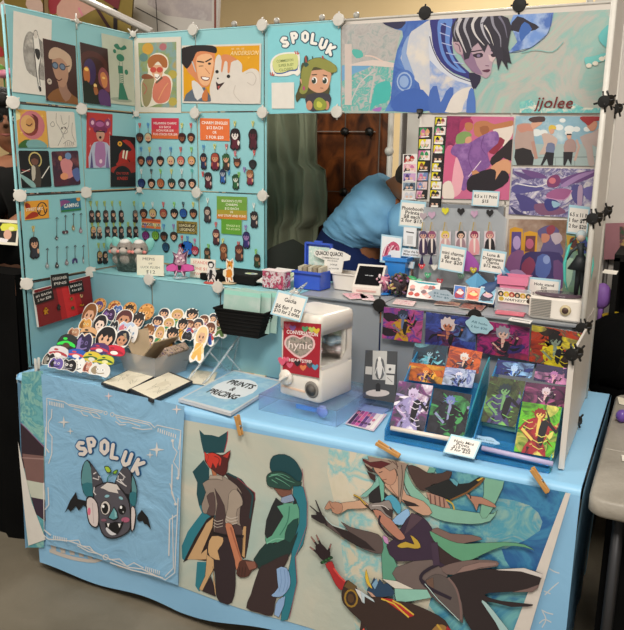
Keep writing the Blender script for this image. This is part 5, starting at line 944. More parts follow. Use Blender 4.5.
rows = [(137.8, 123, [(140.1, RED, '#3a1c1c', DS, 0, 'dark haired charm with a red clasp'), (148.5, BLU, '#c8b890', LS, 1, 'pale haired charm with a blue clasp'), (182.3, YEL, '#3c1518', DS, 0, 'maroon charm with a yellow clasp'), (191.3, RED, '#3a1a14', MS, 1, 'brown charm with a red clasp')], 'top row of the upper left panel'),
 (161, 147, [(141.4, BLU, '#3a2a28', MS, 1, 'brown haired charm with a blue clasp'), (149.9, YEL, '#24365c', MS, 2, 'blue horned charm with a yellow clasp'), (160.5, PUR, '#1a1618', LS, 0, 'black haired charm with a purple clasp'), (171.1, BLU, '#d0bc90', LS, 1, 'blond charm with a blue clasp'), (181.1, RED, '#cc6a60', LS, 0, 'coral haired charm with a red clasp'), (191.8, GRN, '#c89858', LS, 1, 'sandy charm with a green clasp')], 'middle row under the red card'),
 (183.5, 169, [(141.8, WHT, '#1e2c60', '#30487c', 0, 'navy charm with a white clasp'), (151.7, BLK, '#181416', LS, 1, 'black haired charm with a black clasp'), (160.9, GRN, '#a85a34', '#c0774c', 0, 'orange brown charm with a green clasp'), (171.8, YEL, '#1f3a34', LS, 2, 'dark green haired charm with a yellow clasp'), (182.2, WHT, '#2a2426', '#c8b8b0', 1, 'dark hatted charm with a white clasp'), (192.3, TEA, '#16181a', LS, 1, 'black haired charm with a teal clasp')], 'bottom row of the upper left panel'),
 (213.6, 202, [(143.9, YEL, '#3a2824', MS, 1, 'brown haired charm with a yellow clasp'), (153.1, WHT, '#c8a870', LS, 0, 'blond charm with a white clasp'), (163.7, RED, '#9a4438', MS, 1, 'auburn charm with a red clasp'), (174.5, GRN, '#18181a', LS, 2, 'black haired charm with a green clasp'), (183.6, BLK, '#1c4890', '#2c5ca0', 0, 'bright blue charm with a dark clasp'), (193.6, YEL, '#241a1c', MS, 0, 'black charm with a yellow clasp')], 'top row of the lower left panel')]
for hy, cy, L, where in rows:
    for x, cc, h, s, st, lab in L: charm(FLB, x, hy, x-.3, cy, 3.9, cc, h, s, st, lab+', '+where, A if hy < 190 else 'face charms on the lower back panel')
for x, y, cc, h, s, lab, st in ((146, 236, PUR, '#7a2c70', '#8a4080', 'purple charm below the orange striped card', 0), (155.8, 236, None, '#6a9a30', '#8ab840', 'green charm below the orange striped card', 2), (164.2, 236.5, BLU, '#241a1c', DS, 'black haired charm with a blue clasp, between the two lettered cards', 0), (174.1, 236.5, PUR, '#3a2a24', LS, 'brown haired charm with a lilac clasp, left of the leafy card', 1),
                         (166.1, 247.5, None, '#20405c', '#2c5878', 'dark blue charm in the lowest row, left of the pink figure', 0), (182.5, 248, RED, '#8c2c3c', '#c8808c', 'crimson charm with a red clasp, above the pink figure', 2), (195.3, 251, '#d878a0', '#b02c44', '#d89098', 'red charm with a pink clasp, right of the big blue one', 2)):
    charm(FLB, x, y, x-.5, y-12.5, 3.8, cc or YEL, h, s, st, lab, 'face charms on the lower back panel')
charm(FLB, 187.6, 249, 187.6, 236, 6.2, BLU, '#1f60b8', '#2a70c8', 2, 'big bright blue spiky charm on the lower panel', 'face charms on the lower back panel')
F = 'figure charms on the right turquoise panels'
for a in ((235.4, 138.5, 235, 121, 6.4, YEL, '#241418', '#e8e0d8', 0, 'large dark cloaked charm with a white mask', '#5a1c2c', None, 1.05), (253.3, 138.5, 253, 121, 6.2, YEL, '#241418', '#5a2030', 0, 'large dark red hooded charm, rightmost of the top pair', '#4a1824', None, .9),
          (203.9, 160.7, 203.6, 145, 4.8, BLU, '#181c28', '#b88068', 0, 'slim navy charm with a blue clasp, left of the second row', '#1c2c50', None, .8), (215.4, 161, 214.8, 144, 5.2, YEL, '#a04838', '#d89c78', 0, 'maroon charm with a yellow clasp, second row', '#6a1c34', None, 1.15), (226.4, 161.5, 226.6, 144, 5, RED, '#2c5a38', LS, 2, 'green caped charm with a red clasp, second row', '#3a2c24', None, .95),
          (237.4, 163, 235.3, 151, 3.6, '#e07078', '#4a2c24', MS, 0, 'small brown bear eared charm with a coral clasp', None, '#4a2c24', 1), (252.9, 164.5, 254.4, 150, 3.8, RED, '#1a1a1e', '#2a2a30', 1, 'small black charm with a red clasp, right of the second row', None, None, 1),
          (208.6, 180, 203, 171.5, 4.9, RED, '#2a1c22', '#c8a8a0', 2, 'tilted dark maroon charm with a red clasp, bottom row', '#4c1828', None, 1), (223.1, 175.7, 229, 170, 4.3, BLU, '#1c2c48', '#a0a8b8', 0, 'blue charm with a looped blue strap', '#2458a0', None, .9), (236, 181.4, 239, 172, 4.5, GRN, '#1f4a2c', '#c8d0c0', 2, 'green leafed charm with a green clasp', '#245c34', None, .95), (250.4, 177, 244.5, 167, 4.6, PUR, '#8a5a34', '#d8a080', 2, 'tan and maroon charm with a purple clasp', '#7a2840', None, 1),
          (207.7, 214, 207.9, 198, 4.8, WHT, '#3a3032', '#c0a898', 1, 'grey brown charm with a white clasp, left of the green card', '#3c3438', None, .95), (254.5, 219, 254, 203, 4.9, WHT, '#241c20', '#c0a898', 2, 'black and grey charm with a white clasp, right of the green card', '#28222a', None, .95), (216.4, 236.5, 216, 222, 4.8, RED, '#5a2c30', LS, 0, 'brown charm with a red clasp below the green card', '#4a242c', None, .9), (246.6, 239.5, 245.8, 225, 5, PUR, '#2a2458', '#9c78a8', 0, 'navy and purple charm with a purple clasp', '#302868', None, .9),
          (223.9, 251.5, 223, 238.5, 5.2, YEL, '#6a3c24', '#b87850', 1, 'brown long tailed charm with a yellow clasp', '#7a4428', None, .9), (239.4, 252.5, 238.6, 241.5, 4.9, RED, '#5a2a28', MS, 2, 'red brown charm with a red clasp', '#4c2c28', None, 1.1), (207.5, 254, 208.5, 244, 4, GRN, '#3a2a20', '#a87858', 0, 'brown charm with a green clasp, far left above the shelf', '#2c3424', None, 1), (257.4, 260.5, 256, 249, 4, GRN, '#2c241c', '#9a7050', 0, 'brown charm with a green clasp above the black box', '#2c4028', None, 1)):
    charm(FLB, *a[:10], F, body=a[10], ears=a[11], wide=a[12])
# yellow-green clasped charms, inner left wing panel
G2 = 'black haired charms with yellow green straps'
YG = '#a8b860'
for (hy, cy, L) in ((216, 201, [(91.5, '#3a2a2a'), (97.7, '#26201f'), (105.5, '#4a3430'), (113, '#2a2222'), (121, '#241c1e'), (135, '#6a6460')]), (232, 222, [(93, '#c8a060'), (99, '#b8b0a0'), (107.2, '#3a2628'), (114.5, '#3a2a28'), (121, '#2a2a34'), (129, '#4a3634'), (135.5, '#2a2420')]), (257, 243, [(99.5, '#b89858'), (105, '#3a2e2c')])):
    for k, (x, h) in enumerate(L):
        nm = ('first', 'second', 'third', 'fourth', 'fifth', 'sixth', 'seventh')[k]
        charm(FLL, x, hy, x-1.3, cy, 3.7, YG, h, LS if k % 2 else '#c8a090', k % 3, '%s small figure charm from the left in the %s row of yellow green straps' % (nm, {216: 'top', 232: 'middle', 257: 'bottom'}[hy]), G2, body='#2a2528')
charm(FLL, 34, 247, 32.8, 226, 6.4, '#d8b860', '#262226', LS, 0, 'black haired figure charm with a gold clasp at the front of the left wing', 'figure charms on the left wing', body='#30323c')
ks = ((56.3, 217, 238, '#4a4448', 'star', 'first in the upper row'), (65, 215, 232, '#5a3c44', 'pair', 'second in the upper row'), (73, 213, 228, '#a89870', 'leaf', 'third in the upper row'), (80.4, 213, 230, '#a08c94', 'drop', 'last in the upper row'),
      (46.8, 248, 265, '#98a4a8', 'drop', 'first in the lower row'), (56.6, 246, 265, '#3a3436', 'drop', 'second in the lower row, black and white'), (66.4, 246, 262, '#8c8084', 'drop', 'third in the lower row'), (74.6, 245, 261, '#4a3c74', 'moon', 'fourth in the lower row, a purple arch'), (83, 245, 260, '#9aa4a8', 'bar', 'last in the lower row'))
for x, y0, y1, c, sh, lab in ks:
    M = place(*FLL, x, y1); g = root('necklace', 'thin chain necklace with a %s pendant, %s' % ({'pair': 'double', 'moon': 'curved'}.get(sh, sh), lab), 'necklace', M, 'chain necklaces on the left wing'); Mi = M.inverted(); p = Mi@hit(x, y0, *FLL)
    b = MB(); b.tube([(0, .004, .003), (p.x*.5-.001, p.y*.5, .003), (p.x, p.y, .003)], .0012, '#6f7478|.35|.8', 6); b.tube([(p.x-.006, p.y-.006, .003), (p.x, p.y, .003), (p.x+.006, p.y-.006, .003)], .0012, '#6f7478|.35|.8', 6); b.obj('chain', g)
    b = MB(); k = .001; b.map = lambda x, y: (x*k, -y*k)
    S_ = {'star': [(0, -9), (3, -3), (9, 0), (3, 3), (0, 9), (-3, 3), (-9, 0), (-3, -3)], 'pair': [(-13, -3), (-6, -6), (0, -1), (6, -6), (13, -3), (12, 5), (4, 6), (0, 1), (-4, 6), (-12, 5)], 'leaf': [(0, -11), (6, -3), (5, 6), (0, 10), (-5, 6), (-6, -3)], 'drop': [(0, -11), (4, -4), (8, 4), (4, 11), (-4, 11), (-8, 4), (-4, -4)],
         'moon': [(-12, 8), (-11, -5), (-4, -11), (4, -11), (11, -5), (12, 8), (7, 7), (5, -2), (-5, -2), (-7, 7)], 'bar': [(-2.5, -11), (2.5, -11), (2.5, 11), (-2.5, 11)]}[sh]
    b.sheet(smooth(S_, 2) if sh != 'star' else S_, .003, c, c); b.ell(0, 2, 2.5, 3, '#d8d4d0'); b.obj('pendant', g)
# price cards on the charm panels
b = card([(151.6, 118), (179, 118.2), (179, 139), (151.8, 138.5)], *FLB, front='#c8324a'); b.rect(0, .78, 1, 1, '#d86a34'); b.rect(0, .55, 1, .78, '#cc4a3e')
for t, y, w_ in (('MELANMINI CHARMS', .25, .84), ('$10 EACH', .43, .42), ('NON FOR $18', .6, .62), ('TOO STACK FOR $30', .78, .9)): b.text(t, .5, y, .11, '#f6e6e0', wid=w_)
hang(b, 'price_card', 'red to orange card with white prices, on the upper left charm panel', 'sign')
b = card([(200, 118), (229.7, 118.8), (229.7, 141), (200.4, 140)], *FLB, front='#e8743a')
for t, y, w_ in (('CHARM SINGLES', .2, .88), ('$12 EACH', .42, .55), ('OR', .63, .14), ('2 FOR $20', .85, .6)): b.text(t, .5, y, .13, '#faeee4', wid=w_, bold=.04)
hang(b, 'price_card', 'orange card with white charm singles prices', 'sign')
b = card([(217, 196), (247.2, 197), (247.2, 220), (217, 218.5)], *FLB, front='#6f9c3c'); b.rect(0, .6, 1, .8, '#a8962e'); b.rect(0, .8, 1, 1, '#cc7a2a')
for t, y, w_ in (("BUCKIN'S CUTE", .2, .66), ('CHARMS', .36, .4), ('$12 EACH', .53, .46), ('OR', .68, .1), ('ANY STUFF AND FUNS', .85, .92)): b.text(t, .5, y, .1, '#f2f2dc', wid=w_)
hang(b, 'price_card', 'green to orange card with white prices, on the lower right charm panel', 'sign')
b = card([(221.5, 219), (242, 220), (242, 235.5), (221.5, 233.5)], *FLB, th=.002, front='#5f9a2c'); b.text('SINGLE $12', .58, .42, .13, '#dcebb0', wid=.66); b.text('PICK $15 EACH', .58, .64, .13, '#dcebb0', wid=.66)
hang(b, 'price_card', 'small green card tucked under the green to orange one', 'sign')
b = card([(141.8, 218.3), (160.9, 219.5), (160.9, 232), (141.8, 230)], *FLB, front='#d8703c'); b.rect(0, .35, 1, .6, '#e8d8b8'); b.rect(0, .8, 1, 1, '#3a8a9c'); b.rect(0, .1, 1, .2, '#a83c30'); b.text('MARVELOUS', .5, .48, .2, '#1d1a1c', wid=.92, bold=.05)
hang(b, 'price_card', 'orange and teal striped card with black lettering', 'sign')
b = card([(176.8, 220.6), (197.4, 222), (197.4, 234.5), (176.8, 233)], *FLB, front=('#5a4a20', '#a08838', '#2c3024', 90)); b.rect(.1, .18, .9, .82, '#4a3a1c'); b.text('LEAGUE of', .5, .34, .2, '#f0e0b0', wid=.75); b.text('LEGENDS', .52, .66, .22, '#f0e0b0', wid=.72)
hang(b, 'price_card', 'leafy brown card with cream lettering', 'sign')
# pin board on the lowest left wing panel
b = card([(31, 289.5), (88, 275.5), (91, 309), (37, 327)], (.012, 0, 0), NL, th=.01, front='#7a1a1e'); b.poly([(.36, 0), (.72, 0), (.82, 1), (.4, 1)], '#b02026'); b.poly([(.45, 0), (.64, 0), (.7, 1), (.5, 1)], '#cc2a2e')
b.obj('pin_board', label='maroon and red pin board leaning on the bottom of the left wing', cat='pin board'); 
for q, ls, lab in (([(32.5, 294), (52, 288), (54, 299), (35, 305)], ('#1 EACH', '2 for $20'), 'black tag with white prices on the left of the pin board'), ([(69, 283.5), (82, 280.5), (85, 291), (70, 294.5)], ('$4 EACH', '4 for $20'), 'black tag with white prices on the right of the pin board'), ([(50.5, 275), (68, 272.5), (69.5, 285.5), (51.5, 288.5)], ('DESIGNER', 'PINS'), 'black tag reading pins above the pin board')):
    b = card(q, (.026, 0, 0), NL, front='#171515'); b.text(ls[0], .5, .32, .2, '#e0dcd4', wid=.8); b.text(ls[1], .5, .7, .2, '#e0dcd4', wid=.7); hang(b, 'price_tag', lab, 'sign')
def pinb(x, y, pts, c, lab, k=.001):
    b = MB(place((.0235, 0, 0), NL, x, y)); b.map = lambda u, v: (u*k, -v*k); b.sheet(smooth(pts, 2), .004, c, c); b.ell(0, -4, 3, 3, '#2a2420'); b.obj('enamel_pin', label=lab, cat='pin', group='enamel pins on the board')
FG = [(0, -12), (4, -10), (5, -5), (10, -3), (9, 1), (5, 2), (6, 9), (9, 12), (3, 13), (0, 6), (-3, 13), (-9, 12), (-6, 6), (-10, 3), (-9, -2), (-5, -5), (-4, -10)]
pinb(45.5, 310.5, FG, 'gold', 'large gold figure pin on the left of the board'); pinb(58.5, 307, [(p[0]*.8, p[1]*.9) for p in FG], '#1f2624', 'black figure pin in the middle of the board')
pinb(71, 298.8, [(-5, -5), (5, -5), (5, 5), (-5, 5)], '#8a6a34', 'small bronze pin in the upper right group'); pinb(81, 296, [(-6, -4), (0, -7), (6, -4), (4, 5), (-4, 5)], '#c8a070', 'small pale pin at the upper right corner'); pinb(72.5, 307.8, [(-6, -5), (5, -5), (6, 5), (-6, 5)], '#4a5a3a', 'small green pin in the lower right group'); pinb(81.5, 305, [(-8, -3), (8, -3), (8, 3), (-8, 3)], 'gold', 'small gold bar pin at the lower right corner')
# ================================================================ stickers and racks on the table
def stk(b, seed, kind, c):
    """draw one sticker in unit coords about 0 (x right, y down), body radius 1"""
    R = random.Random(seed); b.ax = 1
    if kind == 'cookie':
        b.sheet([(math.cos(a*PI/8)*1.05, math.sin(a*PI/8)*1.05) for a in range(16)], .002, '#c98a48', '#e8e4dc'); b.ell(0, 0, .88, .88, '#dca45c')
        for k in range(7): b.ell(.8*math.cos(k*.9), .8*math.sin(k*.9), .12, .1, '#8a4f24')
        face(b, 0, .05, .5, '#e8b070', c, style=seed % 3)
    elif kind == 'head':
        b.sheet(smooth([(-1.15, .3), (-1.1, -.7), (-.4, -1.2), (.4, -1.2), (1.1, -.7), (1.15, .3), (.8, 1.05), (0, 1.2), (-.8, 1.05)], 2), .002, '#ece8e0'); face(b, 0, .02, .9, R.choice(('#e0b090', '#c89070', '#e8d0c0')), c, style=seed % 3)
    elif kind == 'cap':
        b.sheet(smooth([(-1.3, .5), (-1.1, -.6), (0, -1), (1.1, -.6), (1.3, .5), (.5, .8), (-.5, .8)], 2), .002, c[0]); b.poly([(-1.1, .1), (0, -.2), (1.1, .1), (1.2, .45), (0, .2), (-1.2, .45)], c[1], 2); b.ell(0, .35, .5, .32, c[2]); b.ell(-.4, -.4, .3, .15, c[1])
    elif kind == 'blob':
        b.sheet(smooth([(-1.1, .9), (-1.2, -.2), (-.7, -1.1), (-.2, -.8), (.3, -1.2), (1, -.7), (1.2, .3), (.9, 1), (0, .8)], 2), .002, '#ece8e0'); b.poly([(-.98, .8), (-1.08, -.15), (-.65, -1), (-.2, -.7), (.3, -1.1), (.92, -.62), (1.1, .3), (.82, .9), (0, .7)], c[0], 2); b.poly([(-.9, .5), (-.3, .75), (-.5, -.6), (-.95, -.1)], c[2], 2)
        b.ell(-.25, -.1, .2, .22, c[1]); b.ell(.35, -.1, .2, .22, c[1]); b.ell(-.25, -.1, .08, .1, '#16161a'); b.ell(.35, -.1, .08, .1, '#16161a'); b.line([(-.6, .4), (0, .55), (.6, .35)], .14, c[2], sm=3)
    elif kind == 'fig':
        b.sheet(smooth([(-1, -.2), (-.8, -1.4), (.1, -1.75), (.8, -1.3), (1, -.3), (.7, .4), (1.1, 1.2), (.7, 1.75), (0, 1.5), (-.7, 1.8), (-1.1, 1.2), (-.7, .4)], 2), .002, '#efebe3')
        b.poly([(-.55, 0), (.5, 0), (.6, .9), (.75, 1.4), (.3, 1.5), (0, 1), (-.3, 1.5), (-.8, 1.3), (-.6, .8)], c[1], 2); b.poly([(.4, .1), (.85, .5), (.7, .9), (.4, .5)], c[2], 2); b.line([(-.75, .9), (.75, -.3)], .12, c[2]); face(b, .1*(seed % 3-1), -.72, .66, '#dcae8c', c[0], style=seed % 3)
def sticker(px, py, w, h, kind, c, label, group, sl, tilt=62, seed=0, rot=0):
    o, n = sl; p = hit(px, py, o, n); t = math.radians(tilt)
    ey = Vector((0, math.cos(t), math.sin(t))); nn = Vector((0, -math.sin(t), math.cos(t)))
    M = frame(p+nn*.012+Vector((0, 0, .004)), (1, 0, 0), ey); k = (p-CP).length/FL; ky = k*1.04
    M = M @ Matrix.Rotation(rot, 4, 'Z')
    b = MB(M); b.map = lambda x, y: (x*w/2*k*1.08, -y*h/2*ky); b.LAY = .00004; stk(b, seed, kind, c)
    b.obj('sticker', label=label, cat='sticker', group=group)
def slope(y0, z0, y1, z1): return ((0, y0, z0), (0, -(z1-z0), (y1-y0)))
sl1 = slope(-.045, .765, .28, .92)
rk = root('sticker_rack', 'clear stepped acrylic rack holding the big sticker heap at the left', 'sticker rack', (.19, -.06, T))
def stepped(r, x0, x1, y0, y1, z0, z1, n, skew=0, mt='clear'):
    for k in range(n):
        t = (k+.5)/n; yy = y0+(y1-y0)*k/n; zz = z0+(z1-z0)*t; xs = skew*k/n
        b = MB(); b.box(((x0+x1)/2+xs, yy+(y1-y0)/n/2, zz), (x1-x0, (y1-y0)/n, .003), mt); b.obj('step', r); b = MB(); b.box(((x0+x1)/2+xs, yy, zz-.014), (x1-x0, .003, .03), mt); b.obj('riser', r)
    for x in (x0, x1):
        b = MB(); P = [(y0, 0), (y1, 0), (y1, z1+.01), (y0, z0+.012)]
        b.M = Matrix()
        b.grid([[(x-.0015, p[0], p[1]) for p in P], [(x+.0015, p[0], p[1]) for p in P]], mt, True, False, True); b.obj('side_panel', r)
stepped(rk, -.14, .16, 0, .345, .008, .14, 5)
L1 = [ (320, 65, 76, 70, 'cookie', '#5a4a8c', 'round cookie sticker with a purple haired face, back left of the heap'), (398, 75, 72, 66, 'cookie', '#8a3a24', 'round cookie sticker with a red brown face, second in the back row'), (478, 85, 76, 70, 'cookie', '#2a1c18', 'round cookie sticker with a dark face, third in the back row'), (563, 100, 86, 84, 'cookie', '#c98a3c', 'plain golden round cookie sticker at the back right corner'),
 (270, 110, 70, 90, 'head', '#8a5a34', 'tall brown sticker at the back left side'), (370, 115, 66, 60, 'blob', ('#3a2448', '#b090c8', '#6a4a90'), 'dark purple creature sticker behind the black haired one'), (415, 90, 50, 46, 'blob', ('#4a6aa8', '#c0d0e8', '#2a3a6a'), 'small blue creature sticker in the back'), (450, 135, 84, 76, 'head', '#5a2c2c', 'white edged sticker with a wide dark hat, near the back right'), (523, 145, 56, 70, 'head', '#2a2020', 'orange faced sticker with short black hair, right side'),
 (250, 165, 62, 56, 'blob', ('#d8a050', '#f0d8a0', '#8a5a24'), 'orange dog like sticker at the left'), (325, 160, 66, 74, 'head', '#1c1a1e', 'black haired sticker with a thick white edge, upper middle'), (395, 182, 44, 66, 'blob', ('#1c1c22', '#e0e0e0', '#3a3a44'), 'small black cat like sticker in the middle'), (465, 185, 92, 60, 'blob', ('#b8c8e0', '#f0b8b8', '#d07080'), 'pale blue and pink animal sticker, right of the black cat'),
 (190, 205, 56, 40, 'blob', ('#b88a6c', '#e8d0b0', '#7a4a34'), 'tan sticker at the left edge above the green striped cap'), (265, 208, 76, 60, 'cap', ('#d8a878', '#1c1a1c', '#e0b088'), 'tan sticker with black sunglasses'), (355, 235, 100, 96, 'head', '#151417', 'largest black haired sticker in the centre'), (440, 240, 76, 74, 'head', '#1a2030', 'black and blue haired sticker right of the centre'), (487, 215, 60, 80, 'blob', ('#e0dcd8', '#a0b8d0', '#5a6a80'), 'white and grey sticker at the right edge'),
 (155, 258, 86, 84, 'cap', ('#2a2c2c', '#3ae050', '#5a4030'), 'black cap sticker with neon green stripes'), (240, 265, 86, 96, 'blob', ('#2e2448', '#6a5a90', '#8a78b0'), 'dark violet round sticker right of the green striped cap'), (325, 290, 84, 56, 'cap', ('#54346c', '#c83a50', '#e8e0e0'), 'purple and red cap sticker'), (402, 302, 90, 58, 'cap', ('#d02c44', '#a01c30', '#f0ece8'), 'bright red cap sticker with a white face'),
 (110, 310, 90, 64, 'cap', ('#d8d4d4', '#b03a44', '#f0ece8'), 'white cap sticker with a red trim'), (205, 320, 90, 54, 'cap', ('#2c5ab0', '#d84a4c', '#e8e4e0'), 'blue cap sticker with red ears'), (285, 335, 80, 56, 'cap', ('#d8c040', '#3a6a34', '#dcd8c8'), 'yellow cap sticker over green'), (355, 350, 74, 50, 'cap', ('#c8c83c', '#2c5a34', '#e8e0a0'), 'yellow green leafy cap sticker, right of the yellow one'),
 (62, 348, 60, 60, 'blob', ('#1c1c20', '#d8d4d0', '#8a8478'), 'black and white sticker at the front left corner'), (100, 368, 74, 52, 'blob', ('#6a58a0', '#d8d0e0', '#1c1c20'), 'lilac and black sticker in the front row'), (163, 378, 84, 56, 'blob', ('#18181c', '#e8e4e0', '#8a8a90'), 'black and white faced sticker, middle of the front row'), (215, 378, 60, 66, 'blob', ('#e8e8e4', '#f0f0f0', '#3a3a40'), 'white rabbit like sticker in the front row'), (262, 388, 44, 56, 'blob', ('#c88a74', '#e8c8b8', '#7a3a34'), 'small peach sticker in the front row'), (325, 402, 100, 60, 'blob', ('#e0ddd6', '#f4f2ee', '#9a8a70'), 'large white sticker at the front right corner')]
for i, (x, y, w, h, kd, c, lab) in enumerate(L1): sticker(40+x/5.2, 295+y/5.2, w/5.2, h/5.2, kd, c, lab, 'stickers on the left rack', sl1, 60, i)
sl2 = slope(.205, .80, .30, .955)
rk2 = root('sticker_rack', 'clear acrylic rack of white edged figure stickers behind the plastic bin', 'sticker rack', (.50, .14, T)); stepped(rk2, -.16, .2, .065, .145, .02, .18, 3)
FC = [('#2a2430', '#3a6ab0', '#d8a050'), ('#c8a060', '#3a8a5a', '#e0c050'), ('#1c1a1c', '#e0a030', '#3a3a40'), ('#6a4030', '#3a5aa8', '#c04a3c'), ('#3a3a44', '#c8c0b8', '#4a8ab8'), ('#8a5a30', '#5a7a3a', '#e0d0b0')]
L2 = [(213, 72, 56, 52, 'tan and grey sticker, top left of the white edged set'), (278, 84, 66, 62, 'yellow haired sticker in the top row'), (352, 82, 66, 62, 'grey and white sticker in the top row'), (420, 105, 56, 50, 'pale sticker in the top row, right half'), (464, 100, 44, 54, 'black haired sticker near the top right'), (508, 128, 66, 60, 'brown capped sticker at the far right end'),
      (180, 118, 62, 60, 'dark blue sticker in the second row'), (235, 125, 60, 56, 'olive and yellow sticker in the second row'), (303, 138, 56, 70, 'green clothed sticker in the middle'), (345, 130, 60, 52, 'white and grey sticker in the middle'), (385, 135, 60, 66, 'red and navy sticker right of the middle'), (125, 178, 62, 80, 'brown haired sticker holding green, lower left'), (140, 205, 40, 44, 'small green round sticker, lower left'), (186, 185, 50, 78, 'tan striped sticker in the lower row'), (248, 190, 66, 78, 'blue and black running sticker in the lower row'), (450, 160, 60, 72, 'pale haired sticker in the right half')]
for i, (x, y, w, h, lab) in enumerate(L2): sticker(125+x/5.2, 305+y/5.2, w/5.2*1.2, h/5.2*1.0, 'fig', FC[i % 6], lab, 'white edged stickers on the second rack', sl2, 64, i)
sticker(125+335/5.2, 305+172/5.2, 50/5.2, 44/5.2, 'blob', ('#26262a', '#4a4a50', '#17171a'), 'round black sticker in front of the second rack', None, sl2, 64, 3)
sticker(125+400/5.2, 305+212/5.2, 76/5.2, 110/5.2, 'fig', ('#e8c890', '#e8b860', '#f0d8a0'), 'yellow and cream star costumed figure sticker hanging lowest on the second rack', None, slope(.19, .80, .28, .93), 64, 1)
# ---- plastic bin with cards
bn = root('plastic_bin', 'clear frosted plastic bin holding folded cards, beside the sticker heap', 'bin', Matrix.Translation((.425, .165, T)) @ Matrix.Rotation(-.12, 4, 'Z'))
b = MB(); o_ = [(-.075, -.075), (.075, -.075), (.075, .075), (-.075, .075)]
b.grid([[(x*.99, y*.99, .004) for x, y in o_], [(x*1.22, y*1.2, .085) for x, y in o_]], 'frost', True, False); b.grid([[(x*1.22, y*1.2, .085) for x, y in o_], [(x*1.27, y*1.25, .087) for x, y in o_]], 'clear2', True, False); b.box((0, 0, .003), (.15, .15, .003), 'frost'); b.obj('tray', bn)
for a, x, c in ((-.55, -.055, '#b8a488'), (.75, .01, '#a89478')):
    b = MB(); b.box((x, 0, .078), (.004, .12, .14), c, RY(a)); o = b.obj('cardboard_flap', None, 'cardboard flap folded inside the clear plastic bin, %s side' % ('left' if a < 0 else 'right'), 'cardboard', M=bn.matrix_world)
b = MB(); b.box((.055, .02, .062), (.03, .1, .1), ('#3a2c24', '#c0a890', '#5a4a6a', 90), RY(.75), .002); b.obj('card_stack', label='stack of small dark illustrated cards leaning in the clear bin', cat='cards', M=bn.matrix_world)
# ---- sketch cards, folder, easel
def flatcard(q, z, th, col, name, label, cat, draw=None, edge='#2a2a2c', grp=None):
    b = card(q, (0, 0, z), (0, 0, 1), th=th, front=edge, back=edge); b.rect(.03, .04, .97, .96, col)
    if draw: draw(b)
    return b.obj(name, label=label, cat=cat, group=grp)
def sketch(seed):
    def f(b):
        R = random.Random(seed)
        for k in range(6):
            x, y = R.uniform(.2, .7), R.uniform(.2, .7); b.line([(x+R.uniform(-.12, .2), y+R.uniform(-.12, .2)) for _ in range(5)], .01, '#b0a890', sm=3)
        b.ell(.5, .45, .12, .14, '#d8cfb8')
    return f
flatcard([(131, 370), (154.5, 378), (127, 393.5), (101, 385)], T+.006, .008, 'cream', 'sketch_card', 'cream sketch card on a dark board, nearest the sticker heap', 'sketch card', sketch(1), grp='sketch cards on the table')
flatcard([(170, 373), (188, 384.5), (158, 400.5), (129, 392)], T+.006, .010, 'cream', 'sketch_card', 'cream sketch card on a thick dark board, in front of the bin', 'sketch card', sketch(2), grp='sketch cards on the table')
flatcard([(183, 371), (216, 373.5), (203, 386), (186, 383)], T+.003, .002, 'cream', 'sketch_card', 'pale drawn sheet under the acrylic easel', 'sketch card', sketch(3), edge='#d8d0bc')
e = root('acrylic_easel', 'clear acrylic easel standing behind the pricing folder', 'stand', (.64, .15, T))
for x in (-.02, .05):
    b = MB(); b.tube([(x-.03, -.03, .004), (x-.025, .0, .02), (x+.02, .13, .15)], .004, 'clear2'); b.obj('arm', e)
    b = MB(); b.tube([(x-.0, .07, .085), (x+.02, .14, .004)], .003, 'clear2'); b.obj('leg', e)
b = MB(); b.tube([(.02, .145, .004), (.085, .14, .26)], .003, 'clear2'); b.obj('post', e)
def fold(b):
    b.rect(.03, .04, .97, .96, ('#9cc6da', '#8ab8d4', '#b4d4e0', 9)); b.ell(.5, .47, .36, .3, '#dfe6ea')
    b.poly([(.03, .04), (.3, .04), (.03, .3)], ('#78b0cc', '#a8d0e0', 40)); b.poly([(.97, .96), (.7, .96), (.97, .7)], ('#78b0cc', '#a8d0e0', 40))
    b.text('PRINTS', .5, .33, .12, '#151518', wid=.5, bold=.05, rot=0); b.text('&', .5, .49, .1, '#151518', bold=.04); b.text('PRICING', .48, .65, .12, '#151518', wid=.56, bold=.05)
flatcard([(238, 371), (281, 384), (236, 413.5), (178.5, 402)], T+.004, .01, '#9cc6da', 'pricing_folder', 'light blue pricing folder with black lettering lying on the table front', 'folder', fold, edge='#c8ccd0')
flatcard([(241, 367), (270, 372), (264, 379), (234, 374)], T+.003, .002, '#dfa04c', 'orange_card', 'orange and white card under the back of the pricing folder', 'card', lambda b: b.rect(.6, .05, .97, .95, '#e8dcc0'), edge='#c8a070')
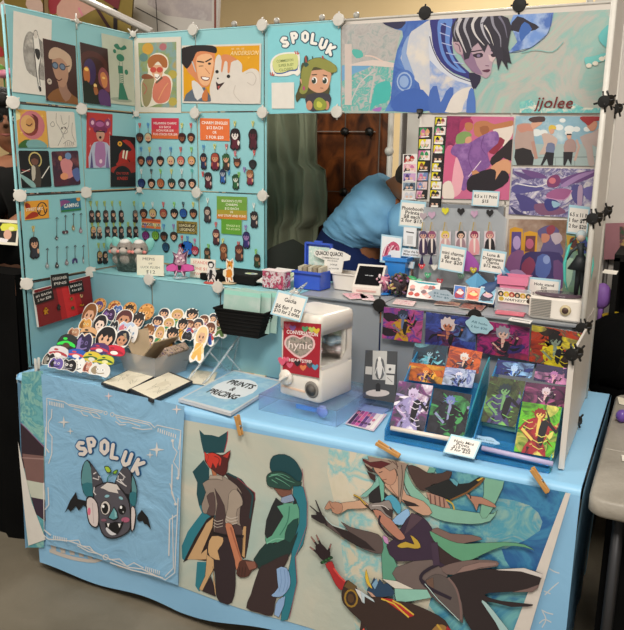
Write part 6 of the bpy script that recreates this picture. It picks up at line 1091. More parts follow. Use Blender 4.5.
# ---- iridescent riser block and capsule machine
M0 = frame((1.09, .13, T), (math.cos(-.06), math.sin(-.06), 0), (0, 1, 0))
hp = root('acrylic_riser', 'clear iridescent acrylic riser box under the white capsule machine', 'riser box', M0)
def ibox(r, w, d, h, mt):
    for nm, c, dd in (('front_panel', (0, -d/2, h/2), (w, .003, h)), ('back_panel', (0, d/2, h/2), (w, .003, h)), ('side_panel', (-w/2, 0, h/2), (.003, d, h)), ('side_panel', (w/2, 0, h/2), (.003, d, h)), ('top_panel', (0, 0, h), (w, d, .004))):
        b = MB(); b.box(c, dd, mt); b.obj(nm, r)
ibox(hp, .27, .26, .05, 'holo')
b = MB(); b.box((.03, -.1, .025), (.1, .003, .014), '#2f7fd0|.2'); b.ell if 0 else None; b.obj('blue_strip', hp, 'blue strip inside the riser'); b = MB(); b.lathe((.075, -.105, .028), [(.001, 0), (.018, 0), (.018, .004), (.001, .004)], '#8090d8|.2', 20, RX(PI/2)); b.obj('blue_disc', hp, 'blue round disc inside the riser')
gm = root('capsule_machine', 'white table top capsule vending machine with a window full of capsules', 'capsule machine', frame((1.092, .108, T+.053), (math.cos(-.2), math.sin(-.2), 0), (0, 1, 0)))
W_, D_, H_ = .16, .17, .262
def rrect(w, d, r, n=5):
    o = []
    for cx, cy, a in ((w/2-r, -d/2+r, -PI/2), (w/2-r, d/2-r, 0), (-w/2+r, d/2-r, PI/2), (-w/2+r, -d/2+r, PI)):
        for k in range(n): t = a+PI/2*k/(n-1); o.append((cx+r*math.cos(t), cy+r*math.sin(t)))
    return o
RR = rrect(W_, D_, .016); n_ = len(RR)
b = MB(); b.grid([[(x*.96, y*.96, 0) for x, y in RR], [(x, y, .004) for x, y in RR], [(x, y, .098) for x, y in RR], [(x*.97, y*.97, .101) for x, y in RR]], 'machine', True, True, True)
b.grid([[(x, y, .205) for x, y in RR], [(x, y, .245) for x, y in RR], [(x*.975, y*.975, .257) for x, y in RR], [(x*.9, y*.9, H_) for x, y in RR]], 'machine', True, True, True)
b.box((-W_/2+.008, 0, .15), (.012, D_-.035, .11), 'machine'); b.box((0, D_/2-.006, .15), (W_-.02, .012, .11), 'machine')
b.box((-W_/2+.014, -D_/2+.014, .15), (.018, .018, .11), 'machine', None, .005); b.box((W_/2-.012, D_/2-.027, .15), (.018, .04, .11), 'machine', None, .004); b.box((W_/2-.012, -D_/2+.012, .15), (.01, .01, .11), 'machine', None, .003)
b.grid([[(W_/2-.012, D_/2-.05, .1), (W_/2, D_/2-.05, .1)], [(W_/2-.012, D_/2-.05, .205), (W_/2, D_/2-.05, .205)]], 'machine')
b.prism([(W_/2-.012, -D_/2+.01), (W_/2, -D_/2+.01), (W_/2, D_/2-.03), (W_/2-.012, D_/2-.03)], .1, .112, 'machine'); b.obj('body', gm)
b = MB(); b.face([(W_/2+.0008, D_/2-.07, .11), (W_/2+.0008, D_/2-.02, .11), (W_/2+.0008, D_/2-.02, .165)], 'machine'); b.obj('window_corner', gm)
b = MB(); b.box((0, -D_/2+.004, .153), (W_-.03, .002, .104), 'glass'); b.box((W_/2-.004, -.01, .153), (.002, D_-.05, .104), 'glass'); b.obj('window', gm)
b = MB(); b.lathe((-.045, -D_/2-.001, .058), [(.001, .012), (.021, .012), (.024, .006), (.025, 0), (.001, 0)], 'machine', 20, RX(PI/2)); b.box((-.045, -D_/2-.016, .058), (.04, .012, .01), 'machine', RY(-.6), .003); b.obj('knob', gm, 'white turning knob')
b = MB(); b.lathe((.05, -D_/2-.0005, .038), [(.001, .002), (.022, .002), (.026, 0), (.001, 0)], '#7f7a74', 20, RX(PI/2)); b.lathe((.05, -D_/2-.002, .038), [(.001, .002), (.018, .002), (.001, .001)], '#5f5a55', 20, RX(PI/2)); b.obj('chute', gm, 'grey round chute cover')
b = MB(); b.box((-.02, -D_/2, .026), (.09, .003, .006), '#e8c8b0'); b.obj('ledge', gm)
R = random.Random(4)
for k in range(26):
    x, y = R.uniform(-.06, .06), R.uniform(-.065, .06); z = .118+.0165*(k % 5); cc = ('#e6e0da', '#d8c8c8', '#e0a8a8', '#a8c0d0', '#c8d8c0')[k % 5]
    b = MB(); b.ball((x, y, z), .0155, cc+'|.25', 10, 7); b.lathe((x, y, z), [(.0158, -.001), (.0162, 0), (.0158, .001)], '#f0f0f0|.3', 10); b.obj('capsule', label='small two part toy capsule piled in the machine window', cat='capsule', group='capsules in the machine', M=gm.matrix_world)
# red poster on the machine
Mg = gm.matrix_world; og = Mg @ Vector((0, -D_/2-.003, .15)); ng = Mg.to_3x3() @ Vector((0, -1, 0))
b = pxsheet([(284, 321), (321.5, 324), (319.5, 378), (283, 371.5)], og, ng, .0015, '#a81e30'); vw(b, 255, 290, 5.25)
b.poly([(240, 250), (270, 235), (305, 250), (318, 285), (300, 320), (240, 362), (180, 320), (155, 285), (165, 250), (200, 235), (228, 245)], '#e8c0c0', 2); b.poly([(240, 258), (268, 243), (298, 256), (308, 285), (292, 315), (240, 350), (188, 315), (165, 285), (172, 258), (202, 243), (228, 252)], ('#8a8078', '#a89c90', '#5a6058', 60), 2)
b.text('CONVERSATION', 250, 226, 20, '#f2e8e4', wid=165, rot=.1, bold=.04); b.text('hynic', 240, 288, 40, '#e8dcd4', wid=125, rot=.06, ol='#8a3a44', olw=.05); b.text('HEARTSTEEL', 243, 372, 17, '#f2e8e4', wid=125, rot=.1, bold=.04)
for x, y, c in ((172, 190, '#c85a70'), (200, 200, '#8a5aa0'), (265, 205, '#5aa070'), (300, 208, '#b8c860'), (325, 215, '#e0c040'), (165, 365, '#e0708c'), (185, 395, '#d8607c'), (255, 408, '#e08050'), (290, 395, '#4a4a54'), (318, 405, '#5aa0c0'), (225, 385, '#2a2428')):
    b.poly([(x, y-9), (x+9, y-16), (x+18, y-6), (x, y+16), (x-18, y-6), (x-9, y-16)], c, 2)
hang(b, 'red_poster', 'red poster with a big heart and white lettering on the capsule machine', 'poster')
b = MB(place(og+ng*.004, ng, 282.5, 361.5)); b.map = lambda x, y: (x*.001, -y*.001); b.sheet(smooth([(0, -8), (8, -13), (16, -5), (0, 13), (-16, -5), (-8, -13)], 2), .003, '#e0607c'); b.obj('heart_charm', label='pink heart cut out sticking off the left edge of the red poster', cat='charm')
sign([(278, 292), (308.5, 297.5), (300, 324), (270.5, 314)], ['Gacha', '$6 for 1 try', '$10 for 2 tries'], 'white gacha price card hanging over the capsule machine', (0, -.004, 1.0), (0, -1, .15), hs=.15, ys=(.3, .6, .78))
k = MB(); p_ = onY(290, 295, -.004); k.tube([p_, (p_.x, .1, p_.z+.02), (3*S, .285, T+S-.012)], .002, 'clear2'); k.obj('clip_arm', label='thin clear arm holding the gacha price card', cat='holder')
# ---- grey card with white dancer and phone like stand
b = pxsheet([(366, 350), (397.5, 351.5), (396, 403), (363, 397.5)], (0, .2, .9), (0, -1, .15), .004, '#45474a', '#303234'); vw(b, 340, 290, 4.2)
b.poly([(140, 252), (200, 255), (196, 378), (138, 375)], '#bdbcb8'); b.poly([(155, 290), (170, 283), (185, 295), (190, 340), (178, 372), (158, 372), (148, 340)], '#5f6062', 2); b.poly([(160, 300), (168, 290), (176, 300), (180, 330), (172, 368), (164, 368), (158, 330)], '#dad8d4', 2); b.ell(168, 288, 7, 9, '#e4e2dc'); b.line([(150, 350), (160, 320), (180, 320), (188, 350)], 3, '#dad8d4', sm=3)
b.poly([(110, 320), (138, 322), (136, 355), (108, 352)], '#c4c2bd'); b.poly([(197, 310), (235, 314), (232, 352), (195, 348)], '#cfcdc8'); b.poly([(195, 356), (230, 358), (228, 398), (192, 394)], '#cfcdc8'); b.ell(212, 332, 6, 6, '#45474a'); b.line([(200, 366), (222, 386)], 3, '#8a8884')
b.ell(160, 432, 50, 15, '#cfc6c0'); b.rect(152, 395, 172, 425, '#26272a'); b.ell(162, 398, 8, 8, '#26272a')
hang(b, 'info_card', 'dark grey card with a pale dancer and a white ellipse, leaning beside the capsule machine', 'card')
cs = root('card_stand', 'clear violet tinted acrylic stand under the grey card', 'stand', (1.262, .2, T)); b = MB(); b.box((0, 0, .012), (.11, .05, .02), 'holo', None, .003); b.obj('base', cs); b = MB(); b.box((0, -.035, .004), (.08, .05, .006), '#8fa4d8|.2'); b.obj('foot', cs)
b = card([(358, 408), (386.5, 415), (372.5, 431), (345, 424)], (0, 0, T+.003), (0, 0, 1), front='#d8c0d4')
for k, c in enumerate(('#3a2a50', '#8a3a80', '#c8569c', '#5a3a80', '#9a7ab0', '#e8dce0', '#f0ece8')): b.poly([(.03+k*.13, .05), (.14+k*.13, .02), (.17+k*.13, .95), (.05+k*.13, .97)], c)
for k in range(6): b.ell(.1+k*.13, .3+.1*(k % 3), .05, .08, '#d07090'); b.ell(.12+k*.12, .75, .05, .06, '#4a3050')
hang(b, 'sticker_sheet', 'purple and white striped sticker sheet lying on the table', 'sticker sheet')
# ---- blue tiered stands with mini prints
def tier_stand(x0, x1, lab, M, mt):
    r = root('tiered_stand', lab, 'print stand', M); w = x1-x0
    b = MB(); b.box((w/2, .13, .006), (w, .27, .01), 'blueac'); b.obj('base', r)
    for y, z0, z1 in ((.0, .008, .03), (.09, .008, .075), (.18, .008, .12)):
        b = MB(); b.box((w/2, y+.02, (z0+z1)/2), (w, .004, z1-z0), mt); b.obj('riser', r); b = MB(); b.box((w/2, y+.045, z1), (w, .05, .004), mt); b.obj('ledge', r)
    for x in (0, w):
        b = MB(); P = [(0, .0), (.27, .0), (.27, .2), (.2, .17), (.1, .1), (0, .03)]; b.grid([[(x-.002, p[0], p[1]) for p in P], [(x+.002, p[0], p[1]) for p in P]], 'tealac' if x else 'blueac', True, False, True); b.obj('side_panel', r)
    return r
r1 = tier_stand(1.372, 1.585, 'blue acrylic tiered stand of mini prints, left one', Matrix.Translation((1.376, -.03, T)), 'blueac')
r2 = tier_stand(1.60, 1.80, 'blue acrylic tiered stand of mini prints, right one by the white side panel', Matrix.Translation((1.618, -.035, T)), 'blueac')
def bar(p0, p1, y, z, c, r, lab):
    a, b_ = hit(*p0, (0, y, z), (0, -.5, 1)), hit(*p1, (0, y, z), (0, -.5, 1)); b = MB(); b.tube([a, b_], .0065, c, 10); o = b.obj('price_rail', label=lab, cat='rail')
bar((391, 428), (452, 439.5), -.028, T+.035, '#e8dcd0|.3', r1, 'cream tube rail along the front of the left stand'); bar((481, 423), (516, 430.5), .05, T+.045, '#8cd4c8|.3', r2, 'mint tube rail halfway up the right stand'); bar((482, 448), (553, 464), -.035, T+.03, '#b8b0d4|.3', r2, 'lilac tube rail along the front of the right stand')
def mp_(q, y, z, lab, *a, **k):
    b = card(q, (0, y, z), (0, -1, .42), th=.0015, front='#222'); hero(b, *a, **k); b.obj('mini_print', label=lab, cat='print', group='holographic mini prints on the blue stands')
C2_ = lambda *p: Q(380, 300, 5.67, *p); C4_ = lambda *p: Q(380, 375, 5.67, *p); C3_ = lambda *p: Q(470, 300, 5.2, *p); C5_ = lambda *p: Q(470, 380, 5.2, *p)
mp_(C2_((205, 240), (388, 262), (370, 385), (175, 372)), .2, T+.14, 'mini print of an icy blue winged figure, back row of the left stand', 11, ['#16161e', '#1c3a4c', '#2a2c3c'], '#2a3a44', '#8fb4c4', '#4fa0b4', '#7fc8d4', hy=.38, r=.14)
mp_(C2_((396, 262), (582, 296), (556, 420), (374, 380)), .2, T+.14, 'mini print of a silver haired figure on orange red flames', 12, ['#8c2c1c', '#d8642c', '#5a2a34'], '#d8d4d0', '#e0b8a0', '#3a3a58', '#c0502c', hy=.4, r=.15)
mp_(C2_((168, 352), (372, 378), (350, 478), (148, 452)), .14, T+.11, 'mini print of a fiery orange and gold character', 13, ['#5a2418', '#c8641c', '#8a3a1c', '#e09a2c'], '#d87a2c', '#e8b070', '#5a3a70', '#f0b03c', hy=.38, r=.15, shards=14)
mp_(C2_((372, 385), (545, 400), (520, 505), (350, 478)), .14, T+.11, 'mini print of a white and blue armoured figure', 14, ['#2a3a78', '#b8c4dc', '#4a5aa0'], '#dcd8e8', '#8aa0d0', '#3a4a90', '#d0d8f0', hy=.4, r=.15)
def white_hair(q, y, z, lab, *a, **k): mp_(q, y, z, lab, *a, **k)
mp_(C4_((122, 28), (302, 62), (262, 318), (55, 288)), -.005, T+.045, 'front left mini print of a lilac figure wrapped in white coils, black trousers', 15, ['#33303c', '#4a4658', '#7a3a78'], '#c8b8d8', '#b8a0c8', '#9a90c0', '#e8e0ec', hy=.24, r=.09, shards=16)
mp_(C4_((304, 62), (520, 112), (470, 352), (262, 318)), -.005, T+.045, 'mini print of a dark hooded figure with green speckles, front of the left stand', 16, ['#23222a', '#2e2f38', '#1a1a22'], '#6a7ab8', '#8a90b8', '#23242e', '#4a9a5a', hy=.22, r=.08, shards=18)
mp_(C3_((150, 312), (336, 334), (326, 410), (128, 384)), .19, T+.15, 'mini print of a glowing blue figure, back row of the right stand', 17, ['#10123c', '#1c2c78', '#16164a'], '#a8c8f0', '#c0d8f0', '#3a6ac8', '#8fc0f0', hy=.5, r=.18)
mp_(C3_((346, 335), (548, 362), (528, 455), (330, 418)), .19, T+.15, 'mini print of a magenta winged figure on navy, back row of the right stand', 18, ['#17153c', '#2a1c50', '#1c1a40'], '#b070a8', '#e0a0b8', '#8a4a88', '#e090c0', hy=.5, r=.16)
mp_(C3_((296, 425), (520, 455), (502, 560), (270, 530)), .10, T+.12, 'mini print of a white haired figure in purple, middle row of the right stand', 19, ['#3a1f3c', '#6a2c58', '#2a1c34'], '#d0c0cc', '#e0c0c0', '#5a3a5c', '#b85a8c', hy=.36, r=.15)
mp_(C5_((112, -22), (290, 8), (240, 246), (54, 214)), .05, T+.06, 'mini print of a green faced figure with a spear, on the mint rail', 20, ['#2a3024', '#4a5a34', '#3a2a2c'], '#26343c', '#6fa06a', '#4a4470', '#7fc060', hy=.26, r=.1)
mp_(C5_((276, 118), (478, 142), (436, 412), (228, 370)), -.012, T+.05, 'bright green mini print of a red haired figure in a red jacket, front right', 21, ['#3a8a1c', '#6ac02c', '#2a6a1c'], '#8a2428', '#e0c060', '#a02830', '#d8d068', hy=.2, r=.085, shards=10)
# prints hanging under the shelf
def hp_(q, lab, *a, **k):
    b = card(q, (0, S-.022, 0), NB, th=.0015, front='#222'); hero(b, *a, **k); hang(b, 'landscape_print', lab, 'print', 'landscape prints taped under the grey shelf')
hp_([(387, 308), (424, 311), (424, 344), (382, 338)], 'landscape print of a gold and black figure on magenta, first from the left', 31, ['#241c28', '#b04a80', '#3a3a8c', '#2a1c28'], '#2c3448', '#5a6a90', '#b88a24', '#b03a70', hy=.2, r=.13, shards=14)
hp_([(427, 311), (477, 318), (476, 351), (425, 344.5)], 'landscape print of a white spiky haired figure on blue violet', 32, ['#24306c', '#3a4a98', '#2a2458', '#5a78b8'], '#c8b8b8', '#b06a50', '#5a2c4c', '#3a2a60', cx=.45, hy=.32, r=.17)
hp_([(478, 320), (530, 327.5), (528.5, 361), (477, 352)], 'landscape print of a grey haired figure on magenta and violet', 33, ['#5a1f58', '#a02468', '#2c1c44', '#3a2a70'], '#8a8a94', '#d0a898', '#2c2030', '#9a3048', hy=.3, r=.16)
hp_([(531, 325), (582, 333), (577, 371), (529, 361)], 'landscape print of black figures with yellow bands on orange red', 34, ['#241a18', '#b83a1c', '#4a4a44', '#3a2a20'], '#1e1c1c', '#7a8a78', '#c8b41c', '#e0cc2c', hy=.32, r=.14, shards=16)
# signs on the stand fronts and cloud tags
sign([(450, 434), (482, 441), (473, 459), (443, 452.5)], ['Holo Mini', 'Prints', '$10 each', '3 for $25'], 'white sign pricing the mini prints, lying over the table front edge', (0, -.07, T+.012), (0, -.75, 1), hs=.14)
def cloud(q, n_, lab, o, n, c='#9cc0cc', texts=('Any 3 for', '$20 each')):
    M, mp, qq = pxframe(q, o, n); b = MB(M); f = bil(qq); b.map = f
    P = [(.5+.5*math.cos(a)*(1+.08*math.cos(6*a)), .5+.5*math.sin(a)*(1+.1*math.cos(6*a+1))) for a in [k*PI/18 for k in range(36)]]
    b.sheet(P[::-1], .002, c, '#c8d4d8')
    for i, t in enumerate(texts): b.text(t, .5, .38+.26*i, .13, '#2a5a6c', wid=.62)
    b.obj('cloud_tag', label=lab, cat='sign')
cloud([(468, 313), (493, 320), (492, 336), (465, 331)], 0, 'grey blue cloud shaped tag hanging below the black connector', (0, S-.03, 0), NB, texts=('All holo', '2 for $30'))
cloud([(430, 287), (455, 292), (453, 303), (428, 299)], 0, 'grey cloud shaped tag standing in front of the white print on the shelf', (0, .375, 0), NB, c='#a8b8c4', texts=('$2 each', '3 for $5'))
cloud([(472, 434), (500, 440), (498, 448), (472, 445)], 0, 'pale blue cloud shaped tag on the base of the right stand', (0, -.02, T+.02), (0, -.4, 1), c='#a4c8e4', texts=('Mini holo', 'prints'))
# ---- black hanging basket with mint bags
bk = root('woven_basket', 'black woven basket hanging on the turquoise riser', 'basket', (.757, .235, .905))
BM = 'blackm'
b = MB(); o1 = [(-.07, -.035), (.07, -.035), (.07, .04), (-.07, .04)]
rows_ = []
for t in range(8): rows_.append([(x*(1+.38*t/7), y*(1+.25*t/7), .088*t/7) for x, y in o1])
b.grid(rows_, BM, True, False); b.box((0, .0025, .002), (.138, .07, .004), BM)
b.obj('basket_body', bk)
for t in range(1, 8, 1):
    pass
b = MB(); rim = [(x*1.4, y*1.27, .088) for x, y in o1]; b.tube(rim+[rim[0]], .004, BM, 6)
for t in range(1, 7): b.tube([(x*(1+.38*t/7)*1.01, y*(1+.25*t/7)*1.02, .088*t/7) for x, y in o1+[o1[0]]], .0022, BM, 5)
b.obj('weave_rim', bk)
for k, (dx, dy, rz) in enumerate(((-.012, -.012, 0), (.018, .0, .05), (.035, .012, .1))):
    b = MB(frame((.757+dx-.072, .235+dy, .915), (math.cos(rz), math.sin(rz), 0), (0, .12, 1))); w, h = .145, .145
    b.map = lambda x, y: (x*w, (1-y)*h); b.sheet([(0, 1), (1, 1), (1, .06), (.9, .02), (.5, .05), (.1, 0), (0, .04)], .004, ('#b4cdc2', '#a8c8bc', '#c0cfc8', 8), '#98c4b8'); b.rect(0.0, .06, 1, .16, '#9ad4c4')
    if k == 0:
        b.ell(.42, .74, .12, .1, '#c8c840'); b.poly([(.3, .6), (.42, .68), (.38, .5), (.46, .66), (.55, .55), (.5, .7), (.4, .72)], '#5a6aa8'); b.ell(.42, .78, .06, .04, '#7ab048')
    b.obj('mint_bag', label=('frontmost mint bag in the black basket, with a small leafy emblem', 'middle mint bag in the black basket', 'rearmost mint bag in the black basket')[k], cat='bag', group='mint bags in the basket')
# ================================================================ things on the shelf over the riser
ZS = T+S+.003
def Z_(x, y): return Vector((x, y, ZS))
# woven silver basket with three plush animals
g = root('silver_basket', 'woven silver basket at the left end of the turquoise shelf', 'basket', Z_(.115, .40)); b = MB()
b.lathe((0, 0, 0), [(.002, .002), (.052, .002), (.054, .0), (.066, .072), (.072, .075), (.07, .078), (.062, .072), (.05, .006), (.002, .006)], 'crystal', 28, None, .62); b.obj('bowl', g)
b = MB(); b.tube([(.07*math.cos(a*PI/12), .07*.62*math.sin(a*PI/12), .077) for a in range(25)], .0045, 'crystal', 6); b.obj('rim', g)
def plush(x, y, z, tilt, lab, s=1):
    g = root('plush_toy', lab, 'plush toy', frame((x, y, z), (math.cos(tilt), math.sin(tilt), 0), (0, 1, 0)), 'plush toys in the silver basket'); g.scale = (s, s, s)
    b = MB(); b.ball((0, 0, .0), (.034, .03, .034), 'fur', 18, 12); b.ball((0, 0, -.04), (.026, .022, .026), 'fur'); b.ball((0, -.026, -.006), (.017, .012, .012), '#c4b8ae'); hd_ = b.obj('head', g)
    b = MB(); b.ball((0, -.005, .026), (.02, .018, .012), '#e8e2dc'); b.obj('forelock', hd_, 'white tuft')
    for s_ in (-1, 1):
        b = MB(); b.ball((s_*.036, .004, .016), (.019, .007, .03), '#7fc4bc', 14, 9, RY(s_*.45)); b.obj('ear', hd_, 'mint ear')
        b = MB(); b.ball((s_*.013, -.028, .004), .0045, '#151515|.2', 8, 6); b.obj('eye', hd_); b = MB(); b.ball((s_*.022, -.0225, -.010), (.009, .006, .007), '#e48a80', 10, 6); b.obj('cheek', hd_, 'coral cheek')
plush(.078, .385, ZS+.085, .25, 'grey plush animal with mint ears, left one in the silver basket'); plush(.125, .375, ZS+.09, .35, 'grey plush animal with mint ears, middle one in the silver basket'); plush(.172, .40, ZS+.088, .5, 'grey plush animal with a wide mint ear, right one, leaning out of the silver basket')
def shcard(q, y, lab, draw, front='cream', name='price_card'):
    b = card(q, (0, y, ZS), (0, -1, .2), th=.003, front=front, back='#cfc8b8'); draw(b); b.obj(name, label=lab, cat='sign')
shcard([(136.5, 254.5), (164, 255.5), (163.5, 276), (137.5, 275)], .35, 'cream handwritten card with a price of 12 dollars, beside the plush basket', lambda b: (b.text('MEPIS', .45, .2, .13, '#3a3a38', wid=.45, bold=0), b.text('or', .52, .4, .08, '#3a3a38', bold=0), b.text('LUCK PLUSH', .5, .6, .11, '#3a3a38', wid=.7, bold=0), b.text('$12', .52, .82, .16, '#3a3a38', bold=0)))
shcard([(192, 258), (216, 260), (216.5, 279), (190.5, 277)], .385, 'cream card with red handwriting, behind the monochrome standee', lambda b: (b.text('STANDEES', .48, .2, .15, '#d0504c', wid=.75, bold=0), b.text('ONE $16', .45, .52, .15, '#d0504c', wid=.62, bold=0), b.text('TWO $25', .45, .8, .15, '#d0504c', wid=.62, bold=0)), '#e8dccb')
def standee(pts, q0, scale, y, lab, draw, base='clear2', col='#1a1618'):
    """flat acrylic figure in a round base; pts in crop pixels with q0=(x0,y0) and scale; foot point first"""
    P = [(q0[0]+a/scale, q0[1]+c/scale) for a, c in pts]
    fx = sum(p[0] for p in P)/len(P); fy = max(p[1] for p in P)
    p0 = onY(fx, fy, y); M = Matrix.Translation((p0.x, y, ZS)); g = root('acrylic_standee', lab, 'standee', M)
    z0 = p0.z-ZS
    F_ = frame((0, 0, 0), (1, 0, 0), (0, 0, 1))
    b = MB()
    def mm(px, py): q = onY(q0[0]+px/scale, q0[1]+py/scale, y); return (q.x-p0.x, q.z-ZS-z0+.004)
    b.map = mm; b.LAY = .0001; b.sheet(pts, .003, col, '#d8dce0'); draw(b); o = b.obj('figure', g); o.matrix_local = F_
    b = MB(); b.lathe((0, 0, 0), [(.001, 0), (.028, 0), (.028, .004), (.001, .004)], base, 20); b.obj('base', g); return g
def dr_pink(b):
    b.poly([(515, 225), (540, 205), (585, 200), (620, 225), (600, 240), (560, 245)], '#c84a94', 2); b.poly([(480, 215), (520, 195), (540, 215), (530, 240), (485, 240)], '#d858a0', 2); b.poly([(585, 200), (640, 205), (650, 235), (600, 240)], '#d858a0', 2)
    b.poly([(520, 130), (540, 160), (530, 190), (560, 205), (600, 190), (590, 150), (610, 120), (580, 140), (560, 95), (545, 140)], '#b8889c', 2)
    for x, y in ((545, 150), (570, 160), (555, 180), (585, 175), (565, 130)): b.ell(x, y, 9, 8, '#e8d0d4'); b.ell(x+5, y+8, 4, 4, '#4a2434')
    b.poly([(550, 205), (575, 205), (570, 235), (555, 235)], '#1c1a20'); b.line([(545, 240), (535, 270)], 8, '#d8b8c4'); b.line([(575, 240), (590, 270)], 8, '#d8b8c4')
standee([(478, 205), (520, 190), (525, 150), (515, 120), (545, 135), (560, 90), (580, 130), (615, 112), (605, 160), (605, 195), (650, 205), (655, 240), (600, 248), (595, 275), (570, 250), (550, 250), (535, 278), (525, 245), (480, 242)][::-1], (90, 230), 6.24, .36, 'pink and white patterned winged standee beside the cream card', dr_pink, col='#5a3048')
def dr_mono(b):
    b.poly([(225, 105), (245, 100), (258, 115), (250, 135), (232, 132)], '#16161a', 2); b.poly([(232, 112), (250, 112), (248, 130), (235, 130)], '#e8e4e0', 2); b.poly([(222, 145), (250, 140), (262, 160), (255, 190), (225, 190)], '#e0dcd8', 2); b.poly([(235, 145), (250, 150), (245, 190), (232, 190)], '#1c1c22', 2); b.line([(228, 160), (222, 180)], 6, '#1c1c22'); b.line([(250, 165), (262, 178)], 5, '#1c1c22'); b.line([(235, 188), (228, 205)], 6, '#1c1c22'); b.line([(250, 188), (256, 205)], 6, '#1c1c22')
standee([(220, 150), (228, 130), (222, 108), (240, 96), (262, 108), (258, 135), (268, 165), (260, 190), (265, 206), (245, 206), (240, 198), (235, 208), (222, 206), (226, 190)][::-1], (165, 240), 5.2, .33, 'black and white figure standee in front of the red lettered card', dr_mono, '#c05048', '#e8e4de')
def dr_fox(b):
    b.poly([(335, 78), (350, 90), (352, 115), (335, 125), (325, 110)], '#e0922c', 2); b.poly([(330, 110), (345, 108), (346, 122), (335, 126)], '#f0e0c0', 2); b.poly([(318, 130), (345, 122), (352, 150), (340, 165), (318, 160)], '#d88424', 2); b.poly([(310, 125), (322, 135), (318, 160), (306, 150)], '#f0e4c8', 2); b.line([(325, 165), (328, 185)], 7, '#8a4a24'); b.line([(345, 160), (350, 180)], 7, '#c8781c'); b.ell(338, 104, 3, 4, '#1a1a1a'); b.poly([(328, 90), (322, 72), (338, 84)], '#b06818'); b.poly([(345, 86), (352, 70), (356, 92)], '#b06818')
standee([(304, 128), (322, 118), (318, 85), (322, 66), (338, 80), (354, 64), (360, 92), (356, 118), (358, 150), (352, 168), (358, 188), (340, 186), (335, 172), (333, 190), (318, 188), (315, 165), (303, 152)][::-1], (165, 240), 5.2, .36, 'orange fox like figure standee left of the black box', dr_fox, '#c8b090', '#f4ead8')
b = MB(frame((.62, .43, ZS), (math.cos(-.05), math.sin(-.05), 0), (0, 1, 0))); b.box((0, 0, .017), (.20, .13, .034), 'blackm', None, .004); b.box((-.12, -.02, .012), (.05, .09, .024), 'blackm', None, .003); b.z = .0345; b.n = 0; b.map = lambda x, y: (x, -y); b.ell(.055, .02, .026, .017, '#d8dcc8'); b.ell(.05, .018, .013, .009, '#a8c040'); b.ell(.062, .02, .008, .008, '#4a78b8')
b.obj('black_box', label='flat black box with a small green and white oval sticker on the shelf', cat='box')
# boxes and tray beside the cash box
g = root('tray', 'white rimmed tray with green sheets behind the red blind box', 'tray', Matrix.Translation((.785, .43, ZS)) @ Matrix.Rotation(-.1, 4, 'Z')); b = MB(); b.box((0, 0, .03), (.12, .13, .004), '#d8d8d0', RX(.25)); b.obj('panel', g)
b = MB(); b.tube([Vector(p) for p in ((-.06, -.065, .014), (.06, -.065, .014), (.06, .062, .047), (-.06, .062, .047), (-.06, -.065, .014))], .003, '#e8e6e0', 6); b.obj('rim', g); b = MB(); b.box((.01, .0, .034), (.08, .08, .003), ('#8ab868', '#dcdccc', '#5a8a4c', 40), RX(.25)); b.obj('green_sheet', label='green printed sheet lying in the white rimmed tray', cat='sheet', M=g.matrix_world)
b = MB(frame((.80, .37, ZS), (math.cos(-.12), math.sin(-.12), 0), (0, 1, 0))); b.box((0, 0, .03), (.095, .04, .06), ('#b82c4c', '#e8d8dc', '#8a1c34', '#d85a80', 45), None, .002); b.box((0, 0, .0615), (.097, .042, .003), '#e8d8d8'); b.obj('blind_box', label='crimson patterned box beside the blue cash box', cat='box')
g = root('cash_box', 'open translucent blue plastic box with a raised lid on the shelf', 'box', frame((.905, .44, ZS), (math.cos(-.08), math.sin(-.08), 0), (0, 1, 0)))
b = MB(); w, d, h = .105, .07, .062
for c, dd in (((0, -d/2, h/2), (w, .003, h)), ((0, d/2, h/2), (w, .003, h)), ((-w/2, 0, h/2), (.003, d, h)), ((w/2, 0, h/2), (.003, d, h)), ((0, 0, .002), (w, d, .003)), ((0, -d/2-.003, h-.004), (w+.014, .012, .006))): b.box(c, dd, '#3a5cc8|.2')
b.obj('box_body', g); b = MB(); R_ = RX(-.2)
for c, dd in (((0, d/2+.012, h+.045), (w, .004, .09)), ((-w/2, d/2+.006, h+.045), (.006, .012, .09)), ((w/2, d/2+.006, h+.045), (.006, .012, .09)), ((0, d/2+.006, h+.09), (w, .012, .006)), ((0, d/2+.004, h+.096), (.03, .008, .008))): b.box(c, dd, '#3a5cc8|.2')
ld_ = b.obj('lid', g); b = MB(); b.box((0, d/2+.0085, h+.045), (w-.02, .002, .066), ('#dfe6de', '#b8d8cc', '#e8ece4', 60)); b.obj('paper_insert', ld_)
b = MB(); 
for k in range(5): b.box((-.035+k*.018, -.005+k*.004, .047), (.014, .04, .06), '#a89a80' if k % 2 else '#c8c0a8', RX(.1))
b.obj('card_bundle', label='bundle of small tan packets in the blue box', cat='cards', M=g.matrix_world)
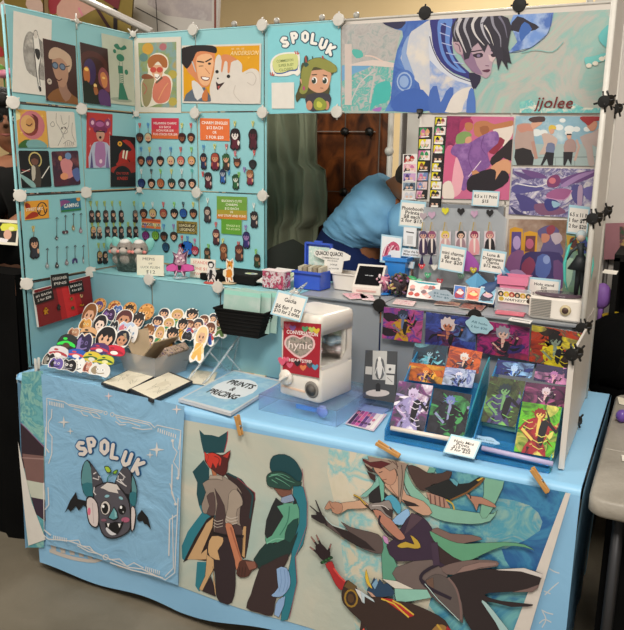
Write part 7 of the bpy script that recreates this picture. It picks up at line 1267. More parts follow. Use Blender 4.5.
# tub and sign
g = root('white_tub', 'white rectangular tub on the shelf in front of the vendor', 'tub', frame((1.035, .49, ZS), (math.cos(-.06), math.sin(-.06), 0), (0, 1, 0))); b = MB()
o1 = rrect(.13, .075, .015); b.grid([[(x*.9, y*.9, 0) for x, y in o1], [(x, y, .052) for x, y in o1], [(x*1.08, y*1.1, .054) for x, y in o1], [(x*1.08, y*1.1, .058) for x, y in o1], [(x*.96, y*.95, .058) for x, y in o1], [(x*.86, y*.85, .006) for x, y in o1]], 'machine', True, False, True); b.obj('tub_body', g)
b = pxsheet([(314, 249), (351, 253), (343, 272), (323, 270)], (0, .47, 0), NB, .004, '#e9e6df', outline=[(314, 252), (320, 249), (327, 251.5), (332, 248), (338, 250.5), (344, 252), (351, 256), (350, 260), (344, 261), (342, 273), (324, 271), (325, 260), (316, 256)]); vw(b, 255, 235, 6.933)
b.text('QUACK! QUACK!', 518, 128, 26, '#1c1a1a', wid=190, rot=.07, bold=.05, ol='#c8c4c0', olw=.07); b.text('COMMISSION US', 525, 160, 11, '#2a2828', wid=120, rot=.1); b.text('ONLY $5 EACH', 540, 178, 9, '#2a2828', wid=70, rot=.1); b.text('2 FOR $8', 548, 205, 10, '#2a2828', wid=50, rot=.05); b.text('ALL TOGETHER', 550, 232, 9, '#2a2828', wid=70, rot=.05)
b.obj('lettered_sign', label='white cut out sign with bold black comic lettering, above the white tub', cat='sign')
# card reader
g = root('card_reader', 'white square payment terminal with a tilted black screen', 'payment terminal', frame((1.115, .465, ZS), (math.cos(.1), math.sin(.1), 0), (0, 1, 0)))
b = MB(); P = [(-.045, 0), (.045, 0), (.045, .06), (.03, .092), (.02, .092), (-.045, .024)]; b.grid([[(x*k, p[0], p[1]) for p in P] for x, k in ((-.05, 1), (-.047, 1.08), (.047, 1.08), (.05, 1))][::-1], 'machine', True, False, True); b.obj('case', g)
b = MB(frame((0, -.0135, .0595), (1, 0, 0), (0, .065, .068))); b.map = lambda x, y: (x, -y); b.sheet([(-.043, -.038), (.043, -.038), (.043, .038), (-.043, .038)], .0015, '#17181b|.15', '#101012'); b.text('WELCOME', 0, 0, .004, '#c8ccd0', wid=.03); o = b.obj('screen', g); o.matrix_local = b.M
b = MB(); b.box((0, -.046, .012), (.07, .002, .006), '#d8b0a8'); b.obj('card_slot', g)
for q, lab, c in (([(341, 295), (360, 293), (368, 299.5), (350, 299.5)], 'pink sticker strip on the grey shelf edge, left one', ('#d85a80', '#e8c0c8', '#8a3a50', 70)), ([(358, 294.5), (372, 295.5), (374, 301), (362, 300)], 'pink and white sticker strip beside the first on the shelf edge', ('#e0a0b0', '#f0dcdc', '#b85a7c', 70)), ([(391, 299), (416, 302), (408, 306), (392, 304)], 'pink and white sheet behind the black connector', ('#e0a0a8', '#f0e0dc', '#c86a80', 60))):
    b = card(q, (0, 0, ZS+.001), (0, 0, 1), front=c); b.obj('sticker_strip', label=lab, cat='stickers')
# blue bucket, scrunchie ball, bead pot
g = root('blue_bin', 'bright blue plastic bin behind the pink fabric bundle', 'bin', Z_(1.185, .545)); b = MB(); o1 = [(-.03, -.025), (.03, -.025), (.03, .025), (-.03, .025)]
b.grid([[(x, y, 0) for x, y in o1], [(x*1.25, y*1.25, .105) for x, y in o1], [(x*1.5, y*1.5, .107) for x, y in o1], [(x*1.5, y*1.5, .12) for x, y in o1], [(x*1.25, y*1.25, .12) for x, y in o1], [(x*.95, y*.95, .006) for x, y in o1]], '#2f86d8|.3', True, False, True); b.obj('bin_body', g)
def bundle(px, py, y, r, cols, lab, name, cat, n=34, seed=1):
    p = onY(px, py, y); g = root(name, lab, cat, (p.x, y, ZS)); R = random.Random(seed); h = r*1.0
    b = MB(); b.ball((0, 0, h), (r*.8, r*.8, r*.9), cols[0], 16, 10)
    for k in range(n):
        a, e_ = R.uniform(0, 2*PI), R.uniform(-.9, 1.3); c = Vector((math.cos(a)*math.cos(e_), math.sin(a)*math.cos(e_), math.sin(e_)))*r*.82+Vector((0, 0, h)); t = Vector((R.uniform(-1, 1), R.uniform(-1, 1), R.uniform(-1, 1))).normalized()
        b.tube([c-t*r*.3, c+(c-Vector((0, 0, h))).normalized()*r*.18, c+t*r*.3], [r*.04, r*.13, r*.04], cols[k % len(cols)], 6)
    b.obj(name+'_body', g)
bundle(382, 281, .47, .034, ['#d88aa0', '#e8b8c4', '#8a4a6c', '#4a4a90', '#f0d8dc'], 'bundle of pink and white fabric ties on a blue dish', 'fabric_bundle', 'fabric bundle')
b = MB(frame((onY(382, 290, .47).x, .47, ZS), (1, 0, 0), (0, 1, 0))); b.lathe((0, 0, 0), [(.002, 0), (.036, 0), (.038, .005), (.002, .004)], '#2f86d8|.3', 20); b.obj('blue_dish', label='flat blue dish under the pink fabric bundle', cat='dish')
bundle(400, 281, .46, .038, ['#3a3034', '#6a4a3c', '#8a6a8c', '#c8b070', '#5a6a4c', '#a04a6c', '#2a2428'], 'round heap of dark multicoloured beads and pins', 'bead_heap', 'bead heap', 60, 5)
b = MB(frame((onY(411, 277, .5).x, .5, ZS), (1, 0, 0), (0, 1, 0))); b.ball((0, 0, .045), (.026, .012, .02), '#3fa86a|.3', 12, 8); b.ball((.03, 0, .042), (.016, .01, .016), '#7fc8a0|.3', 10, 6); b.tube([(0, 0, 0), (0, 0, .03)], .003, '#3fa86a|.3'); b.obj('green_ornament', label='green rounded ornament beside the bead heap', cat='ornament')
# vendor side notes (left of the charm board)
def note(q, y, lab, draw, front='#e6e8ea', edge='#a9d0e0'):
    b = card(q, (0, y, ZS), (0, -1, .1), th=.002, front=edge); b.rect(.04, .06, .96, .94, front); draw(b); o = b.obj('small_poster', label=lab, cat='poster'); h = o.matrix_world.translation.z-ZS; k = MB(); k.box((b.w/2, -h/2, -.003), (.006, h, .003), 'clear2'); k.obj('stand_post', o)
note([(382, 235), (402.5, 237), (401, 266), (380, 262)], .56, 'small poster of a red and pink flowing figure beside the blue bin', lambda b: [b.poly([(.1, .8), (.2, .45), (.4, .3), (.6, .2), (.85, .3), (.9, .5), (.6, .5), (.4, .6), (.3, .85)], '#c0486a', 2)]+[b.line([(.15+.1*k, .75-.06*k), (.3+.1*k, .35), (.45+.08*k, .5)], .05, ('#e8c8d0', '#8a2a44', '#d87890')[k % 3], sm=3) for k in range(6)])
note([(404, 227), (417, 228), (416, 247), (403, 245.5)], .57, 'tiny white card with a small drawing above the hex note', lambda b: (b.rect(.3, .45, .75, .9, '#c8c8c8'), b.line([(.2, .25), (.8, .28)], .06, '#3a3a3a')), edge='#e0e0e0')
note([(402, 247.5), (424, 250), (422, 258), (401, 256)], .55, 'narrow note asking what the hex', lambda b: (b.text('What the hex?', .5, .35, .3, '#1c1a1a', wid=.85), b.text('Make online!', .45, .7, .25, '#1c1a1a', wid=.7)))
note([(390, 258), (415, 262), (413.5, 268.5), (389, 265)], .54, 'narrow pale note below the flowing figure poster', lambda b: (b.text('Holo stickers $2', .45, .35, .25, '#3a3a44', wid=.8), b.text('3 for $5', .6, .7, .25, '#3a3a44', wid=.4)))
# white print with small animals, three mini prints, pink crate
def sp(q, y, lab, draw, front='#e9e6e2', n=(0, -1, .55), cat='print', name='small_print', th=.002):
    b = card(q, (0, y, ZS), n, th=th, front=front, back='#d0ccc8'); b.ax = 1/b.asp; draw(b); b.obj(name, label=lab, cat=cat)
def d1(b):
    b.poly([(.1, .04), (.95, .06), (.8, .16), (.3, .14)], '#2c9cac'); R = random.Random(5)
    for k in range(14): b.poly([(x0+dx*.09, y0+dy*.12) for x0, y0 in [(R.uniform(.12, .85), R.uniform(.25, .85))] for dx, dy in ((-1, 0), (0, -1), (1, -.2), (.6, .8), (-.5, .9))], ('#e8a098', '#c8584c', '#e8d0c8', '#8a7478')[k % 4], 2)
sp([(412.5, 280.5), (441, 283.5), (440, 301), (406.5, 297)], .40, 'white landscape print of small red and teal creatures on the grey shelf', d1)
def dc(c1, c2, c3):
    def f(b): b.rect(.04, .04, .96, .96, c1); b.poly([(.1, .7), (.3, .3), (.6, .2), (.9, .5), (.7, .8), (.3, .9)], c2, 2); b.poly([(.2, .5), (.5, .35), (.85, .45), (.6, .65)], c3, 2); b.ell(.5, .35, .12*b.ax, .1, '#e8c8b0'); b.line([(.1, .85), (.9, .8)], .06, c2)
    return f
for q, lab, c in (([(454.5, 285), (466.5, 286.5), (465, 300.5), (453, 299)], 'small blue and red print, first of the three on the shelf', ('#4a78c0', '#b03a50', '#e8e0e0')), ([(467, 287), (481, 288.5), (479, 302), (465.5, 300)], 'small orange and pink print, second of the three on the shelf', ('#e0a08a', '#e0584c', '#f0d890')), ([(481.5, 287), (497, 289), (494, 305), (477.5, 302)], 'small pale blue print, third of the three on the shelf', ('#8cc0d8', '#2c3448', '#d8b0c0'))):
    sp(q, .42, lab, dc(*c))
b = card([(437, 301), (461, 303), (459, 306.5), (434, 304.5)], (0, 0, ZS+.001), (0, 0, 1), front=('#d8b890', '#a87070', '#c8c0b0', 60)); b.obj('sticker_strip', label='tan printed strip lying before the grey cloud tag', cat='stickers')
b = card([(463, 303), (486, 306), (480, 311), (459, 308)], (0, 0, ZS+.001), (0, 0, 1), front=('#c87868', '#7a5048', '#d8a898', 60)); b.obj('sticker_strip', label='red brown printed strip lying below the orange print', cat='stickers')
b = card([(511, 317.5), (533, 321), (530, 324), (508, 320.5)], (0, 0, ZS+.001), (0, 0, 1), front='#e8e6e2'); b.line([(.1, .5), (.9, .5)], .2, '#8a8a8a'); b.obj('white_tag', label='thin white tag on the shelf edge below the pink bin', cat='tag')
g = root('pink_bin', 'pink plastic bin behind the row of tiny acrylic keychains', 'bin', Z_(1.605, .445)); b = MB(); o1 = [(-.035, -.025), (.035, -.025), (.035, .025), (-.035, .025)]
b.grid([[(x*1.0, y, 0) for x, y in o1], [(x*1.05, y*1.1, .078) for x, y in o1], [(x*1.3, y*1.3, .08) for x, y in o1], [(x*1.35, y*1.35, .105) for x, y in o1], [(x*1.2, y*1.15, .105) for x, y in o1], [(x*.9, y*.9, .006) for x, y in o1]], '#e888a8|.3', True, False, True); b.obj('bin_body', g)
g = root('keychain_stand', 'clear stand holding a black and yellow title card above a pink foot', 'stand', Z_(1.617, .375)); b = MB(); b.box((0, 0, .04), (.105, .003, .072), 'clear2'); b.obj('panel', g); b = MB(); b.box((0, -.02, .004), (.085, .03, .007), '#e07888|.3'); b.obj('foot', g, 'pink foot')
b = card([(498.5, 290), (532, 294), (531.5, 305), (498, 301)], (0, .37, 0), NB, front='#e8e4d8')
for k in range(6): b.ell(.08+k*.165, .28, .085, .26, ('#2a2420', '#d8b820', '#a83028', '#3a2c24', '#c8a030', '#2c2a2c')[k]); b.ell(.08+k*.165, .3, .04, .13, '#e0b898')
b.rect(0, .5, 1, 1, '#ece8dc'); b.text('HARVEST', .52, .74, .22, '#1c1a18', wid=.6, skew=.2); b.ell(.1, .72, .08, .2, '#c8a840'); b.ell(.92, .7, .07, .2, '#3a2c20')
b.obj('title_card', label='strip card of tiny faces over black slanted lettering', cat='card')
# radio like display box with turntable and dancer
g = root('turntable_box', 'white radio shaped display box with a round dial, holding a clear turntable', 'display box', frame((1.752, .385, ZS), (math.cos(-.06), math.sin(-.06), 0), (0, 1, 0)))
b = MB(); b.box((0, 0, .033), (.155, .10, .066), 'machine', None, .006); b.obj('case', g)
b = MB()
for k in range(11): b.box((-.042, -.0515, .01+k*.0048), (.058, .002, .002), '#8a8680')
b.obj('grille', g, 'grey slotted grille'); b = MB(); b.lathe((.028, -.051, .034), [(.001, .004), (.014, .004), (.016, 0), (.001, 0)], '#c8b890', 20, RX(PI/2)); b.lathe((.028, -.0525, .034), [(.001, .004), (.009, .004), (.01, 0), (.001, 0)], '#4a342c', 16, RX(PI/2)); b.obj('dial', g, 'bronze dial')
b = MB(); b.lathe((-.005, 0, .067), [(.001, 0), (.066, 0), (.068, .003), (.066, .006), (.001, .006)], '#5a4a54|.15', 28, None, .7); b.obj('turntable', g, 'dark clear turntable')
M = Matrix.Translation((1.795, .385, ZS+.074)); g = root('figurine', 'slim dark figurine with long teal ribbons on the turntable box', 'figurine', M); k = .001
b = MB(); b.tube([(0, 0, 0), (.002, 0, .05), (.008, 0, .092), (.004, 0, .12), (.0, 0, .15)], [.006, .0085, .014, .008, .012], '#1c2428', 10); b.tube([(.018, 0, .0), (.014, 0, .045), (.008, 0, .09)], [.005, .008, .012], '#1c2428', 8)
b.tube([(0, 0, .145), (-.022, 0, .125), (-.034, -.004, .10)], [.006, .0045, .003], '#2a3438', 8); b.tube([(0, 0, .145), (.022, 0, .13), (.03, 0, .11)], [.006, .0045, .003], '#2a3438', 8); b.obj('body', g)
b = MB(); b.ball((0, 0, .168), (.0125, .0125, .0145), '#c8b4a8', 12, 9); hd_ = b.obj('head', g); b = MB(); b.ball((0, .003, .173), (.0155, .0145, .0145), '#a8b8bc', 12, 9); b.poly if 0 else None; b.obj('hair', hd_, 'pale grey hair')
b = MB(); b.lathe((.004, 0, .085), [(.034, -.01), (.016, .02), (.012, .03), (.001, .03)], '#141a1e', 16); b.obj('skirt', g)
for s in (-1, 1):
    b = MB(); b.tube([(s*.012, .002, .17), (s*.03, .0, .14), (s*.038, -.004, .09), (s*.034, -.002, .04), (s*.024, 0, .012)], [.003, .004, .005, .004, .001], '#4fbcae', 8); b.obj('ribbon', g, 'teal ribbon')
sg([(529, 276.5), (561, 280), (559, 302), (527, 298.5)], ['Holo stand', '$20', 'Sunny stand', '$15'], 'white sign pricing the holo stand, behind the radio shaped box', .44, ys=(.28, .43, .72, .87), hs=.12)
# blue dragon plush
g = root('dragon_figure', 'dark blue and sky blue winged dragon figure on the shelf', 'figure', Matrix.Translation((onY(492, 285, .47).x, .47, ZS))); b = MB()
DB, LB = '#34507c', '#5fa4cc'
b.tube([(-.06, 0, .03), (-.03, 0, .036), (0, 0, .045), (.02, 0, .062), (.03, -.005, .08), (.042, -.012, .088), (.06, -.02, .08)], [.012, .024, .03, .02, .014, .018, .007], DB, 12)
b.tube([(.0, -.01, .04), (.015, -.02, .015), (.022, -.028, .0)], [.014, .009, .007], DB, 8); b.tube([(-.03, -.01, .035), (-.02, -.025, .01), (-.01, -.03, .0)], [.014, .009, .007], DB, 8); b.tube([(-.06, 0, .03), (-.09, .01, .02), (-.11, 0, .03)], [.012, .008, .003], DB, 8); b.tube([(.01, .02, .03), (.03, .03, .0)], [.012, .007], DB, 8); b.obj('body', g)
for s, P in ((1, [(-.0, 0, .06), (-.05, .0, .1), (-.085, -.01, .07), (-.07, -.01, .055), (-.08, -.015, .035), (-.05, -.012, .04), (-.03, 0, .04)]), (-1, [(.01, 0, .065), (.0, .02, .11), (.03, .02, .125), (.05, .02, .105), (.045, .01, .085)])):
    b = MB(); q_ = [Vector(p) for p in P]; n1 = [p+Vector((0, .005, 0)) for p in q_]; b.face(q_, LB); b.face(n1[::-1], LB)
    for i in range(len(q_)): b.face([q_[i], q_[(i+1) % len(q_)], n1[(i+1) % len(q_)], n1[i]], DB)
    b.obj('wing', g, 'sky blue wing')
for s in (-1, 1):
    b = MB(); b.tube([(.04, -.012+s*.008, .1), (.03, -.01+s*.014, .122)], [.005, .001], '#8fb8d8', 6); b.obj('horn', g)
# small hearts and ribbons hanging behind the mini charm sign
def hchar(x, y, c, lab, yy=.5, s=1):
    b = MB(place((0, yy, 0), NB, x, y)); b.map = lambda u, v: (u*.001*s, -v*.001*s); b.sheet(smooth([(0, -5), (6, -9), (12, -4), (0, 11), (-12, -4), (-6, -9)], 2), .003, c, c); b.ell(-3, -1, 1.5, 2, '#f4f4f0'); b.ell(3, -1, 1.5, 2, '#f4f4f0'); b.obj('heart_charm', label=lab, cat='charm', group='heart charms on the acrylic board')
for x, y, c, lab in ((422, 266, '#d83c44', 'red heart charm left of the mini charms sign'), (434.5, 267, '#e0dcd4', 'white heart charm beside the red one'), (473.5, 270, '#d8c83c', 'yellow heart charm right of the mini charms sign'), (428, 275, '#4fae7c', 'green heart charm below the red and white ones'), (440, 281, '#c8505c', 'small dark red heart charm above the white landscape print'), (461, 276, '#8cc0a0', 'pale green heart charm below the mini charms sign')): hchar(x, y, c, lab)
for x, lab in ((422, 'left'), (431, 'right')):
    b = MB(place((0, .5, 0), NB, x, 262)); b.map = lambda u, v: (u*.001, -v*.001); b.sheet([(0, -26), (7, 8), (-7, 8)], .004, '#2a2450', '#1c1838'); b.obj('tassel', label='dark blue pointed tassel above the hearts, %s of two' % lab, cat='tassel')
b = MB(place((0, .505, 0), NB, 462, 263)); b.map = lambda u, v: (u*.001, -v*.001); b.sheet(smooth([(-30, 10), (-25, -30), (10, -45), (50, -10), (60, 20), (10, 25)], 3), .001, '#a85ab0|.3', '#a85ab0|.3'); b.obj('violet_plate', label='translucent violet rounded plate behind the mini charms sign', cat='plate')
for k, (x, y, c) in enumerate(((449, 286, '#c8d8d0'), (456, 287, '#d83c34'), (450, 289, '#e8e8e4'))): 
    b = MB(place((0, .43, 0), (0, -1, .4), x, y)); b.map = lambda u, v: (u*.001, -v*.001); b.sheet([(-14, -8), (12, -12), (8, 12), (-4, 8)] if k else [(-12, -6), (10, -10), (4, 9)], .003, c, c); b.obj('origami_piece', label=('pale folded piece behind the grey cloud tag', 'red folded piece right of the white ones', 'white folded piece between the pale and red ones')[k], cat='ornament')
# ================================================================ people
def skinned(name, verts, edges, parent, mt, sub=2, kind=None, label=None, M=None):
    me = bpy.data.meshes.new(name); me.from_pydata([v[0] for v in verts], edges, []); o = bpy.data.objects.new(name, me); COL.objects.link(o)
    md = o.modifiers.new('skin', 'SKIN'); md.use_smooth_shade = True
    for i, v in enumerate(verts): r = v[1]; me.skin_vertices[0].data[i].radius = r if isinstance(r, tuple) else (r, r)
    me.skin_vertices[0].data[0].use_root = True
    sb = o.modifiers.new('sub', 'SUBSURF'); sb.levels = sub; sb.render_levels = sub
    bpy.context.view_layer.update(); n = bpy.data.meshes.new_from_object(o.evaluated_get(bpy.context.evaluated_depsgraph_get()))
    bpy.data.objects.remove(o); n.materials.clear(); n.materials.append(mat(mt))
    for p in n.polygons: p.use_smooth = True
    q = bpy.data.objects.new(name, n); COL.objects.link(q); q.parent = parent
    if label: q['label'] = label
    return q
def chain(pts, start=0, link=None):
    V = [(Vector(p[:3]), p[3]) for p in pts]; E = [(start+i, start+i+1) for i in range(len(pts)-1)]
    if link is not None: E.insert(0, (link, start))
    return V, E
def body(parent, groups, name, mt, **k):
    """groups: list of (link index or None, [(x,y,z,r),...])"""
    V, E = [], []
    for link, pts in groups:
        v, e = chain(pts, len(V), link); V += v; E += e
    return skinned(name, V, E, parent, mt, **k)
def hand(groups, wi, w, d, s, up=Vector((0, 0, 1)), curl=.4):
    """palm and five fingers from wrist vertex wi at point w along direction d"""
    base = sum(len(g[1]) for g in groups); d = d.normalized(); sd = d.cross(up).normalized()*s; nn = sd.cross(d).normalized()
    p = w+d*.045; groups.append((wi, [(*p, .026), (*(w+d*.075), .027)])); pi = base+1
    for k, (o, l) in enumerate(((-.027, .062), (-.009, .075), (.009, .07), (.026, .055))):
        a = w+d*.085+sd*o; b_ = a+d*l*.5-nn*.006; c = b_+d*l*.35*math.cos(curl)-nn*l*.5*curl; groups.append((pi, [(*a, .0095), (*b_, .0088), (*c, .0078)]))
    a = w+d*.03-sd*.03; groups.append((base, [(*a, .012), (*(a+d*.03-sd*.018), .0095), (*(a+d*.052-sd*.02-nn*.006), .0085)]))
YV = 1.1
vend = root('person', 'person in a light blue t-shirt and navy trousers bending over behind the table', 'person', (.80, YV, 0))
O = Vector((.80, YV, 0))
def VP(px, py, y=YV): return onY(px, py, y)-O
pel, wai, mid, che, nek = VP(350, 288), VP(352, 268), VP(368, 235), VP(388, 210), VP(398, 188)
hd = VP(414, 186, 1.04)
shL, shR = VP(368, 196, YV+.12), VP(414, 224, YV-.1)
g = [(None, [(*pel, .11), (*wai, .1), (*mid, .11), (*che, .1), (*VP(394, 192), .07), (*nek, .062), (*hd, .085), (*(hd+Vector((.04, -.03, -.05))), .07)])]
g.append((0, [(*(pel+Vector((-.06, 0, -.12))), .09), (*Vector((-.09, .02, .48)), .06), (*Vector((-.12, .06, .09)), .042), (*Vector((-.10, -.06, .03)), .035)]))
g.append((0, [(*(pel+Vector((.10, -.03, -.12))), .09), (*Vector((.12, -.02, .48)), .06), (*Vector((.12, .05, .09)), .042), (*Vector((.15, -.07, .03)), .035)]))
elR, wrR = VP(412, 262, .98), VP(428, 290, .86); elL, wrL = VP(392, 240, 1.3), VP(412, 285, 1.2)
g.append((3, [(*shR, .058), (*elR, .042), (*wrR, .028)])); iR = sum(len(x[1]) for x in g)-1; hand(g, iR, wrR, wrR-elR+Vector((.1, -.1, 0)), 1)
g.append((3, [(*shL, .058), (*elL, .042), (*wrL, .028)])); iL = sum(len(x[1]) for x in g)-1; hand(g, iL, wrL, wrL-elL+Vector((.1, -.05, 0)), -1)
body(vend, g, 'body', 'skin')
def WR(k, a, n):
    t = a*2*PI/n; v = noise.noise(Vector((math.cos(t)*2.2+k*.12, math.sin(t)*2.2, k*.22))); return 1+.05*v-.045*max(0, 1-abs(v*9-1))
def loft(par, nm, secs, dep, mt, lab, y=YV, n=28, sub=4):
    R_ = []
    for k, (l, r_) in enumerate(secs):
        a, c = VP(*l, y), VP(*r_, y); m = (a+c)/2; e = (c-a)/2; R_.append((m, e, dep[k]))
    rows = []
    for k in range((len(R_)-1)*sub+1):
        i = min(k//sub, len(R_)-2); t = (k-i*sub)/sub; g4 = [R_[max(i-1, 0)], R_[i], R_[i+1], R_[min(i+2, len(R_)-1)]]
        cr_ = lambda f: .5*(2*f(g4[1])+(f(g4[2])-f(g4[0]))*t+(2*f(g4[0])-5*f(g4[1])+4*f(g4[2])-f(g4[3]))*t*t+(3*f(g4[1])-f(g4[0])-3*f(g4[2])+f(g4[3]))*t**3)
        m, e, d = cr_(lambda q: q[0]), cr_(lambda q: q[1]), cr_(lambda q: q[2])
        rows.append([m+e*math.cos(a*2*PI/n)*WR(k, a, n)+Vector((0, d, 0))*math.sin(a*2*PI/n)*WR(k, a, n) for a in range(n)])
    b = MB(); b.grid(rows, mt, True, True, True); return b.obj(nm, par, lab)
loft(vend, 't_shirt', [((326, 227), (376, 252)), ((326, 224), (378, 250)), ((331, 216), (388, 248)), ((341, 205), (397, 248)), ((354, 189), (405, 235)), ((368, 177), (410, 214)), ((380, 173), (404, 196))], [.125, .13, .14, .155, .165, .14, .07], 'tshirt', 'light blue t-shirt', n=56, sub=8)
b = MB(); b.tube([shR+Vector((-.07, .03, .04)), shR+Vector((-.02, .0, 0)), shR*.6+elR*.4, shR*.3+elR*.7], [.065, .088, .084, .074], 'tshirt', 16); b.obj('sleeve', vend); b = MB(); b.tube([shL, shL*.4+elL*.6], [.075, .075], 'tshirt', 16); b.obj('sleeve', vend)
loft(vend, 'trousers', [((329, 218), (378, 246)), ((318, 240), (384, 272)), ((315, 262), (386, 294)), ((316, 292), (384, 312)), ((322, 330), (376, 340))], [.11, .145, .165, .165, .11], 'navy', 'navy trousers', n=40)
for s in (-1, 1):
    b = MB(); b.tube([(.05+.09*s, .02, .80), (.05+.09*s, .02, .48), (.05+.1*s, .05, .10)], [.115, .09, .07], 'navy', 16); b.obj('trouser_leg', vend)
b = MB(); b.ball(hd+Vector((.01, .005, .042)), (.09, .09, .068), 'buzz', 20, 12); b.obj('hair', vend, 'closely shaved dark hair')
b = MB(); b.ball(hd+Vector((-.005, -.095, -.01)), (.018, .01, .028), 'skin', 10, 8); b.ball(hd+Vector((-.005, .095, -.01)), (.018, .01, .028), 'skin', 10, 8); b.ball(hd+Vector((.088, -.04, -.075)), (.02, .014, .014), 'skin', 8, 6); b.obj('face_parts', vend)
for s in (-1, 1):
    b = MB(); x = .13*s; b.ball((x, -.03+(.02 if s < 0 else 0), .045), (.05, .13, .045), '#2a2a2c', 14, 8); b.obj('shoe', vend)
# neighbour at the left edge
OM = Vector((-.47, .42, 0)); nb = root('person', 'person in black with glasses and dark hair, holding a phone, at the left edge', 'person', OM)
def NP(px, py, x=-.47): return onX(px, py, x)-OM
hc = NP(4, 122); hc = Vector((hc.x, hc.y, hc.z))
g = [(None, [(0, 0, .92, .13), (0, 0, 1.1, .12), (0, 0, 1.28, .13), (0, 0, 1.42, .09), (0, .0, 1.49, .055), (*(hc+Vector((.01, 0, -.035))), .066), (*(hc+Vector((0, 0, .03))), .078)])]
for s in (-1, 1): g.append((0, [(0.02, .1*s, .82, .085), (.02, .1*s, .48, .06), (0, .1*s, .09, .04), (.1, .1*s, .03, .035)]))
for s in (-1, 1):
    sh = Vector((.0, .18*s, 1.38)); el = Vector((.04, .24*s, 1.12)); wr = Vector((.15, .06*s-.04, 1.25)); g.append((3, [(*sh, .055), (*el, .042), (*wr, .03)])); i = sum(len(x[1]) for x in g)-1; hand(g, i, wr, Vector((.3, -.35*s, .55)), s, Vector((-1, 0, .2)), .9)
body(nb, g, 'body', 'skin2')
body(nb, [(None, [(0, 0, .95, .155), (0, 0, 1.12, .15), (0, 0, 1.3, .16), (0, 0, 1.42, .1)]), (2, [(.0, .19, 1.38, .08), (.04, .25, 1.13, .066), (.11, .12, 1.2, .05)]), (2, [(.0, -.19, 1.38, .08), (.04, -.25, 1.13, .066), (.11, -.14, 1.2, .05)])], 'sweater', 'blackm', label='black long sleeved top')
body(nb, [(None, [(0, 0, .92, .16), (0, 0, .98, .15)]), (0, [(.02, .11, .78, .1), (.02, .11, .48, .08), (0, .11, .1, .06)]), (0, [(.02, -.11, .78, .1), (.02, -.11, .48, .08), (0, -.11, .1, .06)])], 'trousers', 'blackc')
fd = Vector((.80, -.6, 0)).normalized(); rt_ = Vector((-fd.y, fd.x, 0))
b = MB(); b.ball(hc-fd*.022+Vector((0, 0, .045)), (.1, .1, .095), 'hair', 20, 12); b.ball(hc-fd*.05+Vector((0, 0, -.0)), (.085, .085, .1), 'hair', 16, 10); b.tube([hc+fd*.07+rt_*.06+Vector((0, 0, .075)), hc+fd*.088+Vector((0, 0, .085)), hc+fd*.07-rt_*.06+Vector((0, 0, .075))], [.02, .026, .02], 'hair'); b.obj('hair', nb, 'dark hair')
b = MB(); b.tube([hc+fd*.082+Vector((0, 0, .02)), hc+fd*.102+Vector((0, 0, -.012)), hc+fd*.09+Vector((0, 0, -.02))], [.008, .013, .01], 'skin2'); b.obj('nose', nb); b = MB(); b.tube([hc+fd*.082+rt_*.022+Vector((0, 0, -.05)), hc+fd*.088+Vector((0, 0, -.053)), hc+fd*.082-rt_*.022+Vector((0, 0, -.05))], [.003, .006, .003], '#8a4a40'); b.obj('mouth', nb)
for s in (-1, 1):
    e_ = hc+fd*.088+rt_*.032*s+Vector((0, 0, .012))
    b = MB(); b.ball(e_-fd*.012, .011, '#e8e4e0|.2', 10, 8); b.ball(e_-fd*.003, .005, '#1a1412|.2', 8, 6); b.obj('eye', nb)
    b = MB(); b.tube([e_+fd*.012+rt_*.024*math.cos(a*PI/8)+Vector((0, 0, .02*math.sin(a*PI/8))) for a in range(17)], .0022, '#151515', 6); b.tube([e_+fd*.012+rt_*.024*s, hc+rt_*.082*s+Vector((0, 0, .012))], .002, '#151515', 6); b.obj('glasses', nb, 'black framed glasses'); b = MB(); b.ball(hc+rt_*.08*s-fd*.01, (.012, .012, .026), 'skin2', 8, 6); b.obj('ear', nb)
b = MB(frame(Vector((.22, -.07, 1.36))+OM, (.3, .9, 0), (0, -.2, 1))); b.box((0, 0, 0), (.075, .15, .009), '#d8d4d0|.3', None, .004); b.box((0, 0, .0048), (.066, .135, .001), '#15161a|.1'); b.obj('phone', label='pale phone held up by the person at the left edge', cat='phone')
for s in (-1, 1):
    b = MB(); b.ball((.05, .1*s, .04), (.13, .045, .04), '#1a1a1c', 14, 8); b.obj('shoe', nb)
# ================================================================ background
def slabpx(q, y, th, col, name, label, cat, draw=None, back=None, group=None):
    b = pxsheet(q, (0, y, 0), NB, th, col, back or '#c8c0b8'); b.LAY = .0005
    if draw: draw(b)
    o = b.obj(name, label=label, cat=cat, group=group); m = o.matrix_world; xs = [v.co.x for v in o.data.vertices]
    for x in (min(xs)+.02, max(xs)-.02):
        k = MB(); w_ = m @ Vector((x, .1, -.012)); f_ = Vector((w_.x, w_.y, 0)); mi = m.inverted(); k.tube([mi @ w_, mi @ f_], .01, '#5a5654|.4|.5', 6); k.obj('support_post', o)
    return o
g = root('wood_pattern_screen', 'dark brown wood patterned screen standing behind the vendor', 'screen', (.3, 1.52, 0))
b = MB(); b.box((-.078, 0, 1.07), (.755, .03, 2.14), 'wood'); b.obj('panel', g); b = MB(); b.box((.378, 0, .95), (.157, .03, 1.9), 'wood'); b.obj('panel', g)
b = MB(); b.box((.0, -.06, 1.19), (.9, .1, .02), '#3a2a1e'); b.box((-.0, -.11, 1.19), (.9, .01, .025), '#b8a050'); b.obj('shelf', g, 'shelf with a yellow edge')
for x in (.06, .24, .42):
    b = MB(); b.tube([(x, -.03, .9), (x, -.03, 1.72)], .003, '#5a5048', 6); b.obj('wire', g)
for z in (1.33, 1.62):
    b = MB(); b.tube([(-.05, -.03, z), (.40, -.03, z)], .003, '#8a8078' if z > 1.5 else '#5a5048', 6); b.obj('wire', g)
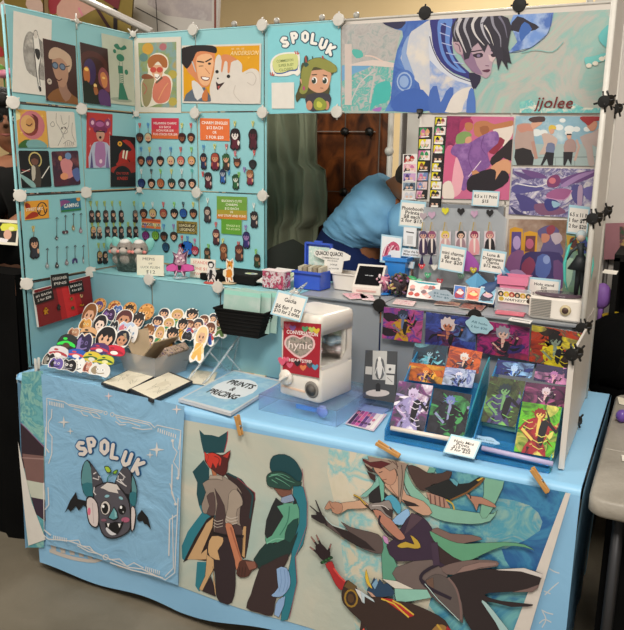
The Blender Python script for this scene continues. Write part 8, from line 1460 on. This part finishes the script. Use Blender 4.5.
for x, z, c in ((.06, 1.62, 'connw'), (.24, 1.62, 'connb'), (.37, 1.62, 'connb'), (.24, 1.33, 'connb')):
    b = MB(); b.lathe((x, -.035, z), [(.001, -.01), (.02, -.008), (.02, .008), (.001, .01)], c, 12, RX(PI/2)); b.obj('connector', g)
for x in (-.4, -.15, .1, .28):
    b = MB(); b.ball((x, -.02, 2.15), .016, 'connw', 8, 6); b.obj('clip', g)
# olive drape
b = MB(); rows = []
for i in range(30):
    t = i/29; row = []
    for j in range(60):
        u = j/59; P0 = onY(252+(320-252)*u if t < .01 else 252+((320-12*abs(t-.55)*(1 if t > .5 else .6)+ (8 if .4 < t < .75 else 0))-252)*u, 100+ (268-100)*t, 1.18)
        row.append((P0.x, 1.18+.025*math.sin(u*21+t*3)+.015*math.sin(u*43-t*4)+.02*math.sin(u*9+t*7), P0.z))
    rows.append(row)
rows = rows[::-1]; b.grid(rows, 'drape'); b.grid([[(p[0], p[1]+.004, p[2]) for p in r] for r in rows][::-1], 'drape')
b.obj('olive_drape', label='olive green fabric drape hanging left of the wood patterned screen', cat='drape')
g = root('drape_rod', 'thin rod carrying the olive drape behind the header sign', 'rod', (.4, 1.2, 0)); pz = onY(285, 98, 1.2).z
b = MB(); b.tube([(-.35, 0, pz), (.55, 0, pz)], .012, '#6a6460|.4|.5'); b.obj('bar', g)
for x in (-.35, .55):
    b = MB(); b.tube([(x, 0, 0), (x, 0, pz)], .012, '#6a6460|.4|.5'); b.obj('post', g)
# vendor chair
g = root('folding_chair', 'dark olive chair with a rounded back standing behind the blue box', 'chair', (.60, .80, 0)); g.scale = (1, .8, 1.16)
b = MB(); rows = []
for i in range(9):
    t = i/8; w = .145*(1-.3*t**3); rows.append([(w*math.sin(a*PI/10-PI/2)*1.0, .06*math.cos(a*PI/10-PI/2), .56+.44*t-(.05*t*abs(a-5)/5)) for a in range(11)])
b.grid(rows, '#33362f|.7'); b.grid([[(p[0], p[1]+.012, p[2]) for p in r] for r in rows][::-1], '#33362f|.7'); b.obj('backrest', g)
b = MB(); b.box((0, -.16, .45), (.42, .40, .04), '#2c2e2a', None, .01); b.obj('seat', g)
for x in (-.18, .18):
    for y in (-.33, .03):
        b = MB(); b.tube([(x, y, 0), (x, y, .44 if y < 0 else .7)], .011, '#3a3a3c|.4|.6'); b.obj('leg', g)
# white panels and posts behind
g = root('white_panel_screen', 'white panel screen with a pale post, behind the vendor to the right', 'screen', (1.5, 1.45, 0))
b = MB(); b.box((-.27, 0, 1.0), (.78, .015, 2.0), 'whitep'); b.obj('panel', g); b = MB(); b.box((.75, .0, 1.2), (1.2, .015, 2.6), 'whitep'); b.obj('panel', g)
for x, h in ((-.70, 2.0), (.13, 2.5), (.75, 2.5)):
    b = MB(); b.tube([(x, -.02, 0), (x, -.02, h)], .014, 'connw', 10); b.obj('post', g)
b = MB(); b.ball((-.70, -.03, 1.53), .022, 'connw', 12, 8); b.obj('joint', g)
for x0, x1, z in ((-.66, -.5, 1.71), (-.45, -.2, 1.7), (-.66, .1, 1.35)):
    b = MB(); b.tube([(x0, -.012, z), (x1, -.012, z-.01)], .003, '#3a3632', 6); b.obj('rod', g)
# posters and frames of the next booth, top left
def pA(b):
    b.map = b.pm; b.poly([(45, 0), (75, 0), (95, 10), (80, 22), (70, 15)], '#d8a090', 2); b.poly([(50, 5), (70, 20), (75, 25), (50, 22), (44, 12)], '#a83a44', 2); b.poly([(60, 0), (82, 0), (72, 22), (64, 20)], '#e0b8a4', 2)
slabpx([(-25, -25), (43, -22), (47, 62), (-20, 55)], 1.3, .01, '#8a7434', 'poster', 'olive poster with white and red shapes behind the left wing corner', 'poster', lambda b: (setattr(b, 'map', b.pm), b.poly([(0, 5), (5, 0), (9, 12), (3, 18)], '#e8e0d8'), b.poly([(28, 0), (42, 0), (45, 12), (30, 10)], '#d8b8a8', 2), b.poly([(0, 45), (4, 48), (6, 55), (0, 60)], '#b83a3c')), '#5a4a20')
slabpx([(48, -25), (136, -25), (130, 60), (52, 55)], 1.35, .01, '#8f7a3a', 'poster', 'olive gold poster of a crouching bare legged figure above the left wing', 'poster', lambda b: (setattr(b, 'map', b.pm), b.poly([(50, 0), (64, 0), (60, 12), (52, 14)], '#a83a44', 2), b.poly([(63, 0), (86, 0), (104, 5), (92, 12), (78, 20), (66, 22), (58, 14)], '#dcab98', 2), b.line([(80, 8), (84, 16)], 2, '#e890a0'), b.line([(98, 8), (108, 24), (112, 30)], 3, '#4a2c30'), b.rect(115, 8, 119, 34, '#241c20'), b.poly([(104, 0), (122, 0), (120, 10)], '#7a3038')), '#5a4a20')
slabpx([(70, -10), (85, -10), (160, 26), (160, 36), (140, 33)], 1.25, .03, 'whitep', 'white_rail', 'white sloping rail above the left wing', 'rail')if 0 else None
b = MB(); p, q_ = onY(78, -4, 1.2), onY(152, 32, 1.2); b.tube([p, q_], .018, 'whitep', 4); b.obj('white_rail', label='white sloping bar crossing above the turquoise left wing', cat='rail')
slabpx([(126, -20), (222, -20), (218, 60), (128, 60)], 1.6, .02, 'whitep', 'framed_board', 'white framed board with a faint grey print, above the back panels', 'board', lambda b: (setattr(b, 'map', b.pm), b.poly([(150, -10), (214, -10), (214, 22), (168, 16), (150, 5)], ('#c8bcb8', '#b8acac', '#d4ccc8', 8)), b.line([(158, -5), (160, 32)], .8, '#3a3634'), b.line([(138, 8), (180, 30)], 1, '#4a4442'), b.rect(216.5, -10, 218.5, 40, '#8a4a3c'), b.rect(128.5, -10, 130, 40, '#8a4a3c')))
# neighbour booth at the left: black draped counter and a framed picture
b = MB(); rows = []
for i in range(10):
    t = i/9; rows.append([(-1.6+1.5*j/40, .04-.012*math.sin(j*1.9)*(1-t)-.02*(1-t), .0+1.06*t) for j in range(41)])
b.grid(rows, 'blackc'); rows = [[(-1.6+1.5*j/8, .04+.12*i/3, 1.06) for j in range(9)] for i in range(4)]; b.grid(rows, 'blackc'); b.grid([[(-.10+.004*math.sin(k), .04+.12*k/8, 0) for k in range(9)], [(-.10, .04+.12*k/8, 1.06) for k in range(9)]], 'blackc')
b.obj('black_drape_wall', label='tall black draped divider of the next booth, at the left edge', cat='divider')
b = pxsheet([(-12, 219), (21, 221), (19, 246), (-20, 243)], (0, .12, 1.06), (.2, -1, .3), .008, '#e4dcc8', '#3a3430'); b.map = b.pm; b.poly([(-6, 222), (19, 224), (17, 243), (-12, 241)], '#1c1a16'); b.poly([(4, 224), (19, 225), (18, 231), (3, 231)], '#d8d84c', 2); b.ell(9, 235, 4, 5, '#d8a890'); b.ell(13, 229, 3, 2, '#e8e4a0'); b.poly([(2, 238), (10, 240), (8, 243), (0, 242)], '#e8e0e0')
b.obj('framed_picture', label='cream framed dark picture with a yellow patch standing on the black divider', cat='picture')
b = MB(); b.ball(Vector(onY(4, 74, .75)), (.05, .03, .02), '#e08aa0', 12, 8); b.ball(Vector(onY(-2, 70, .75)), (.04, .03, .03), '#6a9a3c', 12, 8); b.ball(Vector(onY(10, 72, .76)), (.03, .02, .018), '#e8a0b0', 10, 6); b.tube([onY(4, 76, .75), Vector((onY(4, 76, .75).x, .75, 1.0))], .004, '#3c6a2c'); b.tube([Vector((onY(4, 76, .75).x, .75, 0)), Vector((onY(4, 76, .75).x, .75, 1.0))], .05, '#3a3a34'); b.obj('flower_display', label='pink and green flowers high at the left edge', cat='flowers')
# right side neighbour
g = root('grey_table', 'grey plastic folding table of the next booth at the right edge', 'table', (2.35, .31, 0))
zt = .735; b = MB(); o1 = rrect(.86, .86, .035, 6); b.grid([[(x*.985, y*.985, zt-.045) for x, y in o1], [(x, y, zt-.038) for x, y in o1], [(x, y, zt-.006) for x, y in o1], [(x*.985, y*.985, zt) for x, y in o1]], 'tabtop', True, True, True); b.obj('tabletop', g)
b = MB(); b.line if 0 else None; b.box((0, -.1, zt+.0005), (.84, .004, .001), '#b4aea4'); b.obj('seam', g)
for x in (-.36, .36):
    for y in (-.36, .36):
        b = MB(); b.tube([(x, y, 0), (x, y, zt-.05)], .014, '#3a3a3c|.4|.6'); b.obj('leg', g)
b = MB(); b.box((0, .02, .35), (.78, .66, .66), 'blackc'); b.obj('skirt', g, 'black cloth under the tabletop')
for q, lab, c, z in (([(613, 398), (626, 400), (626, 407), (619, 404)], 'cream card lying on the grey table', 'cream', .737), ([(621, 456), (630, 456), (630, 462), (622, 461)], 'small white scrap on the front of the grey table', 'paper', .737)):
    b = card(q, (0, 0, z), (0, 0, 1), front=c); b.obj('paper_card', label=lab, cat='card')
p = onZ(622, 416, .755); b = MB(); b.ball(p, (.018, .018, .02), '#6a4aa0|.3', 12, 9); b.obj('purple_trinket', label='small purple trinket at the edge of the grey table', cat='trinket')
g = root('black_shelving', 'black shelving with dark stock behind the grey table', 'shelving', (2.45, 1.16, 0))
b = MB(); b.box((0, .17, .58), (1.2, .03, 1.16), 'blackm'); b.obj('back', g)
for z in (.45, .86, 1.16):
    b = MB(); b.box((0, 0, z), (1.2, .3, .025), 'blackm'); b.obj('shelf', g)
b = MB(); b.box((-.59, 0, .58), (.02, .3, 1.16), 'blackm'); b.obj('side', g)
slabpx([(606, 223), (640, 222), (640, 258), (604, 259)], 1.42, .02, '#a8747c', 'mauve_board', 'dusty mauve board above the black shelving at the right', 'board', lambda b: (setattr(b, 'map', b.pm), b.rect(620, 226, 640, 252, ('#3a5a3c', '#6a3a4c', '#c8b060', 60))))
b = card([(605, 270), (618, 271.5), (617, 275), (602, 273)], (0, 1.12, 1.178), (0, 0, 1), front='paper'); b.obj('paper_card', label='white slip on the top black shelf at the right', cat='card')
p = onY(602, 296, 1.06); b = MB(); b.ball(p, (.035, .03, .05), '#9a6ac0', 12, 9); b.tube([p, (p.x, p.y, .875)], .01, '#9a6ac0'); b.obj('purple_plush', label='purple plush shape beside the right white panel', cat='plush toy')
b = MB(); p, q_ = onY(603, 317, 1.05), onY(626, 318, 1.05); b.tube([p, (p+q_)/2+Vector((0, 0, .01)), q_, q_+Vector((0, .04, -.03))], .014, '#c8a820', 8); b.obj('yellow_strap', label='yellow strap across the black shelving', cat='strap')
b = MB(); p = onY(625, 350, 1.0); b.ball((p.x, 1.0, p.z-.02), (.17, .12, .16), 'blackc', 18, 12); b.ball((p.x+.08, 1.0, p.z-.12), (.2, .12, .16), 'blackc', 18, 12); b.tube([(p.x, .98, .71), (p.x, .98, p.z)], .1, 'blackc'); b.obj('black_bag', label='bulky black bag slumped behind the grey table', cat='bag')
g = next(o for o in COL.objects if o.name.startswith('white_panel_screen')); b = MB(); b.tube([(.48, -.05, 1.62), (1.1, -.05, 1.62)], .012, 'connw', 8); b.obj('rail', g); b = MB(); b.tube([(.48, -.05, 1.18), (.48, -.05, 2.3)], .012, 'connw', 8); b.obj('post', g)
